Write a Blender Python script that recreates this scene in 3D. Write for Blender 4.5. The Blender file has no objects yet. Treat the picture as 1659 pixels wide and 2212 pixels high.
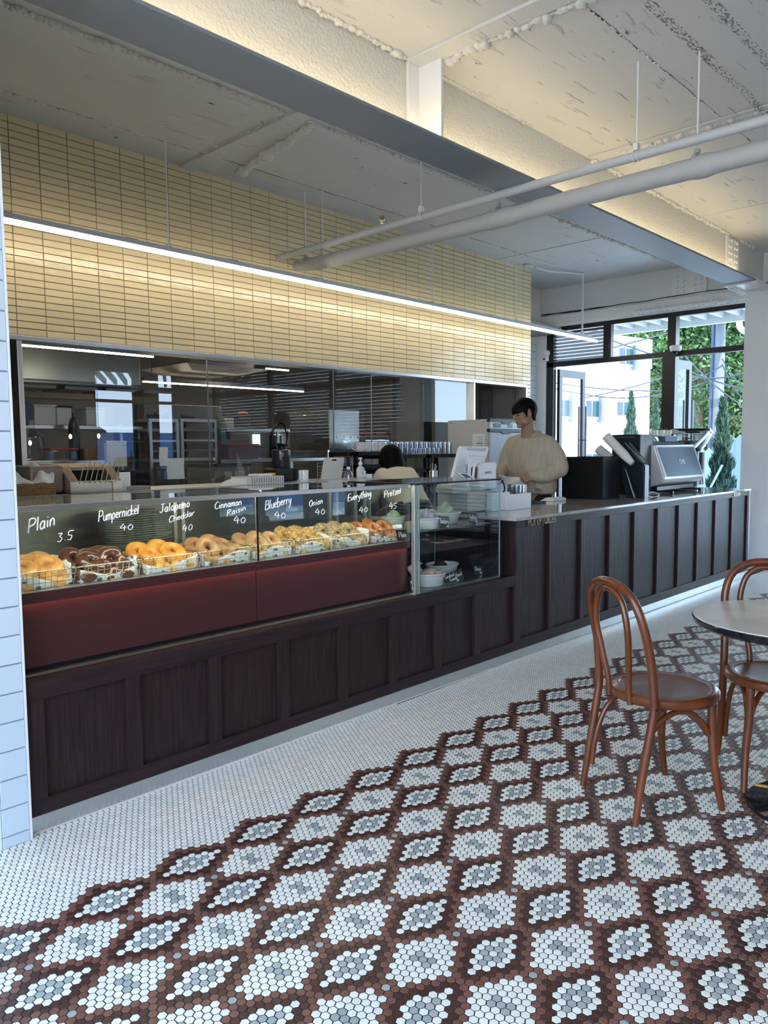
import bpy, math, random
import numpy as np
from mathutils import Vector, Matrix, noise

random.seed(7)
SC = bpy.context.scene
COL = SC.collection
PI = math.pi

# ------------------------------------------------------------------ camera
F_PX, CX, CY, CAM_Z = 1670.95, 829.5, 1106.0, 1.4
RIGHT = Vector((0.68595157, -0.72759921, -0.00835738))
DOWN = Vector((-0.06515411, -0.04997725, -0.99662291))
FWD = Vector((0.72472436, 0.68417956, -0.08168805))
cam = bpy.data.cameras.new('camera')
cam.sensor_fit = 'VERTICAL'
cam.sensor_height = 36.0
cam.lens = 36.0 * F_PX / 2212.0
cam.clip_start = 0.05
cam.clip_end = 300
camo = bpy.data.objects.new('camera', cam)
COL.objects.link(camo)
mw = Matrix.Identity(4)
for i in range(3):
    mw[i][0] = RIGHT[i]
    mw[i][1] = -DOWN[i]
    mw[i][2] = -FWD[i]
mw[2][3] = CAM_Z
camo.matrix_world = mw
SC.camera = camo

# ------------------------------------------------------------------ light
SC.view_settings.view_transform = 'Standard'
SC.view_settings.look = 'None'
SC.view_settings.gamma = 1.0
SC.view_settings.use_curve_mapping = False
SC.view_settings.exposure = 1.55
SKY_STRENGTH = 3.0
SUN_STRENGTH = 4.5
LINEAR_LAMP = 7.5
COVE = 11.0
CASE_LED = 15.0

world = bpy.data.worlds.new('sky')
SC.world = world
world.use_nodes = True
wn = world.node_tree.nodes
wn.clear()
wo = wn.new('ShaderNodeOutputWorld')
bg = wn.new('ShaderNodeBackground')
ramp = wn.new('ShaderNodeValToRGB')
sep = wn.new('ShaderNodeSeparateXYZ')
tc = wn.new('ShaderNodeTexCoord')
L = world.node_tree.links
L.new(tc.outputs['Generated'], sep.inputs[0])
L.new(sep.outputs['Z'], ramp.inputs[0])
L.new(ramp.outputs[0], bg.inputs[0])
L.new(bg.outputs[0], wo.inputs[0])
ramp.color_ramp.elements[0].position = 0.0
ramp.color_ramp.elements[0].color = (0.66, 0.82, 1.0, 1)
ramp.color_ramp.elements[1].position = 0.6
ramp.color_ramp.elements[1].color = (0.42, 0.66, 1.0, 1)
bg.inputs[1].default_value = SKY_STRENGTH

sun = bpy.data.lights.new('sun', 'SUN')
sun.energy = SUN_STRENGTH
sun.angle = 0.01
sun.color = (1.0, 0.93, 0.82)
suno = bpy.data.objects.new('sun', sun)
COL.objects.link(suno)
suno.location = (-6, -8, 12)
suno.rotation_euler = Vector((0.42, 0.52, -0.74)).to_track_quat('-Z', 'Y').to_euler()


def portal(name, loc, rot, sx, sy):
    l = bpy.data.lights.new(name, 'AREA')
    l.shape = 'RECTANGLE'
    l.size, l.size_y = sx, sy
    l.cycles.is_portal = True
    o = bpy.data.objects.new(name, l)
    COL.objects.link(o)
    o.location = loc
    o.rotation_euler = rot


portal('rear_window_portal', (4.3, -3.45, 1.6), (-PI / 2, 0, 0), 9.6, 2.8)
portal('side_window_portal', (-1.4, -0.4, 1.65), (0, -PI / 2, 0), 2.9, 6.2)
portal('front_window_portal', (9.72, 1.4, 1.55), (0, PI / 2, 0), 2.9, 9.4)


# ------------------------------------------------------------------ helpers
def at(px, py, axis, val):
    """point of the line of sight through a photo pixel on a plane x/y/z = val"""
    d = RIGHT * ((px - CX) / F_PX) + DOWN * ((py - CY) / F_PX) + FWD
    o = Vector((0, 0, CAM_Z))
    return o + d * ((val - o[axis]) / d[axis])


def atp(px, py, p, n):
    d = RIGHT * ((px - CX) / F_PX) + DOWN * ((py - CY) / F_PX) + FWD
    o = Vector((0, 0, CAM_Z))
    return o + d * ((Vector(p) - o).dot(n) / d.dot(n))


WM = {}


def prop(o, label=None, cat=None, group=None, kind=None):
    if label:
        o['label'] = label
    if cat:
        o['category'] = cat
    if group:
        o['group'] = group
    if kind:
        o['kind'] = kind
    return o


def thing(name, label, cat, loc=(0, 0, 0), rotz=0.0, group=None, kind=None):
    o = bpy.data.objects.new(name, None)
    o.empty_display_size = 0.05
    COL.objects.link(o)
    o.location = loc
    o.rotation_euler = (0, 0, rotz)
    WM[o.name] = Matrix.Translation(Vector(loc)) @ Matrix.Rotation(rotz, 4, 'Z')
    return prop(o, label, cat, group, kind)


class MB:
    def __init__(s):
        s.v, s.f, s.m, s.mi = [], [], [], 0

    def add(s, vs, fs):
        b = len(s.v)
        s.v += [tuple(v) for v in vs]
        s.f += [tuple(b + i for i in f) for f in fs]
        s.m += [s.mi] * len(fs)
        return s

    def box(s, x0, x1, y0, y1, z0, z1):
        x0, x1 = min(x0, x1), max(x0, x1)
        y0, y1 = min(y0, y1), max(y0, y1)
        z0, z1 = min(z0, z1), max(z0, z1)
        v = [(x0, y0, z0), (x1, y0, z0), (x1, y1, z0), (x0, y1, z0), (x0, y0, z1), (x1, y0, z1), (x1, y1, z1), (x0, y1, z1)]
        return s.add(v, [(0, 3, 2, 1), (4, 5, 6, 7), (0, 1, 5, 4), (1, 2, 6, 5), (2, 3, 7, 6), (3, 0, 4, 7)])

    def obox(s, c, size, rot=None):
        rot = rot or Matrix.Identity(3)
        hx, hy, hz = [q / 2 for q in size]
        v = [Vector(c) + rot @ Vector((sx * hx, sy * hy, sz * hz)) for sz in (-1, 1) for sx, sy in ((-1, -1), (1, -1), (1, 1), (-1, 1))]
        return s.add(v, [(0, 3, 2, 1), (4, 5, 6, 7), (0, 1, 5, 4), (1, 2, 6, 5), (2, 3, 7, 6), (3, 0, 4, 7)])

    def prism(s, poly, axis, a0, a1):
        def mk(p, a):
            return {0: (a, p[0], p[1]), 1: (p[0], a, p[1]), 2: (p[0], p[1], a)}[axis]
        n = len(poly)
        area = sum(poly[i][0] * poly[(i + 1) % n][1] - poly[(i + 1) % n][0] * poly[i][1] for i in range(n))
        if (area > 0) != (axis in (0, 2)):
            poly = poly[::-1]
        a0, a1 = min(a0, a1), max(a0, a1)
        v = [mk(p, a0) for p in poly] + [mk(p, a1) for p in poly]
        fs = [tuple(range(n))[::-1], tuple(range(n, 2 * n))]
        for i in range(n):
            j = (i + 1) % n
            fs.append((i, j, n + j, n + i))
        return s.add(v, fs)

    def tube(s, path, r, seg=8, closed=False, caps=True, flat=1.0):
        P = [Vector(p) for p in path]
        n = len(P)
        R = r if isinstance(r, (list, tuple)) else [r] * n
        T = []
        for i in range(n):
            if closed:
                t = P[(i + 1) % n] - P[i - 1]
            else:
                t = P[min(i + 1, n - 1)] - P[max(i - 1, 0)]
            T.append(t.normalized() if t.length > 1e-9 else Vector((0, 0, 1)))
        up = Vector((0, 0, 1)) if abs(T[0].z) < 0.9 else Vector((1, 0, 0))
        a = (up - T[0] * up.dot(T[0])).normalized()
        vs = []
        for i in range(n):
            a = a - T[i] * a.dot(T[i])
            a = a.normalized() if a.length > 1e-6 else T[i].orthogonal().normalized()
            b = T[i].cross(a)
            for k in range(seg):
                an = 2 * PI * k / seg
                vs.append(P[i] + a * (math.cos(an) * R[i]) + b * (math.sin(an) * R[i] * flat))
        fs = []
        for i in range(n if closed else n - 1):
            j = (i + 1) % n
            for k in range(seg):
                l = (k + 1) % seg
                fs.append((i * seg + k, i * seg + l, j * seg + l, j * seg + k))
        if caps and not closed:
            fs.append(tuple(range(seg))[::-1])
            fs.append(tuple((n - 1) * seg + k for k in range(seg)))
        return s.add(vs, fs)

    def lathe(s, prof, c=(0, 0, 0), seg=24, rot=None, caps=True, sx=1.0, sy=1.0):
        c = Vector(c)
        vs = []
        for (r, z) in prof:
            for k in range(seg):
                an = 2 * PI * k / seg
                p = Vector((math.cos(an) * r * sx, math.sin(an) * r * sy, z))
                if rot:
                    p = rot @ p
                vs.append(c + p)
        fs = []
        n = len(prof)
        for i in range(n - 1):
            for k in range(seg):
                l = (k + 1) % seg
                fs.append((i * seg + k, i * seg + l, (i + 1) * seg + l, (i + 1) * seg + k))
        if caps:
            fs.append(tuple(range(seg))[::-1])
            fs.append(tuple((n - 1) * seg + k for k in range(seg)))
        return s.add(vs, fs)

    def ell(s, c, rad, seg=16, rings=10, rot=None, fn=None):
        prof = []
        c = Vector(c)
        vs = []
        for i in range(rings + 1):
            th = PI * i / rings
            for k in range(seg):
                an = 2 * PI * k / seg
                d = Vector((math.sin(th) * math.cos(an), math.sin(th) * math.sin(an), -math.cos(th)))
                p = Vector((d.x * rad[0], d.y * rad[1], d.z * rad[2]))
                if fn:
                    p = p * fn(d)
                if rot:
                    p = rot @ p
                vs.append(c + p)
        fs = []
        for i in range(rings):
            for k in range(seg):
                l = (k + 1) % seg
                fs.append((i * seg + k, i * seg + l, (i + 1) * seg + l, (i + 1) * seg + k))
        return s.add(vs, fs)

    def loft(s, rings, caps=True):
        n = len(rings[0])
        vs = [p for r in rings for p in r]
        fs = []
        for i in range(len(rings) - 1):
            for k in range(n):
                l = (k + 1) % n
                fs.append((i * n + k, i * n + l, (i + 1) * n + l, (i + 1) * n + k))
        if caps:
            fs.append(tuple(range(n))[::-1])
            fs.append(tuple((len(rings) - 1) * n + k for k in range(n)))
        return s.add(vs, fs)

    def grid(s, fn, nu, nv):
        vs = [fn(i / nu, j / nv) for j in range(nv + 1) for i in range(nu + 1)]
        fs = [(j * (nu + 1) + i, j * (nu + 1) + i + 1, (j + 1) * (nu + 1) + i + 1, (j + 1) * (nu + 1) + i) for j in range(nv) for i in range(nu)]
        return s.add(vs, fs)

    def build(s, name, mat, parent=None, smooth=False, bevel=0.0, world=True, seg=2, angle=35, solid=0.0, sub=0):
        me = bpy.data.meshes.new(name)
        vs = s.v
        if parent is not None:
            W = WM[parent.name]
            if world:
                Wi = W.inverted()
                vs = [tuple(Wi @ Vector(v)) for v in vs]
        me.from_pydata(vs, [], s.f)
        mats = mat if isinstance(mat, (list, tuple)) else [mat]
        for m in mats:
            me.materials.append(m)
        if len(mats) > 1:
            me.polygons.foreach_set('material_index', s.m)
        me.update()
        if smooth:
            me.polygons.foreach_set('use_smooth', [True] * len(me.polygons))
            if angle < 180:
                me.set_sharp_from_angle(angle=math.radians(angle))
        o = bpy.data.objects.new(name, me)
        COL.objects.link(o)
        if parent is not None:
            o.parent = parent
            WM[o.name] = WM[parent.name]
        else:
            WM[o.name] = Matrix.Identity(4)
        if solid:
            md = o.modifiers.new('solid', 'SOLIDIFY')
            md.thickness = solid
            md.offset = 0
        if sub:
            md = o.modifiers.new('sub', 'SUBSURF')
            md.levels = md.render_levels = sub
        if bevel:
            md = o.modifiers.new('bevel', 'BEVEL')
            md.width = bevel
            md.segments = seg
            md.limit_method = 'ANGLE'
            md.angle_limit = math.radians(40)
        return o


def box(name, mat, b, parent=None, bevel=0.0, **k):
    return MB().box(*b).build(name, mat, parent, bevel=bevel, **k)


def struct(o):
    o['kind'] = 'structure'
    return o


def tree_of(root):
    return [root] + [g for c in root.children for g in tree_of(c)]


def dup(root, loc, rotz=None, label=None, group=None):
    r = root.copy()
    COL.objects.link(r)
    r.location = loc
    if rotz is not None:
        r.rotation_euler = (0, 0, rotz)
    if label:
        r['label'] = label
    if group:
        r['group'] = group
    for ch in list(root.children):
        c = ch.copy()
        COL.objects.link(c)
        c.parent = r
        for g in list(ch.children):
            d = g.copy()
            COL.objects.link(d)
            d.parent = c
    WM[r.name] = Matrix.Translation(Vector(loc)) @ Matrix.Rotation(r.rotation_euler.z, 4, 'Z')
    return r


def arc_pts(c, r, a0, a1, n, u, v):
    return [Vector(c) + Vector(u) * (r * math.cos(a0 + (a1 - a0) * i / n)) + Vector(v) * (r * math.sin(a0 + (a1 - a0) * i / n)) for i in range(n + 1)]


def smooth_path(P, n=6, closed=False):
    P = [Vector(p) for p in P]
    m = len(P)
    out = []
    for i in range(m if closed else m - 1):
        if closed:
            p0, p1, p2, p3 = P[i - 1], P[i], P[(i + 1) % m], P[(i + 2) % m]
        else:
            p0, p1, p2, p3 = P[max(i - 1, 0)], P[i], P[i + 1], P[min(i + 2, m - 1)]
        for k in range(n):
            t = k / n
            out.append(0.5 * ((2 * p1) + (p2 - p0) * t + (2 * p0 - 5 * p1 + 4 * p2 - p3) * t * t + (3 * p1 - p0 - 3 * p2 + p3) * t ** 3))
    if not closed:
        out.append(P[-1])
    return out


# ------------------------------------------------------------------ materials
def mat(name, col, rough=0.5, metal=0.0, bump=0.0, bscale=60.0, var=0.0, vscale=8.0, spec=0.5, emit=None, estr=0.0, stretch=None, coat=0.0, sss=0.0, island=0.0, rvar=0.0, trans=0.0, ior=1.45):
    m = bpy.data.materials.new(name)
    m.use_nodes = True
    nt = m.node_tree
    N, K = nt.nodes, nt.links
    b = N['Principled BSDF']
    b.inputs['Base Color'].default_value = (*col, 1)
    b.inputs['Roughness'].default_value = rough
    b.inputs['Metallic'].default_value = metal
    b.inputs['Specular IOR Level'].default_value = spec
    b.inputs['IOR'].default_value = ior
    if coat:
        b.inputs['Coat Weight'].default_value = coat
        b.inputs['Coat Roughness'].default_value = 0.08
    if trans:
        b.inputs['Transmission Weight'].default_value = trans
    if sss:
        b.inputs['Subsurface Weight'].default_value = sss
        b.inputs['Subsurface Radius'].default_value = (0.01, 0.005, 0.003)
    if emit:
        b.inputs['Emission Color'].default_value = (*emit, 1)
        b.inputs['Emission Strength'].default_value = estr
    if bump or var or rvar:
        t = N.new('ShaderNodeTexCoord')
        mp = N.new('ShaderNodeMapping')
        K.new(t.outputs['Object'], mp.inputs[0])
        if stretch:
            mp.inputs['Scale'].default_value = stretch
    if var or rvar:
        n1 = N.new('ShaderNodeTexNoise')
        n1.inputs['Scale'].default_value = vscale
        n1.inputs['Detail'].default_value = 5
        K.new(mp.outputs[0], n1.inputs['Vector'])
    if var:
        mr = N.new('ShaderNodeMapRange')
        mr.inputs[1].default_value = 0.3
        mr.inputs[2].default_value = 0.7
        mr.inputs[3].default_value = 1 - var
        mr.inputs[4].default_value = 1 + var
        K.new(n1.outputs[0], mr.inputs[0])
        vm = N.new('ShaderNodeVectorMath')
        vm.operation = 'SCALE'
        vm.inputs[0].default_value = col
        K.new(mr.outputs[0], vm.inputs['Scale'])
        K.new(vm.outputs[0], b.inputs['Base Color'])
    if rvar:
        mr = N.new('ShaderNodeMapRange')
        mr.inputs[1].default_value = 0.3
        mr.inputs[2].default_value = 0.7
        mr.inputs[3].default_value = max(0.02, rough - rvar)
        mr.inputs[4].default_value = rough + rvar
        K.new(n1.outputs[0], mr.inputs[0])
        K.new(mr.outputs[0], b.inputs['Roughness'])
    if island:
        g = N.new('ShaderNodeNewGeometry')
        mr = N.new('ShaderNodeMapRange')
        mr.inputs[3].default_value = 1 - island
        mr.inputs[4].default_value = 1 + island
        K.new(g.outputs['Random Per Island'], mr.inputs[0])
        vm = N.new('ShaderNodeVectorMath')
        vm.operation = 'SCALE'
        vm.inputs[0].default_value = col
        K.new(mr.outputs[0], vm.inputs['Scale'])
        K.new(vm.outputs[0], b.inputs['Base Color'])
    if bump:
        n2 = N.new('ShaderNodeTexNoise')
        n2.inputs['Scale'].default_value = bscale
        n2.inputs['Detail'].default_value = 4
        K.new(mp.outputs[0], n2.inputs['Vector'])
        bp = N.new('ShaderNodeBump')
        bp.inputs['Strength'].default_value = bump
        bp.inputs['Distance'].default_value = 0.01
        K.new(n2.outputs[0], bp.inputs['Height'])
        K.new(bp.outputs[0], b.inputs['Normal'])
    return m


def pane_mat(name, tint=(0.93, 0.97, 0.96), rough=0.0, base=0.04, power=0.85):
    """thin clear sheet: mostly see-through, mirror-like at grazing angles"""
    m = bpy.data.materials.new(name)
    m.use_nodes = True
    N, K = m.node_tree.nodes, m.node_tree.links
    N.clear()
    o = N.new('ShaderNodeOutputMaterial')
    mx = N.new('ShaderNodeMixShader')
    tr = N.new('ShaderNodeBsdfTransparent')
    gl = N.new('ShaderNodeBsdfGlossy')
    tr.inputs[0].default_value = (*tint, 1)
    gl.inputs['Color'].default_value = (0.95, 0.98, 1, 1)
    gl.inputs['Roughness'].default_value = rough
    lw = N.new('ShaderNodeLayerWeight')
    lw.inputs['Blend'].default_value = 0.5
    pw = N.new('ShaderNodeMath')
    pw.operation = 'POWER'
    pw.inputs[1].default_value = 4.0
    K.new(lw.outputs['Facing'], pw.inputs[0])
    ml = N.new('ShaderNodeMath')
    ml.operation = 'MULTIPLY_ADD'
    ml.inputs[1].default_value = power
    ml.inputs[2].default_value = base
    ml.use_clamp = True
    K.new(pw.outputs[0], ml.inputs[0])
    K.new(ml.outputs[0], mx.inputs[0])
    K.new(tr.outputs[0], mx.inputs[1])
    K.new(gl.outputs[0], mx.inputs[2])
    K.new(mx.outputs[0], o.inputs[0])
    return m


def emis(name, col, s):
    m = bpy.data.materials.new(name)
    m.use_nodes = True
    N = m.node_tree.nodes
    N.clear()
    o = N.new('ShaderNodeOutputMaterial')
    e = N.new('ShaderNodeEmission')
    e.inputs[0].default_value = (*col, 1)
    e.inputs[1].default_value = s
    m.node_tree.links.new(e.outputs[0], o.inputs[0])
    return m


M = {}
M['white_wall'] = mat('white_plaster', (0.72, 0.72, 0.71), 0.6, bump=0.05, bscale=40)
M['white_paint'] = mat('white_paint', (0.75, 0.75, 0.74), 0.35)
M['grey_wall'] = mat('kitchen_grey_wall', (0.30, 0.285, 0.27), 0.6)
M['steel'] = mat('brushed_steel', (0.60, 0.61, 0.62), 0.28, 1.0, bump=0.04, bscale=30, stretch=(1, 1, 14))
M['steel_kick'] = mat('scuffed_steel_kick_plate', (0.60, 0.62, 0.64), 0.26, 1.0, bump=0.02, bscale=60, stretch=(3, 1, 0.2))
M['steel_dark'] = mat('dark_steel', (0.22, 0.22, 0.22), 0.35, 1.0)
M['chrome'] = mat('chrome_wire', (0.75, 0.72, 0.66), 0.18, 1.0)
M['black'] = mat('black_plastic', (0.006, 0.006, 0.007), 0.45, spec=0.22)
M['black_gloss'] = mat('black_gloss', (0.01, 0.01, 0.012), 0.12)
M['black_frame'] = mat('black_window_frame', (0.012, 0.013, 0.016), 0.35)
M['white_pl'] = mat('white_plastic', (0.78, 0.79, 0.80), 0.3)
M['cream_pl'] = mat('cream_plastic', (0.62, 0.58, 0.52), 0.45)
M['ceramic'] = mat('white_ceramic', (0.78, 0.77, 0.73), 0.15, coat=0.4)
M['paper'] = mat('white_paper', (0.80, 0.79, 0.76), 0.8, bump=0.15, bscale=30)
M['red'] = mat('red_plastic', (0.45, 0.02, 0.02), 0.4)
M['blue'] = mat('blue_bag', (0.01, 0.03, 0.25), 0.4)
M['glass_win'] = pane_mat('window_glass', (0.93, 0.98, 0.97), base=0.0)
M['glass_kit'] = pane_mat('kitchen_glass', (0.86, 0.88, 0.87), base=0.09, power=0.9)
M['glass_case'] = pane_mat('display_case_glass', (0.945, 0.98, 0.965), base=0.03, power=1.0)
M['glass_spread'] = pane_mat('spreads_case_glass', (0.94, 0.98, 0.99), base=0.03, power=1.0)
M['glass_edge'] = mat('green_glass_edge', (0.25, 0.42, 0.38), 0.15, trans=0.3)
M['clear'] = pane_mat('clear_drinking_glass', (0.93, 0.95, 0.96), base=0.10, power=1.6)
M['clear_pl'] = pane_mat('clear_plastic_box', (0.80, 0.85, 0.88), base=0.08, rough=0.1)

# ================================================================== SETTING
ZC = 3.61          # ceiling
YW = 5.42          # yellow tiled wall
XD = 9.66          # door wall
XF0, XF1 = 0.977, 1.077


def tile_mesh(name, rects, mk, depth, inset, mats, tilt=0.0, parent=None):
    """rects: (u0,u1,v0,v1,mat).  mk(u,v,d) -> point ; d>0 = outwards"""
    mb = MB()
    for (u0, u1, v0, v1, mi) in rects:
        mb.mi = mi
        ta, tb = random.gauss(0, tilt), random.gauss(0, tilt)
        uc, vc = (u0 + u1) / 2, (v0 + v1) / 2
        h = lambda u, v, d: mk(u, v, d + (u - uc) * ta + (v - vc) * tb)
        vs = [h(u0, v0, 0), h(u1, v0, 0), h(u1, v1, 0), h(u0, v1, 0),
              h(u0 + inset, v0 + inset, depth), h(u1 - inset, v0 + inset, depth), h(u1 - inset, v1 - inset, depth), h(u0 + inset, v1 - inset, depth)]
        mb.add(vs, [(4, 5, 6, 7), (0, 1, 5, 4), (1, 2, 6, 5), (2, 3, 7, 6), (3, 0, 4, 7)])
    return mb.build(name, mats, parent)


# ---- floor of small hexagon tiles
def hex_class(dx, j, above):
    """dx in tiles (0.5 steps) and row j from a grey dot -> colour 0 white 1 grey 2 brown 3 dark"""
    dx = (dx + 6) % 12 - 6
    j = (j + 6) % 12 - 6

    def big(x, r):
        x = (x + 6) % 12 - 6
        lim = {0: 4, 1: 4.5, 2: 3, 3: 1.5, 4: 0}.get(abs(r))
        if lim is None or abs(x) > lim:
            return None
        if (x == 0 and r == 0) or (abs(x) == 0.5 and abs(r) == 1):
            return 1
        return 0

    def dia(x, r):
        a, x = abs(r), abs(x)
        if a > 4:
            return None
        if a == 0:
            return 0 if x in (0, 3, 4) else 1 if x in (1, 2) else 3 if x == 5 else None
        if a == 1:
            return 1 if x == 0.5 else 0 if x <= 2.5 else 3 if x in (3.5, 4.5) else None
        if a == 2:
            return 0 if x <= 1 else 3 if x in (2, 3) else None
        if a == 3:
            return 3 if x <= 1.5 else None
        return 3 if x == 0 else None
    c = big(dx - 6, j)
    if c is None:
        c = dia(dx, j - 6 if j > 0 else j + 6)
    return c


P_T = 0.02504
ROWH = 0.02151
X0T, Y0T = 1.986, 1.562
RT = 24


def tile_colour(n2, r):
    # n2 = twice the x index of the tile
    dx = n2 / 2.0
    j = r
    c = hex_class(dx, j, False)
    if r <= RT:
        if c is None:
            return 1 if (dx % 12 == 0 and j % 12 == 0) else 2
        return c
    rel = r - RT

    def core(n, q):
        rr = q - RT
        k = hex_class(n / 2.0, q, False)
        if k is None or rr > 10:
            return None
        if rr <= 4:
            return k
        near_dot = abs((n / 2.0 + 6) % 12 - 6) <= 5.1      # diamond columns only
        lim = {5: 4.6, 6: 5.1, 7: 4.6, 8: 3.1, 9: 1.6, 10: 0.1}[rr]
        return k if abs((n / 2.0 + 6) % 12 - 6) <= lim else None
    k = core(n2, r)
    if k is not None:
        return k
    for a, b in ((2, 0), (-2, 0), (1, 1), (-1, 1), (1, -1), (-1, -1)):
        if core(n2 + a, r + b) is not None:
            return 2
    if rel <= 2:
        return 2
    return 0


def build_floor():
    rows = range(int((-0.25 - Y0T) / ROWH), int((2.80 - Y0T) / ROWH) + 1)
    cx, cy, cc = [], [], []
    cache = {}
    for r in rows:
        y = Y0T + r * ROWH
        n0 = int((0.55 - X0T) / P_T * 2)
        n1 = int((9.62 - X0T) / P_T * 2)
        for n in range(n0, n1):
            if (n + r) % 2:
                continue
            x = X0T + n * P_T / 2
            if y + 0.0078 * x > 2.812 or y < 0.22 * x - 0.75:
                continue
            key = (n % 24, r)
            if key not in cache:
                cache[key] = tile_colour(n, r)
            cx.append(x); cy.append(y); cc.append(cache[key])
    cx, cy, cc = np.array(cx), np.array(cy), np.array(cc)
    n = len(cx)
    rng = np.random.RandomState(3)
    ang = np.radians(30 + 60 * np.arange(6))
    Ro = (P_T - 0.0029) / math.sqrt(3)
    Ri = Ro - 0.0008
    ring = lambda R: np.stack([np.cos(ang) * R, np.sin(ang) * R], 1)
    V = np.zeros((n, 12, 3), np.float32)
    V[:, :6, :2] = ring(Ri)[None]
    V[:, 6:, :2] = ring(Ro)[None]
    tx, ty = rng.normal(0, 0.006, n), rng.normal(0, 0.006, n)
    V[:, :6, 2] = V[:, :6, 0] * tx[:, None] + V[:, :6, 1] * ty[:, None]
    V[:, 6:, 2] = -0.0016
    V[:, :, 0] += cx[:, None]
    V[:, :, 1] += (cy + 0.0078 * cx)[:, None]
    base = np.arange(n)[:, None] * 12
    loops = [np.tile(np.arange(6), (n, 1)) + base]
    for k in range(6):
        l = (k + 1) % 6
        loops.append(np.array([[k, 6 + k, 6 + l, l]]) + base)
    loops = np.concatenate(loops, 1).astype(np.int32)      # 30 per tile
    sizes = np.tile(np.array([6, 4, 4, 4, 4, 4, 4]), n)
    starts = np.concatenate([[0], np.cumsum(sizes)[:-1]])
    me = bpy.data.meshes.new('floor')
    me.vertices.add(n * 12)
    me.vertices.foreach_set('co', V.ravel())
    me.loops.add(n * 30)
    me.loops.foreach_set('vertex_index', loops.ravel())
    me.polygons.add(n * 7)
    me.polygons.foreach_set('loop_start', starts.astype(np.int32))
    for m in (M['hex_white'], M['hex_grey'], M['hex_brown'], M['hex_dark']):
        me.materials.append(m)
    me.polygons.foreach_set('material_index', np.repeat(cc, 7).astype(np.int32))
    me.polygons.foreach_set('use_smooth', [False] * (n * 7))
    me.update(calc_edges=True)
    me.validate()
    o = bpy.data.objects.new('floor', me)
    COL.objects.link(o)
    WM['floor'] = Matrix.Identity(4)
    return o


M['hex_white'] = mat('hex_tile_white', (0.74, 0.725, 0.67), 0.24, island=0.07)
M['hex_grey'] = mat('hex_tile_grey', (0.33, 0.36, 0.36), 0.26, island=0.10)
M['hex_brown'] = mat('hex_tile_red_brown', (0.165, 0.068, 0.048), 0.30, island=0.12)
M['hex_dark'] = mat('hex_tile_dark_brown', (0.060, 0.022, 0.016), 0.28, island=0.15)
M['grout'] = mat('dark_grout', (0.020, 0.020, 0.028), 0.9)
M['far_floor'] = mat('far_tiles', (0.35, 0.29, 0.27), 0.3, var=0.5, vscale=9)

fl = struct(build_floor())
g = MB().box(-1.3, XD + 0.1, -3.6, 6.2, -0.12, -0.0012)
g.build('grout_bed', M['grout'], fl)
g = MB().box(-1.2, 0.5, -3.4, 2.79, -0.001, 0.0).box(0.5, XD - 0.05, -3.4, -0.95, -0.001, 0.0)
g.build('room_floor_beyond', M['far_floor'], fl)
g = MB().box(1.08, XD, 2.9, 5.42, -0.001, 0.0).box(1.08, XD, 5.42, 9.0, -0.001, 0.0)
g.build('work_floor', mat('grey_work_floor', (0.16, 0.15, 0.14), 0.5), fl)

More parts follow.
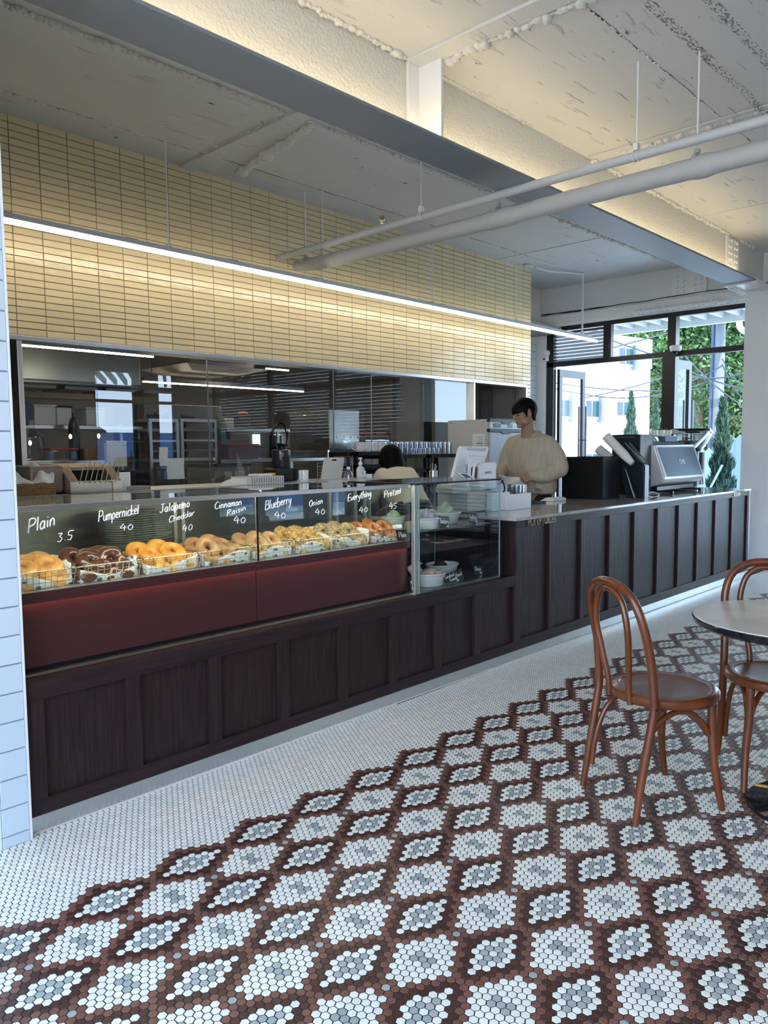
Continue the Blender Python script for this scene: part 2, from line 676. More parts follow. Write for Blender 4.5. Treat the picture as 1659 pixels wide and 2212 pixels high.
# ---- ceiling
def ceiling_mat():
    m = mat('raw_white_ceiling', (0.60, 0.60, 0.585), 0.75)
    N, K = m.node_tree.nodes, m.node_tree.links
    b = N['Principled BSDF']
    t = N.new('ShaderNodeTexCoord')
    mp = N.new('ShaderNodeMapping')
    mp.inputs['Scale'].default_value = (0.55, 3.2, 1)
    mp.inputs['Rotation'].default_value = (0, 0, 0.12)
    K.new(t.outputs['Object'], mp.inputs[0])
    n = N.new('ShaderNodeTexNoise')
    n.inputs['Scale'].default_value = 6
    n.inputs['Detail'].default_value = 3
    K.new(mp.outputs[0], n.inputs[0])
    # wrinkles where the noise crosses a level
    r1 = N.new('ShaderNodeValToRGB')
    e = r1.color_ramp.elements
    e[0].position, e[0].color = 0.655, (0, 0, 0, 1)
    e[1].position, e[1].color = 0.74, (1, 1, 1, 1)
    K.new(n.outputs[0], r1.inputs[0])
    n2 = N.new('ShaderNodeTexNoise')
    n2.inputs['Scale'].default_value = 90
    K.new(t.outputs['Object'], n2.inputs[0])
    ad = N.new('ShaderNodeMath')
    ad.operation = 'MULTIPLY_ADD'
    ad.inputs[1].default_value = 0.12
    K.new(n2.outputs[0], ad.inputs[0])
    K.new(r1.outputs[0], ad.inputs[2])
    bp = N.new('ShaderNodeBump')
    bp.inputs['Strength'].default_value = 0.7
    bp.inputs['Distance'].default_value = 0.02
    K.new(ad.outputs[0], bp.inputs['Height'])
    K.new(bp.outputs[0], b.inputs['Normal'])
    # dark pock marks and board-formed stains
    mp2 = N.new('ShaderNodeMapping')
    mp2.inputs['Scale'].default_value = (1.0, 2.6, 1)
    K.new(t.outputs['Object'], mp2.inputs[0])
    n3 = N.new('ShaderNodeTexNoise')
    n3.inputs['Scale'].default_value = 7.5
    n3.inputs['Detail'].default_value = 6
    K.new(mp2.outputs[0], n3.inputs[0])
    r2 = N.new('ShaderNodeValToRGB')
    e = r2.color_ramp.elements
    e[0].position, e[0].color = 0.70, (0.60, 0.60, 0.585, 1)
    e[1].position, e[1].color = 0.735, (0.10, 0.10, 0.10, 1)
    K.new(n3.outputs[0], r2.inputs[0])
    # sooty speckled board lines at the room side of the second seam
    sp_ = N.new('ShaderNodeSeparateXYZ')
    K.new(t.outputs['Object'], sp_.inputs[0])
    def math_(op, a, bv=None, c=None):
        n_ = N.new('ShaderNodeMath')
        n_.operation = op
        for i_, v_ in enumerate((a, bv, c)):
            if v_ is None:
                continue
            if isinstance(v_, (int, float)):
                n_.inputs[i_].default_value = v_
            else:
                K.new(v_, n_.inputs[i_])
        return n_.outputs[0]
    pp_ = math_('PINGPONG', math_('ADD', sp_.outputs['Y'], -1.81), 0.115)
    band = math_('LESS_THAN', pp_, 0.028)
    side_m = math_('LESS_THAN', sp_.outputs['Y'], 1.95)
    n4 = N.new('ShaderNodeTexNoise')
    n4.inputs['Scale'].default_value = 42
    n4.inputs['Detail'].default_value = 2
    K.new(mp2.outputs[0], n4.inputs[0])
    n5 = N.new('ShaderNodeTexNoise')
    n5.inputs['Scale'].default_value = 1.6
    K.new(t.outputs['Object'], n5.inputs[0])
    thr = math_('GREATER_THAN', math_('ADD', n4.outputs[0], math_('MULTIPLY', n5.outputs[0], 0.35)), 0.745)
    fac = math_('MULTIPLY', math_('MULTIPLY', band, side_m), math_('MULTIPLY', thr, 0.8))
    mx_ = N.new('ShaderNodeMix')
    mx_.data_type = 'RGBA'
    K.new(fac, mx_.inputs[0])
    K.new(r2.outputs[0], mx_.inputs[6])
    mx_.inputs[7].default_value = (0.08, 0.08, 0.085, 1)
    K.new(mx_.outputs[2], b.inputs['Base Color'])
    return m


M['ceil'] = ceiling_mat()
M['foam'] = mat('painted_foam', (0.66, 0.65, 0.60), 0.8, bump=0.5, bscale=60)
ce = struct(box('ceiling', M['ceil'], (-1.3, XD + 0.35, -3.6, 9.2, ZC, ZC + 0.2)))
# shallow cross ribs and board seams, with foam squeezed out along them
rib = MB()
rib.box(3.44, 3.575, 3.08, YW, ZC - 0.018, ZC).box(3.44, 3.575, -3.4, 3.04, ZC - 0.018, ZC)
rib.box(5.52, 5.585, -3.4, 3.04, ZC - 0.010, ZC).box(7.70, 7.76, -3.4, 3.04, ZC - 0.006, ZC).box(7.70, 7.74, 3.08, 5.4, ZC - 0.006, ZC)
rib.build('ceiling_rib', M['ceil'], ce, bevel=0.004)
gap = MB()
for x0, x1, y in ((1.1, 3.44, 5.083), (3.6, 8.4, 5.065), (3.60, 9.6, 2.05), (1.1, 3.42, 2.05)):
    pts = [(x0 + (x1 - x0) * i / 60, y + random.uniform(-.006, .006), ZC - 0.0005) for i in range(61)]
    for a, b in zip(pts, pts[1:]):
        w = random.uniform(0.001, 0.006)
        gap.add([(a[0], a[1] - w, a[2]), (b[0], b[1] - w, b[2]), (b[0], b[1] + w, b[2]), (a[0], a[1] + w, a[2])], [(0, 1, 2, 3)])
gap.build('board_gap', M['black'], ce)


def foam(name, p0, p1, size, n, blobby=0.0, skip=0.0):
    mb = MB()
    p0, p1 = Vector(p0), Vector(p1)
    d = (p1 - p0)
    u = d.normalized()
    side = Vector((-u.y, u.x, 0))
    ln = d.length
    k = int(ln / (size * 0.75))
    # ragged bead
    run = []
    for i in range(k + 1):
        if random.random() < skip:
            if len(run) > 2:
                mb.tube([q for q, _ in run], [w for _, w in run], 6)
            run = []
            continue
        t = i / k
        q = p0 + d * t + side * random.uniform(-.4, .4) * size
        q.z = ZC - size * random.uniform(0.0, 0.35)
        run.append((q, size * random.uniform(0.35, 0.75)))
    if len(run) > 2:
        mb.tube([q for q, _ in run], [w for _, w in run], 6)
    for i in range(int(n)):
        t = random.random()
        q = p0 + d * t + side * random.uniform(-.6, .6) * size
        s_ = size * random.uniform(0.4, 1.0) * (1 + blobby * random.random())
        mb.ell((q.x, q.y, ZC - s_ * 0.35), (s_ * random.uniform(.7, 1.4), s_ * random.uniform(.6, 1.1), s_ * random.uniform(.5, .9)), 8, 6,
               fn=lambda v: 1 + 0.25 * noise.noise(v * 2.5 + q * 9))
    return mb.build(name, M['foam'], ce, smooth=True, angle=180)


foam('foam_bead', (1.5, 4.10, 0), (3.41, 4.09, 0), 0.021, 260, 0.3)
foam('foam_bead', (3.6, 4.07, 0), (9.6, 4.03, 0), 0.019, 420, 0.3, skip=0.03)
foam('foam_bead', (1.6, 5.085, 0), (3.40, 5.085, 0), 0.011, 10, skip=0.05)
foam('foam_bead', (3.42, 5.05, 0), (3.43, 4.15, 0), 0.012, 10, skip=0.3)
foam('foam_bead', (3.86, 5.22, 0), (3.66, 4.10, 0), 0.027, 90, 1.0)
foam('foam_bead', (3.60, 3.0, 0), (3.62, 1.75, 0), 0.024, 110, 0.8)
foam('foam_bead', (5.60, 2.85, 0), (5.60, 1.2, 0), 0.020, 90, 0.8)
foam('foam_bead', (2.2, 3.035, 0), (3.5, 3.035, 0), 0.018, 60, 0.8)
foam('foam_bead', (3.62, 3.02, 0), (4.75, 3.045, 0), 0.011, 16, 0.8, skip=0.1)
foam('foam_bead', (5.6, 3.04, 0), (9.3, 3.06, 0), 0.022, 200, 0.5)
foam('foam_bead', (3.62, 2.05, 0), (6.6, 2.05, 0), 0.008, 40, 0.6, skip=0.25)
foam('foam_bead', (7.72, 4.0, 0), (7.72, 5.35, 0), 0.006, 6, skip=0.3)
# round anchor washers pressed into the boards
an = MB()
for x, y in ((3.846, 2.252), (5.402, 2.234), (4.6, 2.66), (3.1, 2.55), (6.9, 2.4), (2.3, 4.55), (2.95, 4.8), (4.6, 4.6), (6.3, 4.55), (5.0, 1.6), (7.4, 1.7), (8.6, 4.6)):
    an.lathe([(0.030, 0), (0.030, -0.0025), (0.024, -0.003), (0.022, -0.001), (0.006, -0.001), (0.005, -0.004)], (x, y, ZC), 20)
an.build('anchor_washer', M['ceil'], ce)

# ---- steel beam with light cove
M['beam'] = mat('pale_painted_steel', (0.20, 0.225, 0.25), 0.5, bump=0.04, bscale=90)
M['spray'] = mat('sprayed_fireproofing', (0.60, 0.60, 0.57), 0.85, bump=0.9, bscale=55)
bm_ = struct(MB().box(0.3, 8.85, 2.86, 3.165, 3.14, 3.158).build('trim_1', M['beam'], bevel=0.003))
bm_['label'] = 'long pale painted steel beam under the ceiling with a glowing edge'
MB().box(0.3, 9.9, 3.06, 3.085, 3.158, ZC).build('beam_web', M['spray'], bm_)
MB().box(3.545, 3.565, 2.875, 3.06, 3.158, ZC - 0.01).build('stiffener_plate', M['white_paint'], bm_, bevel=0.002)
MB().box(3.455, 3.565, 3.040, 3.06, 3.158, ZC - 0.01).build('stiffener_plate', M['white_paint'], bm_, bevel=0.002)
ep = MB().box(8.78, 9.55, 2.84, 3.185, 3.118, 3.14)
ep.build('splice_plate', M['white_paint'], bm_, bevel=0.003)
bb = MB()
for i in range(12):
    for y in (2.88, 2.93, 3.10, 3.15):
        bb.lathe([(0.017, 0), (0.017, -0.008), (0.010, -0.015), (0.010, -0.022)], (8.84 + i * 0.06, y, 3.118), 8)
        bb.lathe([(0.011, 0), (0.011, 0.016)], (8.84 + i * 0.06, y, 3.158), 8)
bb.build('bolts', M['white_paint'], bm_)
sp = MB().box(8.45, 8.80, 3.045, 3.06, 3.17, 3.58)
for i in range(6):
    for x in (8.52, 8.58, 8.68, 8.74):
        sp.lathe([(0.016, 0), (0.013, 0.012)], (x, 3.045, 3.22 + i * 0.065), 8, rot=Matrix.Rotation(PI / 2, 3, 'X'))
sp.build('web_splice_plate', M['white_paint'], bm_)
cv = MB().box(0.5, 8.75, 2.915, 2.930, 3.160, 3.170)
cv.build('light_strip', emis('warm_cove_light', (1.0, 0.78, 0.45), COVE), bm_)

# ---- yellow tiled wall with the kitchen window
M['ytile'] = mat('glossy_butter_yellow_tile', (0.72, 0.605, 0.37), 0.14, bump=0.35, bscale=14, island=0.05, stretch=(1, 1, 1.6))
M['yjoint'] = mat('mauve_grey_joint', (0.16, 0.12, 0.11), 0.9)
wb = MB()
wb.box(1.08, 8.447, YW, YW + 0.18, 2.18, ZC)
wb.box(8.365, 8.447, YW, YW + 0.18, 0, 2.18)
wb = struct(wb.build('wall_back', M['yjoint']))
rc = []
TW, TH, TG = 0.1970, 0.0476, 0.0035
for r in range(31):
    z0 = 2.186 + r * TH
    z1 = min(z0 + TH - TG, ZC)
    for k in range(-6, 33):
        x0 = 2.159 + k * TW + TG / 2
        x1 = x0 + TW - TG
        if x0 > 8.44:
            continue
        rc.append((max(x0, 1.08), min(x1, 8.447), z0, z1, 0))
for r in range(46):
    z0 = r * TH + 2.186 - 46 * TH
    rc.append((8.368, 8.447, z0, z0 + TH - TG, 0))
tile_mesh('yellow_tiles', rc, lambda u, v, d: (u, YW - d, v), 0.006, 0.0022, [M['ytile']], 0.006, wb)
# stainless frame round the opening
fr = MB()
fr.box(1.08, 8.362, YW - 0.012, YW + 0.14, 2.150, 2.183)
fr.box(8.340, 8.366, YW - 0.012, YW + 0.14, 0, 2.150)
fr.build('steel_head_frame', M['steel'], wb, bevel=0.002)

# ---- tiled fin wall at the left edge
M['wtile'] = mat('glossy_daylight_tinted_tile', (0.54, 0.62, 0.70), 0.12, bump=0.12, bscale=12, island=0.02)  # white tile; the blue cast of the daylight is put into its colour
M['wjoint'] = mat('grey_tile_joint', (0.22, 0.24, 0.27), 0.9)
wl = struct(MB().box(XF0, XF1, 2.79, 5.6, 0, ZC).build('wall_left', M['wjoint']))
rc = []
TZ = 0.1022
for r in range(-1, 36):
    z0 = 0.0415 + r * TZ
    z1 = z0 + TZ - 0.003
    z0, z1 = max(z0, 0), min(z1, ZC)
    if z1 - z0 < 0.01:
        continue
    rc.append((XF0 + 0.002, XF1 - 0.004, z0, z1, 0))
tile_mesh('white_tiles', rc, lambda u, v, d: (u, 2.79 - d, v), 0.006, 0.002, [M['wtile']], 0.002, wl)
rc = []
for r in range(-1, 36):
    z0 = max(0.0415 + r * TZ, 0)
    z1 = min(0.0415 + (r + 1) * TZ - 0.003, ZC)
    if z1 - z0 < 0.01:
        continue
    for k in range(14):
        rc.append((2.787 + k * 0.2, 2.787 + k * 0.2 + 0.197, z0, z1, 0))
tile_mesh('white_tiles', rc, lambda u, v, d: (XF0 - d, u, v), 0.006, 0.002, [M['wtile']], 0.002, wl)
MB().box(XF1 - 0.004, XF1 + 0.004, 2.782, 2.80, 0, ZC).build('corner_strip', M['white_paint'], wl)

# ---- white tiled wall behind, at the end of the yellow wall
w3 = struct(MB().box(8.40, XD, 6.10, 6.22, 0, ZC).build('wall_corner', M['wjoint']))
rc = []
for r in range(0, 36):
    z0 = r * 0.1022
    for k in range(3, 11):
        rc.append((8.05 + k * 0.1485, 8.05 + k * 0.1485 + 0.145, z0, min(z0 + 0.099, 3.0), 0)) if z0 < 2.98 else None
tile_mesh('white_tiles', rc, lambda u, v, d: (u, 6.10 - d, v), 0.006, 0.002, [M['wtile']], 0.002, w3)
MB().box(8.0, XD, 6.04, 6.10, 3.23, ZC).box(8.0, XD, 6.0, 6.10, 3.06, 3.23).build('white_boxing', M['white_wall'], w3)

# ---- door wall : beam, head, frames
wf = MB()
wf.box(XD, XD + 0.30, -3.6, 6.22, 3.23, ZC)             # perimeter beam web
wf = struct(wf.build('wall_front', M['white_wall']))
MB().box(XD - 0.02, XD + 0.30, -3.6, 6.12, 3.125, 3.232).build('head_ledge', M['white_paint'], wf, bevel=0.004)
MB().box(XD + 0.02, XD + 0.28, -3.6, 6.12, 3.075, 3.125).build('head_strip', M['white_paint'], wf)
MB().box(XD, XD + 0.16, 5.94, 6.10, 0, 3.10).build('white_jamb', M['white_paint'], wf, bevel=0.004)
pl = MB().box(XD - 0.035, XD, 3.70, 4.12, 3.27, 3.60)
for i in range(5):
    for j, y in enumerate((3.76, 3.84, 3.98, 4.06)):
        pl.lathe([(0.020, 0), (0.016, 0.012)], (XD - 0.035, y, 3.30 + i * 0.066), 8, rot=Matrix.Rotation(-PI / 2, 3, 'Y'))
pl.build('bolted_plate', M['white_paint'], wf)
pl = MB().box(XD - 0.10, XD + 0.22, 3.42, 4.62, 3.100, 3.124)
for i in range(18):
    for x in (XD - 0.07, XD - 0.01, XD + 0.10, XD + 0.17):
        pl.lathe([(0.018, 0), (0.018, -0.010), (0.010, -0.016)], (x, 3.48 + i * 0.065, 3.100), 8)
        pl.lathe([(0.014, 0), (0.010, 0.025)], (x, 3.48 + i * 0.065, 3.124), 8)
pl.build('bolted_plate', M['white_paint'], wf)
cb = MB()
cb.tube(smooth_path([(XD - 0.028, 6.0 - i * 0.25, 3.255 + random.uniform(-.012, .014)) for i in range(13)], 5), 0.005, 6)
cb.tube(smooth_path([(XD - 0.026, 6.0 - i * 0.2, 3.248 + random.uniform(-.008, .010)) for i in range(6)], 5), 0.006, 6)
cb.build('loose_wire', M['black'], wf)

# window_1: black frame with fixed panes and door opening
XFR0, XFR1 = XD + 0.02, XD + 0.10
w1 = MB()
w1.box(XFR0, XFR1, -3.4, 5.94, 3.018, 3.075)                # head
w1.box(XFR0, XFR1, -3.4, 5.94, 2.525, 2.592)                # transom
w1.box(XFR0, XFR1, 5.83, 5.94, 0, 3.02)                     # left post
w1.box(XFR0, XFR1, 4.960, 5.070, 2.59, 3.02)                # small transom mullion
w1.box(XFR0 - 0.02, XFR1 + 0.02, 4.075, 4.180, 0, 3.02)     # main mullion
w1.box(XFR0, XFR1, 4.180, 4.25, 0, 2.53)
for y in (2.30, 0.5, -1.3, -3.2):
    w1.box(XFR0, XFR1, y - 0.05, y + 0.05, 0, 3.02)
w1.box(XFR0, XFR1, -3.4, 4.1, 0.0, 0.10)
w1 = struct(w1.build('window_1', M['black_frame'], bevel=0.003))
gl = MB()
XG = XD + 0.06
for y0, y1, z0, z1 in ((4.18, 4.96, 2.59, 3.02), (-3.3, 4.08, 2.59, 3.02), (-3.3, 4.08, 0.1, 2.53)):
    gl.add([(XG, y0, z0), (XG, y1, z0), (XG, y1, z1), (XG, y0, z1)], [(0, 1, 2, 3)])
gl.build('pane', M['glass_win'], w1)
bl = MB()
for y0, y1 in ((0.55, 2.25), (-1.25, 0.45), (-3.15, -1.35)):
    for i in range(24 if y1 > 2 else 0, 48):
        z = 0.12 + i * 0.061
        bl.obox((XD + 0.035, (y0 + y1) / 2, z), (0.006, y1 - y0, 0.058), Matrix.Rotation(0.12, 3, 'Y'))
bl.build('closed_blinds', mat('taupe_blinds', (0.30, 0.27, 0.24), 0.6), w1)
lv = MB()
for i in range(9):
    z = 2.615 + i * 0.047
    lv.obox((XD + 0.06, 5.45, z), (0.075, 0.76, 0.006), Matrix.Rotation(math.radians(-32), 3, 'Y'))
lv.build('louvre_slats', mat('grey_louvre', (0.30, 0.32, 0.36), 0.4, 0.3), w1)

# rear wall with windows (seen only in reflections; daylight comes in here)
wr = MB()
wins = [(-1.0, -0.15), (at(207, 900, 1, 14.3).x, at(302, 900, 1, 14.3).x), (at(344, 900, 1, 14.3).x, at(387, 900, 1, 14.3).x)]
wr.box(-1.3, XD + 0.3, -3.6, -3.4, 0, 0.25).box(-1.3, XD + 0.3, -3.6, -3.4, 3.0, ZC)
ed = [-1.3] + [q for w in wins for q in w] + [XD + 0.3]
for i in range(0, len(ed), 2):
    wr.box(ed[i], ed[i + 1], -3.6, -3.4, 0.25, 3.0)
struct(wr.build('wall_rear', mat('warm_rear_wall', (0.30, 0.26, 0.22), 0.7)))
w2 = MB()
for x0, x1 in wins:
    w2.box(x0, x0 + 0.06, -3.54, -3.46, 0.25, 3.0).box(x1 - 0.06, x1, -3.54, -3.46, 0.25, 3.0)
    w2.box(x0, x1, -3.54, -3.46, 2.35, 2.41).box(x0, x1, -3.54, -3.46, 0.25, 0.32).box(x0, x1, -3.54, -3.46, 2.95, 3.0)
struct(w2.build('window_2', M['black_frame']))
ws = MB().box(-1.5, -1.3, -3.6, 6, 3.1, ZC).box(-1.5, -1.3, -3.6, 6, 0, 0.2).box(-1.5, -1.3, 2.6, 6, 0, ZC).box(-1.5, -1.3, -0.6, -0.4, 0, ZC)
struct(ws.build('wall_side', M['white_wall']))

# right column
cr = MB().box(9.20, 9.50, 2.62, 3.10, 0, 3.118)
struct(cr.build('wall_column', M['white_wall'], bevel=0.004))

# ================================================================== COUNTER
YC = 2.80
M['wood'] = mat('dark_stained_wood', (0.027, 0.0145, 0.0165), 0.42, spec=0.20, bump=0.25, bscale=14, var=0.35, vscale=9, stretch=(9, 9, 0.5))
M['wood_h'] = mat('dark_stained_wood_rail', (0.027, 0.0145, 0.0165), 0.42, spec=0.20, bump=0.25, bscale=14, var=0.3, vscale=9, stretch=(0.5, 9, 9))
M['stone'] = mat('grey_marble', (0.42, 0.40, 0.38), 0.07, var=0.28, vscale=4, coat=0.3)
M['burgundy'] = mat('burgundy_lacquer', (0.055, 0.0155, 0.0155), 0.33)


def panelled(name, label, x0, x1, z0, z1, stiles, joint, depth, ptop, pbot, end_x=None):
    t = thing(name, label, 'counter', ((x0 + x1) / 2, YC + depth / 2, 0))
    MB().box(x0, x1, YC + 0.022, YC + depth, 0.075, z1).build('carcass', M['wood'], t)
    r = MB()
    cuts = [x0] + joint + [x1]
    for a, b in zip(cuts, cuts[1:]):
        r.box(a + 0.0006, b - 0.0006, YC, YC + 0.022, ptop, z1)
        r.box(a + 0.0006, b - 0.0006, YC, YC + 0.022, 0.07, pbot)
    r.build('rail', M['wood_h'], t, bevel=0.0012)
    for a, b in stiles:
        MB().box(a, b, YC, YC + 0.022, pbot, ptop).build('stile', M['wood'], t, bevel=0.0012)
    edges = [s for s in stiles]
    for (a, b), (c, d) in zip(edges, edges[1:]):
        MB().box(b, c, YC + 0.019, YC + 0.0225, pbot, ptop).build('recessed_panel', M['wood'], t)
    k = MB().box(x0, x1, YC + 0.015, YC + 0.03, 0, 0.078)
    k.build('kick_plate', M['steel_kick'], t, bevel=0.001)
    MB().box(x0, x1, YC + 0.008, YC + 0.0155, 0, 0.005).build('sealant_line', M['cream_pl'], t)
    return t


low = panelled('low_counter', 'dark wood panelled low counter under the glass bagel cases', 1.08, 4.205, 0, 0.57,
               [(1.08, 1.150), (1.475, 1.536), (1.858, 1.918), (2.243, 2.305), (2.630, 2.690), (3.009, 3.072), (3.387, 3.447), (3.764, 3.827), (4.195, 4.205)],
               [2.660], 0.9, 0.502, 0.129)
tall = panelled('service_counter', 'tall dark wood panelled order counter with grey marble top', 4.205, 8.60, 0, 0.925,
                [(4.207, 4.266), (4.621, 4.678), (5.055, 5.112), (5.490, 5.545), (5.913, 5.974), (6.352, 6.421), (6.786, 6.832), (7.216, 7.255), (7.655, 7.690), (8.106, 8.140), (8.555, 8.60)],
                [6.388], 0.72, 0.876, 0.141)
MB().box(4.19, 8.62, 2.787, 3.55, 0.925, 0.946).build('marble_top', M['stone'], tall, bevel=0.003)
MB().box(4.203, 4.215, YC, 3.52, 0.57, 0.925).build('end_panel', M['wood'], tall)
MB().box(8.60, 8.612, YC - 0.006, 3.52, 0.0, 0.925).build('end_panel', M['steel'], tall)


def text_mesh(name, txt, size, mat_, parent, origin, right, up, depth=0.002, align='LEFT', bold=0.0, space=1.0, xscale=1.0):
    cu = bpy.data.curves.new(name, 'FONT')
    cu.body = txt
    cu.size = size
    cu.extrude = depth
    cu.offset = bold
    cu.align_x = align
    cu.space_character = space
    to = bpy.data.objects.new(name + '_tmp', cu)
    COL.objects.link(to)
    dg = bpy.context.evaluated_depsgraph_get()
    me = bpy.data.meshes.new_from_object(to.evaluated_get(dg))
    me.name = name
    bpy.data.objects.remove(to)
    bpy.data.curves.remove(cu)
    r, u = Vector(right).normalized(), Vector(up).normalized()
    n = r.cross(u)
    W = WM[parent.name].inverted()
    for v in me.vertices:
        v.co = W @ (Vector(origin) + r * (v.co.x * xscale) + u * v.co.y + n * v.co.z)
    me.materials.clear()
    me.materials.append(mat_)
    o = bpy.data.objects.new(name, me)
    COL.objects.link(o)
    o.parent = parent
    WM[o.name] = WM[parent.name]
    return o


M['brass'] = mat('pale_brass_letters', (0.50, 0.42, 0.30), 0.3, 1.0)
a = at(1140, 1129, 1, YC - 0.004)
b = at(1203, 1122, 1, YC - 0.004)
text_mesh('raised_lettering', 'PICK UP | ORDER', 0.074, M['brass'], tall, (a.x, YC - 0.003, 0.882), (1, 0, 0), (0, 0, 1), 0.003, xscale=0.62)['label'] = 'thin brass coloured PICK UP | ORDER letters'
text_mesh('raised_lettering', 'RETURN', 0.050, M['brass'], tall, (8.13, YC - 0.003, 0.886), (1, 0, 0), (0, 0, 1), 0.003, xscale=1.0)['label'] = 'small brass coloured RETURN letters'

# ================================================================== BAGEL CASE
XA, XB, XM = 1.085, 3.245, 2.183
YG = 2.862
DECK = 0.885
case = thing('bagel_display_case', 'long glass bagel display case with burgundy base and handwritten flavours', 'display case', ((XA + XB) / 2, 3.2, 0.57))
for x0, x1 in ((XA, XM - 0.002), (XM + 0.002, XB)):
    MB().box(x0, x1, YG + 0.022, YG + 0.04, 0.60, 0.872).build('base_panel', M['burgundy'], case)
    MB().box(x0, x1, YG, YG + 0.022, 0.862, DECK - 0.002).build('base_lip', M['burgundy'], case, bevel=0.001)
MB().box(XA, XB, YG + 0.010, YG + 0.018, 0.8575, 0.862).build('lip_light_strip', emis('orange_lip_light', (1.0, 0.50, 0.22), 13.0), case)
MB().box(XA, XB, YG + 0.003, YG + 0.008, 0.842, 0.862).build('lip_light_cover', M['burgundy'], case)
MB().box(XA, XB + 0.03, YG - 0.002, YG + 0.03, 0.571, 0.582).build('base_strip', mat('satin_metal_strip', (0.50, 0.48, 0.42), 0.35, 1.0), case, bevel=0.001)
MB().box(XA, XB, YG + 0.03, 3.50, 0.571, 0.60).build('plinth', M['black'], case)
M['deck'] = mat('pale_display_deck', (0.42, 0.41, 0.36), 0.2, 0.2)
MB().box(XA, XB, YG + 0.006, 3.46, DECK - 0.012, DECK).build('deck', M['deck'], case)
for x0, x1 in ((XA, XM - 0.003), (XM + 0.003, XB)):
    MB().box(x0, x1, YG, YG + 0.005, DECK, 1.186).build('front_glass', M['glass_case'], case)
MB().box(XM - 0.003, XM + 0.003, YG - 0.001, YG + 0.006, DECK, 1.186).build('glass_joint', M['black'], case)
MB().box(XB - 0.004, XB + 0.001, YG, 3.46, DECK, 1.19).build('side_glass', M['glass_case'], case)
MB().box(XA, XB, YG - 0.004, YG + 0.012, 1.182, 1.203).build('top_rail', M['steel'], case, bevel=0.002)
MB().box(XA, XB, YG + 0.008, 3.54, 1.193, 1.199).build('top_glass', M['glass_case'], case)
MB().box(XA, XB, 3.535, 3.55, 1.180, 1.202).build('rear_rail', M['steel_dark'], case)
MB().box(XA, XB, 3.44, 3.47, DECK, DECK + 0.015).box(XA, XB, 3.44, 3.47, 0.60, 0.62).build('door_track', M['steel_dark'], case)
M['post'] = mat('pale_aluminium_post', (0.48, 0.47, 0.42), 0.35, 0.8)
for px in (377, 394, 552, 712, 727):
    p = at(px, 1120, 1, 3.46)
    if XA < p.x < XB:
        MB().box(p.x - 0.009, p.x + 0.009, 3.45, 3.47, DECK, 1.185).build('door_post', M['post'], case)
MB().box(XA, XB, 3.452, 3.456, DECK + 0.01, 1.18).build('sliding_door_glass', M['glass_case'], case)
# two light tubes under the lid
M['case_led'] = emis('case_light_tube', (1.0, 0.90, 0.68), CASE_LED)
for x0, x1 in ((XA + 0.03, XM - 0.05), (XM + 0.05, XB - 0.03)):
    MB().tube([(x0, YG + 0.022, 1.1865), (x1, YG + 0.022, 1.1865)], 0.0055, 8).build('light_tube', M['case_led'], case)

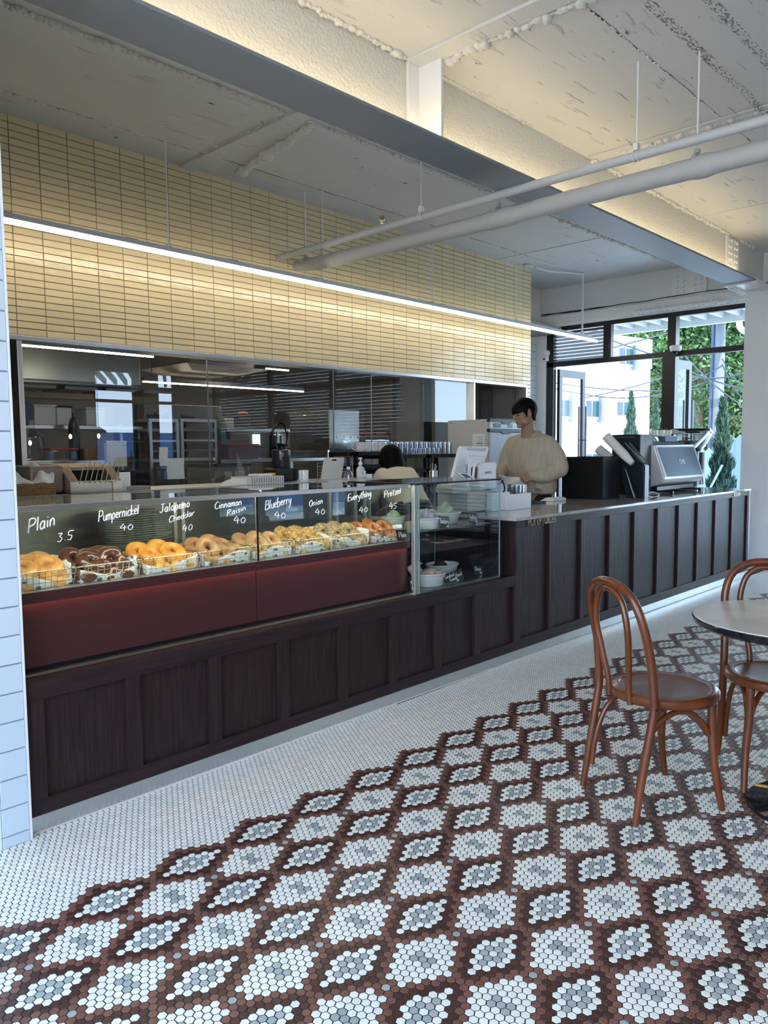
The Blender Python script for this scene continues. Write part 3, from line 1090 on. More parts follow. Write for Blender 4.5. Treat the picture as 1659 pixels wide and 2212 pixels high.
# ---- handwriting
G = {
    'P': (0.62, [[(0, 0), (0.05, 1)], [(0, .95), (.35, 1), (.6, .8), (.45, .52), (.05, .45)]]),
    'B': (0.62, [[(0, 0), (0.05, 1)], [(0, .98), (.45, .95), (.45, .6), (.05, .52)], [(.05, .52), (.55, .5), (.55, .1), (0, 0)]]),
    'J': (0.6, [[(.1, 1), (.65, 1)], [(.4, 1), (.38, .2), (.2, 0), (0, .15)]]),
    'C': (0.62, [[(.6, .9), (.35, 1), (.05, .6), (.05, .25), (.25, 0), (.6, .1)]]),
    'R': (0.62, [[(0, 0), (0.02, 1)], [(0, .95), (.4, .95), (.5, .7), (.05, .5)], [(.15, .5), (.6, 0)]]),
    'O': (0.6, [[(.35, 1), (.05, .7), (.05, .25), (.3, 0), (.55, .25), (.55, .7), (.3, 1)]]),
    'E': (0.55, [[(.55, 1), (.05, .95), (.0, .5), (.0, .02), (.55, .05)], [(.02, .5), (.45, .55)]]),
    'S': (0.55, [[(.5, .9), (.25, 1), (.05, .75), (.45, .35), (.3, 0), (0, .12)]]),
    'T': (0.6, [[(0, .95), (.6, 1)], [(.3, 1), (.28, 0)]]),
    'a': (0.5, [[(.42, .5), (.2, .55), (.02, .3), (.12, 0), (.35, .1), (.42, .5), (.42, .05), (.5, 0)]]),
    'b': (0.48, [[(.03, 1), (.02, 0), (.3, 0), (.42, .25), (.3, .5), (.04, .4)]]),
    'c': (0.42, [[(.4, .48), (.2, .55), (.02, .3), (.12, 0), (.4, .06)]]),
    'd': (0.5, [[(.42, .45), (.15, .5), (.02, .25), (.15, 0), (.4, .1), (.45, 1), (.45, 0)]]),
    'e': (0.45, [[(.05, .28), (.4, .34), (.25, .55), (.04, .4), (.08, .05), (.4, .08)]]),
    'g': (0.5, [[(.42, .5), (.15, .52), (.03, .25), (.2, .05), (.4, .2), (.42, .5), (.38, -.3), (.1, -.4), (0, -.25)]]),
    'h': (0.5, [[(.03, 1), (.03, 0)], [(.03, .35), (.25, .55), (.4, .4), (.42, 0)]]),
    'i': (0.2, [[(.08, .5), (.1, 0)], [(.08, .72), (.09, .78)]]),
    'k': (0.45, [[(.03, 1), (.03, 0)], [(.38, .5), (.05, .25), (.42, 0)]]),
    'l': (0.2, [[(.08, 1), (.08, 0)]]),
    'm': (0.7, [[(.02, .5), (.04, 0)], [(.04, .35), (.2, .55), (.3, .4), (.32, 0)], [(.32, .35), (.48, .55), (.6, .4), (.62, 0)]]),
    'n': (0.48, [[(.02, .5), (.04, 0)], [(.04, .35), (.22, .55), (.38, .4), (.4, 0)]]),
    'o': (0.46, [[(.22, .55), (.02, .3), (.15, 0), (.38, .15), (.36, .45), (.2, .55)]]),
    'p': (0.48, [[(.03, .5), (.02, -.4)], [(.03, .42), (.28, .55), (.42, .3), (.25, 0), (.03, .05)]]),
    'r': (0.36, [[(.03, .5), (.05, 0)], [(.05, .3), (.18, .52), (.34, .5)]]),
    's': (0.38, [[(.35, .48), (.15, .55), (.08, .38), (.32, .2), (.2, 0), (.02, .06)]]),
    't': (0.38, [[(.15, .85), (.15, .05), (.32, 0)], [(0, .6), (.32, .62)]]),
    'u': (0.46, [[(.03, .5), (.06, .08), (.25, 0), (.38, .15), (.4, .5), (.42, 0)]]),
    'v': (0.42, [[(0, .5), (.18, 0), (.38, .52)]]),
    'w': (0.6, [[(0, .5), (.12, 0), (.28, .4), (.42, 0), (.56, .5)]]),
    'y': (0.46, [[(.03, .5), (.1, .15), (.35, .15)], [(.42, .5), (.3, -.3), (.05, -.4)]]),
    'z': (0.42, [[(.02, .5), (.38, .5), (.02, .02), (.4, .04)]]),
    '0': (0.5, [[(.25, .8), (.04, .5), (.12, .05), (.35, .05), (.44, .5), (.25, .8)]]),
    '3': (0.5, [[(.05, .8), (.4, .8), (.2, .5), (.42, .3), (.25, 0), (0, .08)]]),
    '4': (0.55, [[(.25, 1), (.0, .4), (.5, .42)], [(.36, .75), (.36, -.05)]]),
    '5': (0.5, [[(.55, .85), (.12, .85), (.08, .5), (.4, .4), (.3, 0), (.02, .05)]]),
    '.': (0.25, [[(.1, .02), (.12, .05)]]),
    ' ': (0.3, []),
}


def handwrite(mb, txt, o, ex, ey, h, r, total=None, jit=0.0):
    """o baseline start, ex/ey unit vectors, h cap height"""
    w = sum(G[c][0] + 0.1 for c in txt)
    sx = (total / w) if total else h
    x = 0
    for c in txt:
        gw, st = G[c]
        for pl_ in st:
            pts = [Vector(o) + ex * ((x + p[0]) * sx) + ey * (p[1] * h + random.uniform(-jit, jit)) for p in pl_]
            mb.tube(smooth_path(pts, 4), r, 5)
        x += gw + 0.1


M['chalk'] = emis('white_marker', (1, 1, 1), 0.0)
M['chalk'] = mat('white_marker_ink', (0.92, 0.92, 0.92), 0.6)


def on_glass(txt, x0, y0, x1, y1, hpx, yplane=YG - 0.0012, r=0.0016, parent=None, slant=0.12, what=None):
    a_, b_ = at(x0, y0, 1, yplane), at(x1, y1, 1, yplane)
    c_ = at(x0, y0 - hpx, 1, yplane)
    ex = (b_ - a_)
    tot = ex.length
    ex.normalize()
    ey = (Vector((0, 0, 1)) + ex * slant).normalized()
    mb = MB()
    handwrite(mb, txt, a_, ex, ey, abs(c_.z - a_.z), r, tot)
    o = mb.build('handwriting', M['chalk'], parent or case)
    o['label'] = 'white handwritten ' + (what or txt)
    return o


for w in (('Plain', 61, 1152, 121, 1133, 30, 0.0024), ('3.5', 124, 1171, 159, 1164, 22, 0.0018),
          ('Pumpernickel', 213, 1127, 301, 1109, 23, 0.0018), ('40', 260, 1146, 290, 1143, 14, 0.0016),
          ('Jalapeno', 345, 1108, 411, 1094, 18, 0.0018), ('Cheddar', 365, 1129, 421, 1112, 13, 0.0016), ('40', 394, 1149, 418, 1143, 15, 0.0016),
          ('Cinnamon', 464, 1100, 523, 1090, 15, 0.0018), ('Raisin', 491, 1115, 532, 1101, 13, 0.0018), ('40', 505, 1130, 533, 1129, 15, 0.0018),
          ('Blueberry', 573, 1102, 630, 1086, 20, 0.0018), ('40', 593, 1119, 619, 1119, 14, 0.0018),
          ('Onion', 668, 1095, 698, 1087, 14, 0.0017), ('40', 681, 1112, 704, 1110, 13, 0.0018),
          ('Everything', 752, 1083, 803, 1071, 15, 0.0018), ('40', 776, 1108, 796, 1105, 13, 0.0018),
          ('Pretzel', 830, 1076, 867, 1065, 15, 0.0018), ('45', 841, 1099, 858, 1098, 13, 0.0018)):
    on_glass(*w[:6], r=w[6])

# ================================================================== SPREADS CASE
SX0, SX1, SY0, SY1, SZ0, SZ1 = 3.285, 4.075, 2.832, 3.37, 0.572, 1.195
sc_ = thing('spreads_display_case', 'small square glass case of spreads beside the tall counter', 'display case', ((SX0 + SX1) / 2, 3.1, 0.57))
MB().box(SX0 - 0.03, SX1 + 0.005, SY0, SY1, 0.571, 0.578).build('base_plate', M['steel_dark'], sc_)
MB().box(SX0, SX1, SY0, SY0 + 0.005, 0.578, SZ1).build('front_glass', M['glass_spread'], sc_)
MB().box(SX1 - 0.005, SX1, SY0, SY1, 0.578, SZ1).build('side_glass', M['glass_spread'], sc_)
MB().box(SX0 - 0.03, SX1 + 0.004, SY0 - 0.003, SY1 + 0.003, SZ1, SZ1 + 0.010).build('dark_glass_lid', M['black_gloss'], sc_, bevel=0.001)
MB().box(SX0 - 0.032, SX0 - 0.002, SY0 + 0.004, SY0 + 0.03, 0.572, SZ1).build('corner_post', M['post'], sc_, bevel=0.002)
for x, y in ((SX1 - 0.003, SY0 + 0.001), (SX0 + 0.002, SY0 + 0.001), (SX1 - 0.003, SY1 - 0.003)):
    MB().box(x - 0.003, x + 0.003, y - 0.003, y + 0.003, 0.578, SZ1).build('glass_edge', M['glass_edge'], sc_)
MB().box(SX0, SX1, SY0, SY0 + 0.004, 0.576, 0.582).build('bottom_glass_edge', M['glass_edge'], sc_)
MB().box(SX0, SX1 - 0.05, SY0 + 0.03, SY1 - 0.02, 0.917, 0.925).build('glass_shelf', mat('dark_glass_shelf', (0.04, 0.06, 0.06), 0.08), sc_)
MB().box(SX0, SX1, SY0 + 0.01, SY1, 0.578, 0.584).build('floor_plate', mat('dark_glass_floor', (0.05, 0.06, 0.06), 0.1), sc_)
for x in (SX0 + 0.02, SX0 + 0.10, SX0 + 0.14):
    MB().box(x - 0.006, x + 0.006, SY1 - 0.02, SY1, 0.58, SZ1).build('rear_post', M['post'], sc_)
MB().box(SX0, SX1 - 0.1, SY1 - 0.012, SY1 - 0.008, 0.585, 0.917).build('rear_door', mat('dark_rear_door', (0.02, 0.03, 0.035), 0.15), sc_)


def ribbed_bowl(x, y, z, r, h, label, sq=1.0):
    t = thing('ribbed_bowl', label, 'bowl', (x, y, z), 0, 'white ribbed bowls in the spreads case')
    mb = MB()
    n = 60
    prof = [(0.80, 0.0, 0), (0.86, 0.04, 1), (0.98, 0.85, 1), (1.0, 0.86, 0), (1.05, 0.9, 0), (1.05, 1.0, 0), (0.96, 1.0, 0), (0.90, 0.6, 0), (0.78, 0.12, 0), (0.01, 0.12, 0)]
    rings = []
    for rr, zz, rb in prof:
        rings.append([Vector((x + math.cos(2 * PI * k / n) * r * rr * (1 - 0.035 * rb * (k % 2)), y + math.sin(2 * PI * k / n) * r * rr * sq * (1 - 0.035 * rb * (k % 2)), z + h * zz)) for k in range(n)])
    mb.loft(rings)
    mb.build('bowl_body', M['ceramic'], t, smooth=True, angle=50)
    return t


def scoop(x, y, z, r, h, m, label, kind='spread_mound', seed=0):
    mb = MB()
    rnd = random.Random(seed)
    for i in range(9):
        a_ = rnd.uniform(0, 2 * PI)
        d_ = r * rnd.uniform(0, 0.55)
        hh = h * (1 - 0.6 * d_ / r)
        mb.ell((x + math.cos(a_) * d_, y + math.sin(a_) * d_, z + hh * 0.35), (r * rnd.uniform(.35, .55), r * rnd.uniform(.35, .55), hh * rnd.uniform(.5, .75)), 14, 10,
               fn=lambda v: 1 + 0.30 * noise.noise(v * 2.2 + Vector((seed, i, 0))))
    mb.ell((x, y, z), (r, r, h * 0.35), 20, 8)
    o = mb.build(kind, m, None, smooth=True, angle=180)
    return prop(o, label, 'spread', 'cream cheese mounds in the ribbed bowls')


M['spread_white'] = mat('white_spread', (0.72, 0.74, 0.66), 0.55, bump=0.3, bscale=60)
M['spread_green'] = mat('pale_green_spread', (0.56, 0.62, 0.40), 0.6, bump=0.5, bscale=90, var=0.2, vscale=60)
M['spread_lilac'] = mat('lilac_spread', (0.48, 0.40, 0.50), 0.5, bump=0.3, bscale=50)
M['spread_pink'] = mat('peach_spread', (0.62, 0.40, 0.30), 0.6, bump=0.5, bscale=90, var=0.25, vscale=60)
M['spread_dark'] = mat('dark_chocolate_crumb', (0.05, 0.03, 0.025), 0.6, bump=0.8, bscale=120)
ZS = 0.9255
q = at(855, 1150, 1, 3.0)
ribbed_bowl(3.385, 3.12, ZS, 0.072, 0.07, 'white ribbed bowl of pale green spread behind the corner post')
scoop(3.385, 3.12, ZS + 0.062, 0.055, 0.05, M['spread_green'], 'pale green spread mound behind the corner post', seed=1)
ribbed_bowl(3.483, 2.945, ZS, 0.080, 0.068, 'white ribbed bowl with lilac spread on the upper shelf')
scoop(3.490, 2.945, ZS + 0.058, 0.050, 0.062, M['spread_lilac'], 'lilac blueberry spread mound in a ribbed bowl', seed=2)
ribbed_bowl(3.82, 3.10, ZS, 0.118, 0.072, 'white ribbed bowl heaped with scallion spread on the upper shelf')
scoop(3.845, 3.10, ZS + 0.058, 0.070, 0.085, M['spread_green'], 'whipped pale green spread peak in a ribbed bowl', seed=3)
ZL = 0.5845
ribbed_bowl(3.515, 2.945, ZL, 0.110, 0.078, 'large white ribbed bowl in the lower left of the spreads case', 0.8)
scoop(3.515, 2.93, ZL + 0.062, 0.072, 0.045, M['spread_pink'], 'peach tomato spread mound in the large lower bowl', seed=4)
ribbed_bowl(3.845, 3.12, ZL, 0.118, 0.076, 'white ribbed bowl with dark crumbs on the case floor', 0.8)
scoop(3.80, 3.11, ZL + 0.062, 0.060, 0.045, M['spread_dark'], 'dark chocolate spread mound in the right lower bowl', seed=5)
pn = MB().grid(lambda u, v: (3.42 + u * 0.14, 3.01 + 0.05 * math.sin(v * 3) * v + 0.02 * u, ZL + 0.06 + v * 0.085 - 0.05 * abs(u - 0.45) * v), 8, 6)
prop(pn.build('parchment_sheet', M['paper'], None, solid=0.001, smooth=True), 'white parchment sheet standing in the lower left bowl', 'paper')

M['slate'] = mat('black_slate_tag', (0.012, 0.012, 0.014), 0.5)


def tag_card(cx, cz, w, h, y, lines, label, tilt=0.0, lean=0.25):
    t = thing('slate_price_tag', label, 'price tag', (cx, y, cz - h / 2), 0, 'slate tags in the spreads case')
    R_ = Matrix.Rotation(tilt, 3, 'Y') @ Matrix.Rotation(-lean, 3, 'X')
    MB().obox((cx, y, cz), (w, 0.003, h), R_).build('card', M['slate'], t, bevel=0.0006)
    ex, ey, en = R_ @ Vector((1, 0, 0)), R_ @ Vector((0, 0, 1)), R_ @ Vector((0, -1, 0))
    mb = MB()
    for txt, u, v, hh, tot in lines:
        handwrite(mb, txt, Vector((cx, y, cz)) + ex * (u * w) + ey * (v * h) + en * 0.0022, ex, ey, hh, 0.0011, tot * w)
    mb.build('chalk_writing', M['chalk'], t)
    return t


tag_card(3.560, 0.962, 0.096, 0.075, 2.870, [('Blueberry', -.44, -.1, 0.032, .88), ('45', .15, -.42, 0.016, .25)], 'black slate tag reading Blueberry on the upper shelf', 0.12)
tag_card(3.915, 0.958, 0.098, 0.068, 2.925, [('Scallion', -.42, -.1, 0.028, .82), ('45', .2, -.42, 0.014, .2)], 'black slate tag reading Scallion on the upper shelf', 0.12)
tag_card(3.19, 0.918, 0.085, 0.062, 2.876, [('Plain', -.3, -.2, 0.030, .7)], 'black slate tag reading Plain behind the pretzel basket', 0.05)
tag_card(3.645, 0.622, 0.18, 0.072, 2.868, [('Sundried', -.44, .12, 0.020, .5), ('Tomato', -.25, -.22, 0.018, .42), ('Basil', .12, -.05, 0.020, .34), ('40', .1, -.42, .012, .12)], 'black slate tag reading Sundried Tomato Basil on the case floor', -0.12)
tag_card(4.005, 0.615, 0.10, 0.060, 2.95, [('Choco', -.35, -.05, 0.024, .62), ('45', .1, -.42, .016, .25)], 'black slate tag reading Choco in the lower right corner', 0.1)
tag_card(3.262, 0.63, 0.045, 0.09, 2.86, [('so', -.4, .1, .02, .7), ('40', -.3, -.35, .018, .6)], 'narrow black slate tag behind the corner post at the case floor', 0.1)

# ================================================================== BASKETS OF BAGELS
M['wire'] = mat('brass_toned_wire', (0.55, 0.50, 0.38), 0.25, 1.0)
M['wire_w'] = M['wire']


def liner_mat(name):
    m = mat(name, (0.80, 0.79, 0.75), 0.75, bump=0.1, bscale=30)
    N, K = m.node_tree.nodes, m.node_tree.links
    t = N.new('ShaderNodeTexCoord')
    mp = N.new('ShaderNodeMapping')
    mp.inputs['Scale'].default_value = (1, 1, 1.8)
    v = N.new('ShaderNodeTexVoronoi')
    v.inputs['Scale'].default_value = 17
    v.inputs['Randomness'].default_value = 0.45
    K.new(t.outputs['Object'], mp.inputs[0])
    K.new(mp.outputs[0], v.inputs['Vector'])
    n = N.new('ShaderNodeTexNoise')
    n.inputs['Scale'].default_value = 140
    K.new(t.outputs['Object'], n.inputs[0])
    ad = N.new('ShaderNodeMath')
    ad.operation = 'MULTIPLY_ADD'
    ad.inputs[1].default_value = 0.22
    K.new(n.outputs[0], ad.inputs[0])
    K.new(v.outputs['Distance'], ad.inputs[2])
    r = N.new('ShaderNodeValToRGB')
    r.color_ramp.elements[0].position = 0.30
    r.color_ramp.elements[0].color = (0.10, 0.10, 0.10, 1)
    r.color_ramp.elements[1].position = 0.36
    r.color_ramp.elements[1].color = (0.80, 0.79, 0.75, 1)
    K.new(ad.outputs[0], r.inputs[0])
    K.new(r.outputs[0], N['Principled BSDF'].inputs['Base Color'])
    return m


M['liner'] = liner_mat('printed_greaseproof_paper')


def bread(name, c0, c1, rough, scale=26, bump=0.25, extra=None, coat=0.0):
    m = bpy.data.materials.new(name)
    m.use_nodes = True
    N, K = m.node_tree.nodes, m.node_tree.links
    b = N['Principled BSDF']
    b.inputs['Roughness'].default_value = rough
    b.inputs['Coat Weight'].default_value = coat
    t = N.new('ShaderNodeTexCoord')
    n = N.new('ShaderNodeTexNoise')
    n.inputs['Scale'].default_value = scale
    n.inputs['Detail'].default_value = 5
    K.new(t.outputs['Object'], n.inputs[0])
    r = N.new('ShaderNodeValToRGB')
    r.color_ramp.elements[0].position = 0.35
    r.color_ramp.elements[0].color = (*c0, 1)
    r.color_ramp.elements[1].position = 0.65
    r.color_ramp.elements[1].color = (*c1, 1)
    K.new(n.outputs[0], r.inputs[0])
    K.new(r.outputs[0], b.inputs['Base Color'])
    bp = N.new('ShaderNodeBump')
    bp.inputs['Strength'].default_value = bump
    bp.inputs['Distance'].default_value = 0.004
    n2 = N.new('ShaderNodeTexNoise')
    n2.inputs['Scale'].default_value = scale * 3
    K.new(t.outputs['Object'], n2.inputs[0])
    K.new(n2.outputs[0], bp.inputs['Height'])
    K.new(bp.outputs[0], b.inputs['Normal'])
    return m


B = {
    'plain': bread('plain_crust', (0.62, 0.27, 0.055), (0.80, 0.46, 0.14), 0.35, 9, coat=0.2),
    'pumpernickel': bread('pumpernickel_crust', (0.085, 0.025, 0.010), (0.15, 0.048, 0.018), 0.22, 9, coat=0.5),
    'cheddar': bread('cheddar_crust', (0.62, 0.20, 0.02), (0.88, 0.46, 0.06), 0.4, 16, coat=0.1),
    'cinnamon': bread('cinnamon_crust', (0.30, 0.13, 0.045), (0.66, 0.36, 0.13), 0.4, 14, coat=0.2),
    'blueberry': bread('blueberry_crust', (0.42, 0.22, 0.09), (0.66, 0.38, 0.14), 0.38, 9, coat=0.2),
    'onion': bread('onion_crust', (0.22, 0.10, 0.03), (0.85, 0.52, 0.17), 0.6, 60, 1.0),
    'everything': bread('everything_crust', (0.20, 0.13, 0.06), (0.72, 0.52, 0.26), 0.6, 70, 1.0),
    'pretzel': bread('pretzel_crust', (0.38, 0.12, 0.03), (0.60, 0.24, 0.06), 0.28, 8, coat=0.4),
}
M['crumb'] = mat('toasted_flakes', (0.70, 0.45, 0.16), 0.7, island=0.5)
M['seed'] = mat('pale_and_dark_seeds', (0.45, 0.34, 0.18), 0.6, island=0.8)
M['salt'] = mat('salt_grains', (0.85, 0.85, 0.82), 0.5)


def bagel_mesh(name, m, R_=0.034, r_=0.023, seed=0, top=None, topn=0, topm=None):
    mb = MB()
    rnd = random.Random(seed)
    off = Vector((rnd.uniform(0, 50), rnd.uniform(0, 50), 0))

    def pt(u, v):
        cu, su = math.cos(u), math.sin(u)
        w = 1 + 0.16 * noise.noise(Vector((cu, su, 0)) * 1.3 + off)
        rr = r_ * w
        return Vector(((R_ + rr * math.cos(v)) * cu, (R_ + rr * math.cos(v)) * su, rr * 0.86 * math.sin(v)))
    nu, nv = 30, 16
    vs = [pt(2 * PI * i / nu, 2 * PI * j / nv) for i in range(nu) for j in range(nv)]
    fs = [(i * nv + j, ((i + 1) % nu) * nv + j, ((i + 1) % nu) * nv + (j + 1) % nv, i * nv + (j + 1) % nv) for i in range(nu) for j in range(nv)]
    mb.add(vs, fs)
    if topn:
        mb.mi = 1
        for k in range(topn):
            u, v = rnd.uniform(0, 2 * PI), rnd.gauss(PI / 2, 0.9)
            p = pt(u, v)
            p2 = pt(u, v + 0.01) - p
            nrm = (p - Vector((R_ * math.cos(u), R_ * math.sin(u), 0))).normalized()
            s_ = top * rnd.uniform(0.6, 1.4)
            t1 = nrm.orthogonal().normalized()
            t1 = Matrix.Rotation(rnd.uniform(0, 6.28), 3, nrm) @ t1
            t2 = nrm.cross(t1)
            c = p + nrm * s_ * 0.25
            mb.add([c - t1 * s_, c - t2 * s_ * .55, c + t1 * s_, c + t2 * s_ * .55, c + nrm * s_ * .5], [(0, 1, 4), (1, 2, 4), (2, 3, 4), (3, 0, 4), (0, 3, 2, 1)])
    me_o = mb.build(name, [m, topm] if topn else m, None, smooth=True, angle=60 if topn else 180)
    return me_o


BAG = {}


def bagel_at(kind, loc, rot, label, group, scale=1.0):
    spec = {'onion': (0.0042, 260, M['crumb']), 'everything': (0.0026, 330, M['seed']), 'pretzel': (0.0015, 45, M['salt'])}.get(kind)
    name = {'plain': 'plain_bagel', 'pumpernickel': 'pumpernickel_bagel', 'cheddar': 'cheddar_bagel', 'cinnamon': 'cinnamon_raisin_bagel', 'blueberry': 'blueberry_bagel',
            'onion': 'onion_bagel', 'everything': 'everything_bagel', 'pretzel': 'pretzel_bagel'}[kind]
    if kind not in BAG:
        o = bagel_mesh(name, B[kind], seed=len(BAG) + 3, top=spec[0] if spec else None, topn=spec[1] if spec else 0, topm=spec[2] if spec else None)
        BAG[kind] = o
        first = True
    else:
        o = BAG[kind].copy()
        COL.objects.link(o)
    o.location = loc
    o.rotation_euler = rot
    o.scale = (scale,) * 3
    prop(o, label, 'bagel', group)
    return o


def wire_basket(x0, x1, y0, y1, z0, h, label):
    t = thing('wire_basket', label, 'basket', ((x0 + x1) / 2, (y0 + y1) / 2, z0), 0, 'wire baskets of bagels in the case')
    mb = MB()
    nx, nz, ny = 10, 3, 11
    f = 0.010
    W_ = 0.0012
    lerp = lambda a, b, q_: a + (b - a) * q_

    def ringpt(q_):   # inset grows downwards
        i = f * (1 - q_)
        return x0 + i, x1 - i, y0 + i, y1 - i, z0 + W_ + h * q_
    for k in range(nz + 1):
        a, b, c, d, z = ringpt(k / nz)
        mb.tube([(a, c, z), (b, c, z), (b, d, z), (a, d, z)], W_ * (1.8 if k in (0, nz) else 1), 5, closed=True)
    a0_, b0_, c0_, d0_, zb = ringpt(0)
    a1_, b1_, c1_, d1_, zt = ringpt(1)
    for i in range(nx + 1):
        q_ = i / nx
        for (ya, yb) in ((c0_, c1_), (d0_, d1_)):
            mb.tube([(lerp(a0_, b0_, q_), ya, zb), (lerp(a1_, b1_, q_), yb, zt)], W_, 4)
        mb.tube([(lerp(a0_, b0_, q_), c0_, zb), (lerp(a0_, b0_, q_), d0_, zb)], W_, 4)
    for i in range(ny + 1):
        q_ = i / ny
        for (xa, xb) in ((a0_, a1_), (b0_, b1_)):
            mb.tube([(xa, lerp(c0_, d0_, q_), zb), (xb, lerp(c1_, d1_, q_), zt)], W_, 4)
    mb.build('wire_frame', M['wire'], t)
    for x in (lerp(x0, x1, .12), lerp(x0, x1, .95)):
        hk = MB().tube(smooth_path([(x - 0.012, y0 + 0.001, z0 + h + 0.004), (x, y0 - 0.004, z0 + h + 0.008), (x + 0.006, y0 - 0.006, z0 + h - 0.006), (x + 0.004, y0 - 0.003, z0 + h - 0.022)], 4), 0.0018, 6)
        hk.build('hook', M['wire'], t)
    return t


def liner(x0, x1, y0, y1, z0, h, label, seed=0):
    rnd = random.Random(seed)
    mb = MB()
    j = lambda: rnd.uniform(-.004, .004)
    g_ = 0.014
    x0, x1, y0, y1 = x0 + g_, x1 - g_, y0 + g_, y1 - g_
    hs = [rnd.uniform(.5, .95) for _ in range(13)]

    def front(u, v):
        return (x0 + (x1 - x0) * u, y0 - 0.003 + 0.003 * math.sin(u * 9 + seed), z0 + v * h * (0.55 + 0.25 * math.sin(u * 5.0 + seed)))
    mb.grid(front, 12, 3)
    mb.grid(lambda u, v: (x0 + (x1 - x0) * u, y0 + (y1 - y0) * v, z0 + 0.003), 4, 4)
    mb.grid(lambda u, v: (x1 + 0.002 * math.sin(u * 9), y0 + (y1 - y0) * u, z0 + v * h * (0.95 + 0.35 * math.sin(u * 3.0 + seed))), 8, 3)
    mb.grid(lambda u, v: (x0 - 0.002 * math.sin(u * 9), y0 + (y1 - y0) * u, z0 + v * h * (0.65 + 0.2 * math.sin(u * 4.0 + seed * 2))), 8, 3)
    mb.grid(lambda u, v: (x0 + (x1 - x0) * u, y1 - 0.008 * v, z0 + v * h * (0.9 + 0.5 * math.sin(u * 3.1 + seed))), 10, 3)
    o = mb.build('paper_liner', M['liner'], None, smooth=True, solid=0.0006)
    return prop(o, label, 'paper', 'printed paper liners in the bagel baskets')


def bare(x0, x1, y0, y1, z, h):
    return x0, x1, y0, y1, z, h


KIND = [('plain', 45, 165, 'golden plain', 1.10), ('pumpernickel', 169, 305, 'dark brown pumpernickel', 1.10), ('cheddar', 311, 435, 'orange jalapeno cheddar', 1.04),
        ('cinnamon', 437, 547, 'brown cinnamon raisin', 1.02), ('blueberry', 549, 637, 'tan blueberry', 1.02), ('onion', 640, 724, 'flaky onion topped', 1.05),
        ('everything', 727, 803, 'seeded everything', 1.0), ('pretzel', 807, 874, 'shiny brown pretzel', 0.95)]
for bi, (kind, pa, pb, desc, sc0) in enumerate(KIND):
    x0 = at(pa, 1300 - pa * 0.155, 1, 2.90).x
    x1 = at(pb, 1300 - pb * 0.155, 1, 2.90).x
    if bi == 0:
        x0 = XA + 0.012
    y0, y1 = 2.892, 3.19
    h = 0.066
    nm = {'plain': 'plain', 'pumpernickel': 'pumpernickel', 'cheddar': 'jalapeno cheddar', 'cinnamon': 'cinnamon raisin', 'blueberry': 'blueberry', 'onion': 'onion', 'everything': 'everything', 'pretzel': 'pretzel'}[kind]
    wire_basket(x0, x1, y0, y1, DECK + 0.0005, h, 'wire basket holding the %s bagels' % nm)
    liner(x0, x1, y0, y1, DECK + 0.003, h, 'printed paper lining the %s bagel basket' % nm, seed=bi + 1)
    rnd = random.Random(bi * 7 + 1)
    xs = [x0 + 0.058, x1 - 0.058] if x1 - x0 < 0.262 else [x0 + 0.056, (x0 + x1) / 2, x1 - 0.056]
    ys = [2.952, 3.045, 3.135]
    k = 0
    for yi, y in enumerate(ys):
        for x in xs:
            bagel_at(kind, (x + rnd.uniform(-.008, .008), y, DECK + 0.032 + rnd.uniform(0, .004)), (rnd.uniform(.3, .75), rnd.uniform(-.25, .25), 0),
                     '%s bagel in its basket in the glass case' % desc, '%s bagels' % nm, sc0)
    xm_ = (x0 + x1) / 2
    for (x, y) in ((xm_ - .050, 2.975), (xm_ + .048, 2.985), (xm_ + .002, 3.055), (xm_ - .055, 3.085), (xm_ + .058, 3.115)):
        bagel_at(kind, (x + rnd.uniform(-.01, .01), y, DECK + 0.064 + rnd.uniform(0, .008)), (rnd.uniform(.5, 1.0), rnd.uniform(-.3, .3), 0),
                 '%s bagel on top of the pile in its basket' % desc, '%s bagels on top' % nm, sc0)

# ================================================================== KITCHEN BEHIND THE GLASS
KY1 = 8.9
kz = 2.95
kw = MB().box(1.08, 9.5, KY1, KY1 + 0.1, 0, kz).box(1.0, 1.08, 5.6, KY1, 0, kz).box(7.30, 9.5, 7.6, 7.7, 0, kz).box(7.22, 7.30, 6.2, KY1, 0, kz).box(9.4, 9.5, 6.22, KY1, 0, kz)
struct(kw.build('wall_kitchen', M['grey_wall']))
struct(box('ceiling_kitchen', mat('kitchen_ceiling', (0.22, 0.20, 0.18), 0.7), (1.0, 9.5, YW + 0.18, KY1 + 0.1, kz, kz + 0.08)))

GX = [2.18, 3.69, 5.10, 5.62, 7.262]
w3_ = MB()
for x0, x1 in zip(GX, GX[1:]):
    w3_.add([(x0 + .002, YW + 0.05, 0.9), (x1 - .002, YW + 0.05, 0.9), (x1 - .002, YW + 0.05, 2.15), (x0 + .002, YW + 0.05, 2.15)], [(0, 1, 2, 3)])
win = struct(w3_.build('window_3', M['glass_kit']))
for x in GX[1:-1]:
    MB().box(x - 0.004, x + 0.004, YW + 0.045, YW + 0.055, 0.9, 2.15).build('glass_joint', M['steel_dark'], win)
MB().box(2.150, 2.185, YW - 0.005, YW + 0.10, 0.9, 2.15).build('steel_post', M['steel'], win, bevel=0.002)
MB().box(7.262, 7.290, YW - 0.005, YW + 0.10, 0.0, 2.15).build('steel_post', M['steel'], win, bevel=0.002)
MB().box(1.08, 7.29, YW + 0.0, YW + 0.12, 0.0, 0.9).build('base_wall', M['steel_dark'], win)

# kitchen linear lamps
KL = emis('kitchen_lamp_light', (1.0, 0.84, 0.62), 12.0)


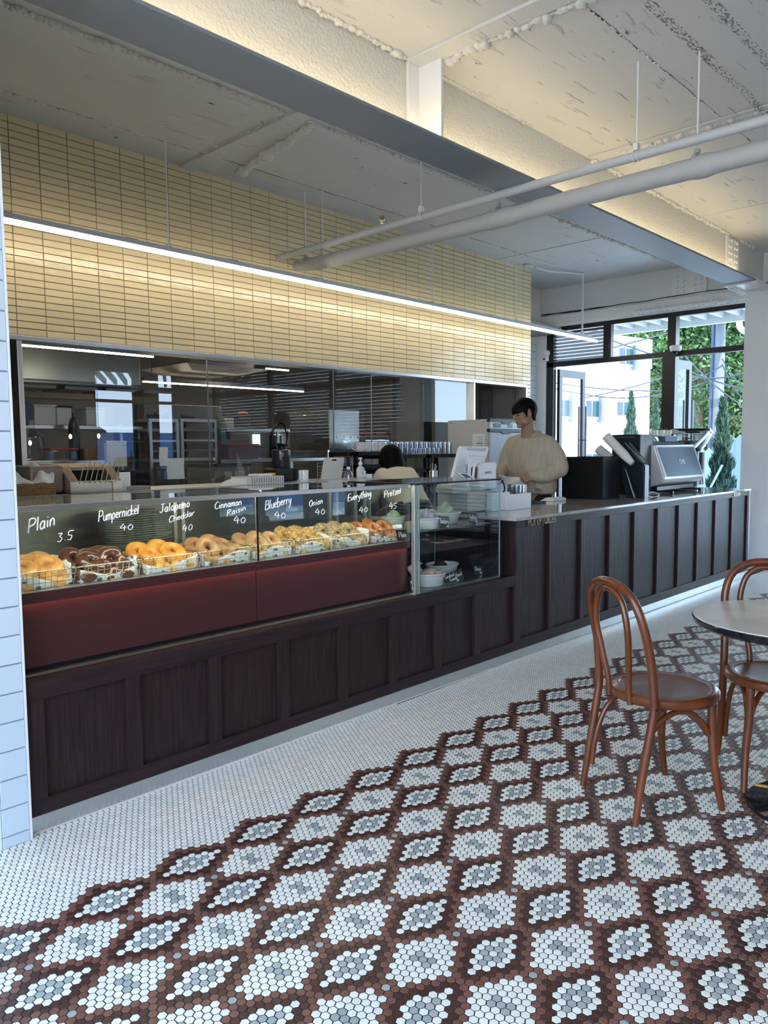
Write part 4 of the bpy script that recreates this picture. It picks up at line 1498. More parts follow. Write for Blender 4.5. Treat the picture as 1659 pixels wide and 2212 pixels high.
def klamp(x0, x1, y, z, label):
    t = thing('linear_lamp', label, 'lamp', ((x0 + x1) / 2, y, z))
    MB().box(x0, x1, y - 0.02, y + 0.02, z, z + 0.04).build('housing', M['steel_dark'], t)
    MB().box(x0, x1, y - 0.012, y + 0.012, z - 0.012, z).build('light_tube', KL, t)
    for x in (x0 + 0.1, x1 - 0.1):
        MB().tube([(x, y, z + 0.04), (x, y, kz)], 0.004, 6).build('hanger', M['steel_dark'], t)


a, b = at(43, 743.5, 1, 5.85), at(330, 766, 1, 5.85)
klamp(a.x, b.x, 5.85, a.z, 'thin linear lamp just inside the kitchen glass above the hood')
a, b = at(309, 823, 1, 7.2), at(655, 848, 1, 7.2)
klamp(a.x, b.x, 7.2, a.z, 'thin linear lamp hanging deeper in the kitchen')
for (p0, p1, y, lb) in (((575, 795), (623, 805), 6.6, 'short linear lamp beside the ceiling cassette'), ((752, 818), (788, 827), 7.6, 'short linear lamp at the middle of the kitchen ceiling')):
    a, b = at(*p0, 1, y), at(*p1, 1, y)
    klamp(a.x, b.x, y, min(a.z, kz - 0.08), lb)

# extraction hood
YH = 6.9
a, b = at(36, 762, 1, YH), at(305, 845, 1, YH)
zb = at(170, 826, 1, YH).z
h = thing('extraction_hood', 'large stainless extraction hood at the left of the kitchen', 'extractor hood', ((a.x + b.x) / 2, YH + 0.5, zb))
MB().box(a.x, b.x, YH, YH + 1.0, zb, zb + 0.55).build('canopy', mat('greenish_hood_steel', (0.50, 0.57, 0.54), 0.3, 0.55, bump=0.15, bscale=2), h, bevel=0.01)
MB().box(a.x + 0.03, b.x - 0.03, YH + 0.02, YH + 0.98, zb - 0.02, zb).build('lip', M['steel_dark'], h)
for i in range(4):
    MB().box(a.x + 0.1 + i * 0.4, a.x + 0.42 + i * 0.4, YH + 0.2, YH + 0.7, zb - 0.05, zb - 0.02).build('filter', M['steel_dark'], h)
MB().box(a.x + 0.2, a.x + 0.5, YH + 0.3, YH + 0.6, zb + 0.55, kz).build('duct', M['steel'], h)

M['cream_wall'] = mat('beige_splash_panel', (0.45, 0.36, 0.27), 0.5)
a, b = at(42, 836, 1, 8.8), at(203, 864, 1, 8.8)
struct(box('trim_2', M['cream_wall'], (a.x, b.x, 8.82, 8.9, b.z, a.z)))


def kshelf(x0, x1, y, z, label, depth=0.35, legs=()):
    t = thing('wall_shelf', label, 'shelf', ((x0 + x1) / 2, y + depth / 2, z))
    MB().box(x0, x1, y, y + depth, z - 0.035, z).build('shelf_board', M['steel'], t, bevel=0.003)
    for x in legs:
        MB().box(x - 0.015, x + 0.015, y, y + 0.03, z - 0.95, z - 0.035).build('post', M['steel'], t)
    for x in (x0 + 0.05, x1 - 0.05):
        MB().box(x - 0.01, x + 0.01, y, y + depth, z - 0.12, z - 0.035).build('bracket', M['steel_dark'], t)
    return t


YS = 6.9
a, b = at(46, 917, 1, YS), at(310, 922, 1, YS)
kshelf(a.x, b.x, YS, a.z, 'long stainless shelf of plastic boxes in the left of the kitchen')
SHZ = a.z
ctop = at(60, 996, 1, 6.6).z


def ktable(x0, x1, y0, y1, z, label):
    t = thing('steel_worktable', label, 'table', ((x0 + x1) / 2, (y0 + y1) / 2, 0))
    MB().box(x0, x1, y0, y1, z - 0.04, z).build('table_top', M['steel'], t, bevel=0.004)
    for x in (x0 + 0.05, x1 - 0.05):
        for y in (y0 + 0.05, y1 - 0.05):
            MB().box(x - 0.02, x + 0.02, y - 0.02, y + 0.02, 0, z - 0.04).build('leg', M['steel'], t)
    MB().box(x0 + 0.05, x1 - 0.05, y0 + 0.05, y1 - 0.05, 0.25, 0.28).build('lower_shelf', M['steel_dark'], t)
    return t


a, b = at(50, 996, 1, 6.6), at(250, 1000, 1, 6.6)
ktable(a.x, b.x, 6.6, 7.3, a.z, 'stainless worktable under the plastic box shelf')
CTZ = a.z


def kbox(px0, px1, py0, py1, y, name, m, label, cat, depth=0.25, lid=None, bev=0.01, z0=None, taper=0.0):
    a_, b_ = at(px0, py1, 1, y), at(px1, py1, 1, y)
    c_ = at((px0 + px1) / 2, py0, 1, y)
    zb_ = z0 if z0 is not None else at((px0 + px1) / 2, py1, 1, y).z
    t = thing(name, label, cat, ((a_.x + b_.x) / 2, y + depth / 2, zb_))
    mb = MB()
    ring = lambda q, z: [(a_.x + q, y + q, z), (b_.x - q, y + q, z), (b_.x - q, y + depth - q, z), (a_.x + q, y + depth - q, z)]
    mb.loft([ring(taper, zb_), ring(0, c_.z)])
    mb.build('body', m, t, bevel=bev)
    if lid:
        MB().box(a_.x - 0.008, b_.x + 0.008, y - 0.008, y + depth + 0.008, c_.z, c_.z + 0.015).build('lid', lid, t, bevel=0.003)
    return t


M['box_clear'] = mat('milky_plastic', (0.55, 0.60, 0.66), 0.35)
kbox(75, 122, 878, 912, YS + 0.02, 'storage_box', M['box_clear'], 'milky plastic box at the left end of the kitchen shelf', 'storage box', z0=SHZ, lid=M['box_clear'])
kbox(124, 156, 880, 914, YS + 0.02, 'storage_box', M['box_clear'], 'milky plastic box in the middle of the kitchen shelf', 'storage box', z0=SHZ, lid=M['black'])
kbox(187, 228, 884, 915, YS + 0.02, 'storage_box', M['box_clear'], 'milky plastic box under the hood right corner', 'storage box', z0=SHZ, lid=M['box_clear'])
t = kbox(49, 65, 868, 912, YS + 0.02, 'detergent_pouch', M['blue'], 'blue detergent pouch at the far left of the shelf', 'pouch', depth=0.10, z0=SHZ)
kbox(110, 168, 972, 993, 6.65, 'storage_box', M['clear_pl'], 'clear box with red lid on the left worktable', 'storage box', z0=CTZ, lid=M['red'])
kbox(182, 218, 968, 993, 6.65, 'paper_bag', mat('kraft_paper', (0.20, 0.11, 0.05), 0.8), 'brown kraft bag on the left worktable', 'bag', z0=CTZ)
kbox(232, 275, 952, 1008, 6.1, 'paper_stack', M['liner'], 'hanging stack of printed paper sheets behind the toaster', 'paper', depth=0.05, bev=0.002)
# glass jar
p = at(67, 993, 1, 6.7)
t = thing('water_jar', 'big clear glass jar with dark lid at the left of the worktable', 'jar', (p.x, p.y, CTZ))
MB().lathe([(0.10, 0), (0.115, 0.03), (0.115, 0.20), (0.04, 0.28), (0.035, 0.30)], (p.x, p.y, CTZ), 20).build('glass_body', M['clear'], t, smooth=True)
MB().lathe([(0.04, 0), (0.04, 0.04)], (p.x, p.y, CTZ + 0.30), 16).build('lid', M['steel_dark'], t)
p = at(162, 990, 1, 6.75)
t = thing('soda_bottle', 'tall black gas bottle on the left worktable', 'bottle', (p.x, p.y, CTZ))
MB().lathe([(0.045, 0), (0.048, 0.02), (0.048, 0.30), (0.03, 0.36), (0.012, 0.38), (0.012, 0.42)], (p.x, p.y, CTZ), 16).build('bottle_body', mat('dark_blue_black', (0.012, 0.02, 0.03), 0.3), t, smooth=True)


# baking racks
def rack(px0, px1, py0, y, label, grp):
    a_, b_ = at(px0, py0, 1, y), at(px1, py0, 1, y)
    x0, x1, zt = a_.x, b_.x, a_.z
    t = thing('baking_rack', label, 'rack', ((x0 + x1) / 2, y + 0.3, 0), 0, grp)
    for x in (x0, x1 - 0.03):
        for yy in (y, y + 0.55):
            MB().box(x, x + 0.03, yy, yy + 0.03, 0, zt).build('upright', M['steel'], t)
    MB().box(x0, x1, y, y + 0.58, zt, zt + 0.03).build('top_frame', M['steel'], t)
    for i in range(16):
        z = zt - 0.09 - i * 0.095
        if z < 0.1:
            break
        MB().box(x0 + 0.03, x1 - 0.03, y + 0.01, y + 0.56, z, z + 0.018 if i % 3 else z + 0.03).build('tray', M['steel'] if i % 2 else M['steel_dark'], t)
    return t


rack(322, 386, 911, 6.5, 'left stainless baking rack full of trays', 'baking racks behind the glass')
rack(390, 468, 911, 6.5, 'right stainless baking rack full of trays', 'baking racks behind the glass')
# machine with lettering above the racks
a, b = at(312, 902, 1, 7.05), at(480, 884, 1, 7.05)
ov = thing('dough_machine', 'grey cabinet with softmill Baking lettering above the racks', 'machine', ((a.x + b.x) / 2, 7.4, a.z))
MB().box(a.x, b.x, 7.05, 7.7, 0.4, a.z + 0.14).build('cabinet', mat('warm_grey_cabinet', (0.24, 0.23, 0.22), 0.4), ov, bevel=0.01)
text_mesh('lettering', 'softmill', 0.085, M['black'], ov, (at(317, 904, 1, 7.04).x, 7.045, at(317, 904, 1, 7.04).z), (1, 0, 0), (0, 0, 1), 0.001, bold=0.002)
text_mesh('lettering', 'Baking', 0.062, M['black'], ov, (at(391, 905, 1, 7.04).x, 7.045, at(391, 905, 1, 7.04).z), (1, 0, 0), (0, 0, 1), 0.001)

# ceiling cassette
a, b = at(385, 795, 1, 6.9), at(560, 806, 1, 6.9)
zc_ = at(470, 800, 1, 6.9).z
ac = thing('ceiling_air_conditioner', 'square beige air conditioner cassette under the kitchen ceiling', 'air conditioner', ((a.x + b.x) / 2, 7.2, zc_))
xm = (a.x + b.x) / 2
MB().loft([[(xm - .50, 6.75, zc_ + .035), (xm + .50, 6.75, zc_ + .035), (xm + .50, 7.7, zc_ + .035), (xm - .50, 7.7, zc_ + .035)],
           [(xm - .34, 6.9, zc_ - .02), (xm + .34, 6.9, zc_ - .02), (xm + .34, 7.55, zc_ - .02), (xm - .34, 7.55, zc_ - .02)]]).build('grille_panel', M['cream_pl'], ac, bevel=0.01)
MB().box(xm - .40, xm + .40, 6.85, 7.6, zc_ + .035, kz).build('body', M['cream_pl'], ac)
for k in range(4):
    MB().box(xm - .30, xm + .30, 6.845, 6.85, zc_ + .08 + k * .035, zc_ + .09 + k * .035).build('louvre', M['steel_dark'], ac)

# papers taped on the glass
sh = mat('thin_white_note', (0.72, 0.75, 0.70), 0.8)
for (x0, y0, x1, y1, lb) in ((344, 966, 364, 1006, 'white paper note taped on the glass, upper left of the pair'), (360, 990, 399, 1034, 'larger white paper note taped on the glass, lower right of the pair')):
    a, b = at(x0, y0, 1, YW + 0.04), at(x1, y1, 1, YW + 0.04)
    mb = MB().grid(lambda u, v: (a.x + (b.x - a.x) * u + 0.003 * math.sin(v * 9), YW + 0.045 - 0.006 * math.sin(u * 3) * v, a.z + (b.z - a.z) * v), 4, 6)
    prop(mb.build('paper_note', sh, None, solid=0.0006), lb, 'note')

# middle and right shelves
YR = 6.9
a, b = at(490, 925, 1, YR), at(712, 930, 1, YR)
kshelf(a.x, b.x, YR, a.z, 'stainless wall shelf with posts in the middle of the kitchen', 0.35, (b.x - 0.02, a.x + (b.x - a.x) * 0.47))
SR = a.z
kbox(504, 545, 896, 923, YR + .02, 'storage_box', M['clear_pl'], 'clear box with an orange scoop on the middle shelf', 'storage box', z0=SR, taper=0.02)
q = at(525, 893, 1, YR + .12)
prop(MB().ell((q.x, q.y, q.z), (0.06, 0.04, 0.02), 12, 8).build('orange_scoop', mat('orange_plastic', (0.75, 0.09, 0.02), 0.4), None, smooth=True), 'orange scoop lying on the clear box', 'scoop')
kbox(491, 506, 903, 923, YR + .02, 'carton', M['cream_pl'], 'small beige carton beside the clear box', 'carton', depth=.1, z0=SR)
a, b = at(478, 992, 1, 6.7), at(712, 996, 1, 6.7)
ktable(a.x, b.x, 6.7, 7.4, a.z, 'stainless worktable with crates in the middle of the kitchen')
CR = a.z
crate = mat('mauve_crate', (0.15, 0.09, 0.09), 0.4)
kbox(494, 560, 962, 992, 6.75, 'crate', crate, 'mauve plastic crate on the middle worktable', 'crate', z0=CR, lid=M['red'])
kbox(632, 682, 970, 993, 6.75, 'crate', mat('grey_brown_crate', (0.12, 0.10, 0.09), 0.5), 'brown crate with red lid on the right of the worktable', 'crate', z0=CR, lid=M['red'])
kbox(477, 490, 925, 960, 6.9, 'water_jug', mat('blue_tint_plastic', (0.10, 0.22, 0.30), 0.2), 'blue tinted jug on the middle worktable', 'jug', z0=CR, depth=.12)
kbox(596, 610, 940, 990, 7.0, 'dark_bag', mat('teal_bag', (0.01, 0.06, 0.08), 0.5), 'dark teal bag standing on the middle worktable', 'bag', z0=CR, depth=.12)
# bright hatch windows at the kitchen back
for (x0, y0, x1, y1, lb) in ((594, 938, 642, 962, 1), (546, 938, 562, 962, 2)):
    a, b = at(x0, y0, 1, KY1 - 0.01), at(x1, y1, 1, KY1 - 0.01)
    o = MB().box(a.x, b.x, KY1 - 0.012, KY1 - 0.004, b.z, a.z).build('window_4' if lb == 1 else 'window_5', emis('daylit_frosted_window', (0.62, 0.80, 0.85), 1.1))
    struct(o)
    MB().box(a.x - .03, b.x + .03, KY1 - 0.02, KY1 - 0.012, b.z - .03, b.z).box(a.x - .03, b.x + .03, KY1 - 0.02, KY1 - 0.012, a.z, a.z + .03).build('sill', M['steel_dark'], o)
# hose loop
cp = at(605, 945, 1, 6.5)
hp = [cp + Vector((math.cos(i * .45) * .105, 0.02 * math.sin(i), math.sin(i * .45) * .15)) for i in range(30)]
prop(MB().tube(smooth_path(hp, 3), 0.006, 6).build('coiled_hose', M['black'], None, smooth=True), 'black coiled hose hanging in the kitchen', 'hose')

# stainless cabinet on the glass, paper towel box
a, b = at(668, 884, 1, 5.95), at(712, 884, 1, 5.95)
tb = thing('wall_cabinet', 'shiny stainless box cabinet catching blue daylight in the kitchen', 'cabinet', (at(730, 970, 1, 5.8).x, 6.0, 1.4))
x0, x1 = at(711, 900, 1, 5.75).x, at(776, 900, 1, 5.75).x
z1, z0 = at(711, 884, 1, 5.75).z, at(711, 972, 1, 5.75).z
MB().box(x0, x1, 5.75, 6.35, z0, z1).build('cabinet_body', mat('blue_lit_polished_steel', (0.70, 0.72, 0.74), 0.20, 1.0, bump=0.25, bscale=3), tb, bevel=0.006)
for i in range(4):
    MB().lathe([(0.006, 0), (0.006, 0.004)], (x0 + 0.1 + i * 0.1, 5.75, z0 + 0.13), 8, rot=Matrix.Rotation(PI / 2, 3, 'X')).build('rivet', M['black'], tb)
MB().box(x0 - 0.01, x0, 5.75, 6.35, z0, z1).build('side_panel', M['steel_dark'], tb)

# toaster oven box, vents
OY = 5.75
a, b = at(465, 1046, 1, OY), at(538, 1010, 1, OY)
ovn = thing('countertop_oven', 'grey vented countertop oven box behind the glass', 'oven', ((a.x + b.x) / 2, OY + .2, 1.05))
z1 = at(500, 1006, 1, OY).z
MB().box(a.x, b.x, OY, OY + 0.45, 0.9, z1).build('oven_body', mat('khaki_grey_metal', (0.20, 0.19, 0.16), 0.4, 0.4), ovn, bevel=0.01)
MB().box(a.x - .02, b.x + .02, OY - .02, OY + 0.47, z1, z1 + 0.02).build('oven_top', M['black_gloss'], ovn, bevel=0.004)
for k in range(2):
    for i in range(6):
        xx = a.x + 0.10 + k * 0.11
        MB().box(xx, xx + 0.08, OY - 0.002, OY + 0.001, z1 - 0.06 - i * 0.014, z1 - 0.053 - i * 0.014).build('vent_slot', M['cream_pl'], ovn)
ktable(2.2, 5.0, 5.60, 6.25, 0.90, 'low stainless worktable right behind the kitchen glass')

# tall steel fridge at the right, with dark vent and open side
a, b = at(902, 900, 1, 6.3), at(1018, 900, 1, 6.3)
fr_ = thing('tall_fridge', 'tall stainless fridge with dotted rivets seen right of the kitchen window', 'fridge', ((a.x + b.x) / 2, 6.7, 0))
MB().box(a.x, a.x + 1.15, 6.3, 7.1, 0.05, 2.3).build('fridge_body', mat('teal_reflection_tint_steel', (0.30, 0.42, 0.45), 0.28, 1.0, bump=0.6, bscale=2.5, stretch=(4, 1, 0.3)), fr_, bevel=0.01)  # teal of the window reflection is put into the steel colour
z1_ = at(930, 925, 1, 6.29).z
MB().box(a.x + 0.03, a.x + 1.12, 6.285, 6.30, 0.5, z1_).build('dark_grille', mat('dark_teal_panel', (0.02, 0.045, 0.045), 0.2), fr_)
for i in range(9):
    q = at(908 + i * 13, 880, 1, 6.29)
    if q.x < a.x + 1.1:
        MB().lathe([(0.006, 0), (0.006, 0.004)], (q.x, 6.30, at(908, 878, 1, 6.29).z), 8, rot=Matrix.Rotation(PI / 2, 3, 'X')).build('rivet', M['black'], fr_)
# beige cupboard and red trays left of it
a, b = at(848, 900, 1, 6.6), at(899, 900, 1, 6.6)
kbox(848, 899, 822, 1040, 6.6, 'tall_cupboard', mat('brown_steel_cupboard', (0.30, 0.25, 0.20), 0.35, 0.6), 'tall brown metal cupboard beside the fridge', 'cupboard', 0.5)
kbox(812, 846, 934, 940, 6.5, 'tray_stack', M['red'], 'red tray stack beside the brown cupboard', 'tray', 0.3)
# grey inner wall seen through the doorway + dark strip
o_ = MB().box(7.30, 8.38, 6.02, 6.08, 0, 2.9).box(8.38, 8.44, 5.605, 6.08, 0, 2.9).build('wall_passage', mat('taupe_passage_wall', (0.23, 0.21, 0.195), 0.7))
struct(o_)
MB().box(8.16, 8.34, YW + 0.5, YW + 0.56, 0, 2.14).build('door_1', mat('dark_grey_door_edge', (0.13, 0.125, 0.12), 0.5))
struct(bpy.data.objects['door_1'])

# ================================================================== STAFF LEDGE AND WHAT STANDS ON IT
LZ = 1.192
led = thing('staff_ledge', 'steel topped staff ledge running behind the bagel case', 'counter', (2.3, 3.9, 0))
MB().box(1.085, 3.95, 3.56, 4.12, LZ - 0.03, LZ).build('ledge_top', M['steel'], led, bevel=0.003)
MB().box(1.085, 3.95, 3.60, 3.62, 0.62, 0.885).build('ledge_back', M['black'], led)
MB().box(1.085, 3.95, 4.06, 4.10, 0.0, LZ - 0.03).build('ledge_support', M['steel_dark'], led)
MB().box(1.085, 3.95, 3.62, 4.06, 0.90, 0.92).build('inner_shelf', M['steel'], led)

# wicker basket with printed napkins
wk0, wk1 = at(30, 1060, 1, 3.60), at(118, 1060, 1, 3.60)
t = thing('wicker_basket', 'wicker basket of printed napkins at the left end of the glass case', 'basket', ((wk0.x + wk1.x) / 2, 3.7, LZ))
M['wicker'] = mat('woven_wicker', (0.26, 0.14, 0.05), 0.6, island=0.35)
zt = at(80, 1046, 1, 3.60).z
mb = MB()
rows_ = 13
for r in range(rows_):
    z = LZ + 0.004 + (zt - LZ - 0.008) * r / (rows_ - 1)
    x0, x1, y0, y1 = wk0.x, wk1.x, 3.60, 3.82
    P_ = []
    per = [(x0, y0, x1, y0), (x1, y0, x1, y1), (x1, y1, x0, y1), (x0, y1, x0, y0)]
    for (ax, ay, bx, by) in per:
        n_ = 16
        for i in range(n_):
            u = i / n_
            o_ = 0.0028 * (1 if (i + r) % 2 else -1)
            dx, dy = (by - ay), -(bx - ax)
            l_ = math.hypot(dx, dy)
            P_.append((ax + (bx - ax) * u + dx / l_ * o_, ay + (by - ay) * u + dy / l_ * o_, z))
    mb.tube(P_, 0.0045, 6, closed=True)
mb.build('woven_sides', M['wicker'], t, smooth=True)
MB().box(wk0.x, wk1.x, 3.60, 3.82, LZ, LZ + 0.006).build('basket_base', M['wicker'], t)
mb = MB()


def nap(u, v):
    x = wk0.x + 0.01 + (wk1.x - wk0.x + 0.012) * u
    z = zt - 0.01 + 0.052 * v * (1.1 + 0.75 * math.sin(u * 8 + 0.9) + 0.35 * math.sin(u * 19)) + 0.012
    return (x + 0.010 * math.sin(v * 4 + u * 5), 3.62 + 0.16 * v * v + 0.015 * math.sin(u * 14 + v * 3), z)


mb.grid(nap, 26, 8)
prop(mb.build('napkin_bundle', M['liner'], None, solid=0.002), 'crumpled printed napkins sticking out of the wicker basket', 'napkin')

# conveyor toaster
TX0, TX1 = at(152, 1063, 1, 3.62).x, at(264, 1062, 1, 3.62).x
TY = 3.62
zt = at(200, 1002, 1, TY + 0.12).z
zm = at(200, 1040, 1, TY).z
to = thing('conveyor_toaster', 'stainless and beige conveyor toaster with a slanted wire rack', 'toaster', ((TX0 + TX1) / 2, TY + 0.2, LZ))
beige = mat('copper_beige_metal', (0.50, 0.38, 0.29), 0.32, 0.8)
prof = [(TY, LZ + 0.006), (TY, zm), (TY + 0.10, zt - 0.014), (TY + 0.125, zt), (TY + 0.40, zt), (TY + 0.40, LZ + 0.006)]
for xa, xb, nm in ((TX0, TX0 + 0.045, 'side_housing'), (TX1 - 0.045, TX1, 'side_housing')):
    MB().prism(prof, 0, xa, xb).build(nm, beige, to, bevel=0.004)
MB().box(TX0 - 0.16, TX0, TY + 0.06, TY + 0.38, LZ + 0.01, zt - 0.004).build('motor_housing', mat('warm_grey_metal', (0.20, 0.16, 0.14), 0.4, 0.5), to, bevel=0.012)
MB().prism([(TY + 0.085, zt - 0.03), (TY + 0.10, zt - 0.014), (TY + 0.125, zt), (TY + 0.40, zt), (TY + 0.40, zt - 0.03)], 0, TX0 + 0.045, TX1 - 0.045).build('hood', beige, to, bevel=0.003)
MB().box(TX0 + 0.045, TX1 - 0.045, TY + 0.012, TY + 0.40, LZ + 0.006, zm - 0.004).build('front_tray', M['steel'], to, bevel=0.003)
MB().box(TX0, TX0 + 0.045, TY - 0.003, TY, LZ + 0.006, zm).box(TX1 - 0.045, TX1, TY - 0.003, TY, LZ + 0.006, zm).build('front_cheek', M['steel'], to)
MB().box(TX0 + 0.05, TX1 - 0.05, TY + 0.12, TY + 0.39, zm - 0.003, zt - 0.03).build('dark_chamber', M['black'], to)
mb = MB()
pA, pB = Vector((0, TY - 0.012, zm + 0.004)), Vector((0, TY + 0.02, zt + 0.012))
for i in range(8):
    x = TX0 + 0.04 + (TX1 - TX0 - 0.08) * i / 7
    mb.tube([(x, TY - 0.010, zm - 0.008), (x + 0.002, TY - 0.014, zm + 0.002), (x + 0.060, TY + 0.05, zt + 0.008)], 0.0022, 6)
mb.tube([(TX0 + 0.03, TY - 0.014, zm + 0.002), (TX1 - 0.02, TY - 0.014, zm + 0.002)], 0.0026, 6)
mb.build('wire_rack', M['chrome'], to)
text_mesh('badge_lettering', 'CARBETE CHEF', 0.013, M['white_pl'], to, ((TX0 + TX1) / 2, TY + 0.011, (LZ + zm) / 2 + 0.004), (1, 0, 0), (0, 0, 1), 0.0005, align='CENTER')
for x in (TX0 + 0.02, TX1 - 0.02):
    MB().lathe([(0.012, 0), (0.012, 0.007)], (x, TY + 0.03, LZ), 10).build('foot', M['black'], to)

# printed card stand and plates right of the toaster
a, b = at(263, 1058, 1, 3.80), at(287, 1058, 1, 3.80)
t = thing('menu_stand', 'black backed stand with printed paper right of the toaster', 'stand', ((a.x + b.x) / 2, 3.83, LZ))
MB().box(a.x + 0.02, b.x + 0.035, 3.83, 3.845, LZ, at(275, 1016, 1, 3.8).z).build('backing', M['black'], t, bevel=0.002)
MB().box(a.x, b.x, 3.822, 3.826, LZ, at(275, 1020, 1, 3.8).z).build('printed_paper', M['liner'], t)
for i in range(4):
    prop(MB().lathe([(0.03, 0), (0.06, 0.004), (0.065, 0.007), (0.063, 0.007), (0.03, 0.003)], ((a.x + b.x) / 2 + .02, 3.72, LZ + i * 0.0055), 24).build('side_plate', M['ceramic'], None, smooth=True),
         'small white plate in the low stack right of the toaster', 'plate', 'low plate stack by the toaster')
# plates on the inner shelf seen through the case glass
k = 0
for cx_, n_ in ((262, 12), (300, 14), (333, 12)):
    p = at(cx_, 1120, 1, 3.78)
    for i in range(n_):
        prop(MB().lathe([(0.05, 0), (0.078, 0.004), (0.088, 0.009), (0.086, 0.010), (0.05, 0.003)], (p.x, p.y, 0.921 + 0.012 * i), 22).build('stacked_plate', M['ceramic'], None, smooth=True),
             'white plate in the stacks seen through the bagel case glass', 'plate', 'stacked plates behind the bagel case')

# folded printed paper
a, b = at(505, 1046, 1, 3.85), at(541, 1044, 1, 3.85)
mb = MB().prism([(a.x, LZ), (b.x + .02, LZ), (b.x + .02, LZ + 0.012), (b.x - 0.01, LZ + 0.040), (b.x - .04, LZ + 0.034), (a.x + 0.005, LZ + 0.010)], 1, 3.84, 3.98)
prop(mb.build('folded_napkins', M['paper'], None, bevel=0.002), 'folded white paper stack left of the white crate', 'napkin')
# white crate with cutlery trays
a, b = at(541, 1045, 1, 3.80), at(614, 1044, 1, 3.80)
t = thing('cutlery_crate', 'low white plastic crate with slots on the staff ledge', 'crate', ((a.x + b.x) / 2, 3.9, LZ))
zt = at(580, 1032, 1, 3.8).z + 0.008
MB().box(a.x, b.x, 3.80, 3.81, LZ, zt).box(a.x, b.x, 3.99, 4.0, LZ, zt).box(a.x, a.x + .01, 3.81, 3.99, LZ, zt).box(b.x - .01, b.x, 3.81, 3.99, LZ, zt).box(a.x + .01, b.x - .01, 3.81, 3.99, LZ, LZ + .01).build('crate_body', M['cream_pl'], t, bevel=0.002)
mb = MB()
for i in range(14):
    x = a.x + 0.012 + i * (b.x - a.x - 0.024) / 13
    mb.box(x - 0.002, x + 0.002, 3.797, 3.80, LZ + 0.006, zt - 0.006)
mb.build('slots', M['steel_dark'], t)
p = at(563, 1028, 1, 3.9)
prop(MB().box(p.x - .06, p.x + .05, 3.84, 3.95, zt, zt + 0.014).build('cutlery_tray', M['white_pl'], None, bevel=0.004), 'white tray lying on the white crate', 'tray')
p = at(588, 1029, 1, 3.93)
prop(MB().box(p.x - .03, p.x + .03, 3.93, 3.97, zt, zt + 0.016).build('yellow_packet', mat('yellow_packet', (0.75, 0.40, 0.02), 0.5), None, bevel=0.003), 'small yellow and red packet on the white crate', 'packet')

# black slow juicer
p = at(622, 1045, 1, 4.0)
jx0, jx1 = at(598, 1045, 1, 3.95).x, at(646, 1045, 1, 3.95).x
jz = at(620, 1012, 1, 3.95).z
t = thing('juicer', 'tall black slow juicer with dark see-through drum', 'juicer', ((jx0 + jx1) / 2, 4.02, LZ))
MB().box(jx0, jx0 + (jx1 - jx0) * .72, 3.95, 4.09, LZ, jz).build('motor_base', mat('charcoal_metal', (0.035, 0.035, 0.035), 0.3, 0.5), t, bevel=0.01)
MB().box(jx0 + (jx1 - jx0) * .72, jx1, 3.96, 4.08, LZ, jz).build('side_pillar', M['black_gloss'], t, bevel=0.008)
jx = (jx0 + jx1) / 2 + 0.005
jt = at(620, 972, 1, 3.95).z
MB().lathe([(0.058, 0), (0.062, 0.006), (0.064, jt - jz), (0.056, jt - jz + 0.004)], (jx, 4.02, jz), 24).build('drum', mat('smoked_drum', (0.02, 0.022, 0.026), 0.08, coat=0.5), t, smooth=True)
MB().lathe([(0.030, 0), (0.026, 0.02), (0.030, 0.030)], (jx + 0.006, 4.02, jt), 16).build('feed_chute', M['black'], t, smooth=True)
MB().obox((jx + 0.006, 4.02, jt + 0.036), (0.07, 0.05, 0.008), Matrix.Rotation(0.15, 3, 'Y')).build('chute_flap', M['black'], t, bevel=0.002)
MB().tube([(jx - 0.03, 4.02, jt + 0.045), (jx - 0.01, 4.02, jt + 0.01)], 0.006, 8).build('pusher', M['black'], t)


def mug_obj(x, y, z, r, h, label, group=None, handle=1, ang=0.0, name='mug'):
    t = thing(name, label, 'mug', (x, y, z), 0, group)
    MB().lathe([(r * .86, 0), (r * .97, h * .06), (r, h * .2), (r, h), (r * .93, h), (r * .92, h * .12), (0.001, h * .1)], (x, y, z), 24).build('mug_body', M['ceramic'], t, smooth=True, angle=50)
    if handle:
        u = Vector((math.cos(ang), math.sin(ang), 0))
        pts = [Vector((x, y, z + h * .80)) + u * r * .95, Vector((x, y, z + h * .82)) + u * r * 1.45, Vector((x, y, z + h * .52)) + u * r * 1.75, Vector((x, y, z + h * .26)) + u * r * 1.4, Vector((x, y, z + h * .2)) + u * r * .95]
        MB().tube(smooth_path(pts, 5), 0.0055, 8).build('handle', M['ceramic'], t, smooth=True)
    return t


p = at(656, 1044, 1, 3.85)
mug_obj(p.x, 3.85, LZ, 0.033, 0.072, 'plain white mug on the ledge right of the black juicer', ang=-2.6)

# cutting board
a, b = at(694, 1041, 1, 3.98), at(744, 1041, 1, 3.98)
zt = at(720, 988, 1, 3.98).z
pl_ = []
x0, x1 = a.x, b.x - 0.03
w_ = x1 - x0
out = [(x0, LZ), (x1, LZ), (x1 + 0.035, zt - 0.008), (x1 + 0.027, zt), (x0 + 0.035 + 0.008, zt), (x0 + 0.035, zt - 0.008)]
t = thing('cutting_board', 'beige plastic cutting board leaning upright with a carrying slot', 'cutting board', ((x0 + x1) / 2, 3.99, LZ))
MB().prism(out, 1, 3.98, 3.99).build('board', M['cream_pl'], t, bevel=0.0015)
xc = (x0 + x1) / 2 + 0.03
MB().prism([(xc - .022, zt - .024), (xc + .022, zt - .024), (xc + .022, zt - .018), (xc + .008, zt - .012), (xc - .008, zt - .012), (xc - .022, zt - .018)], 1, 3.9785, 3.98).build('slot', M['black'], t)

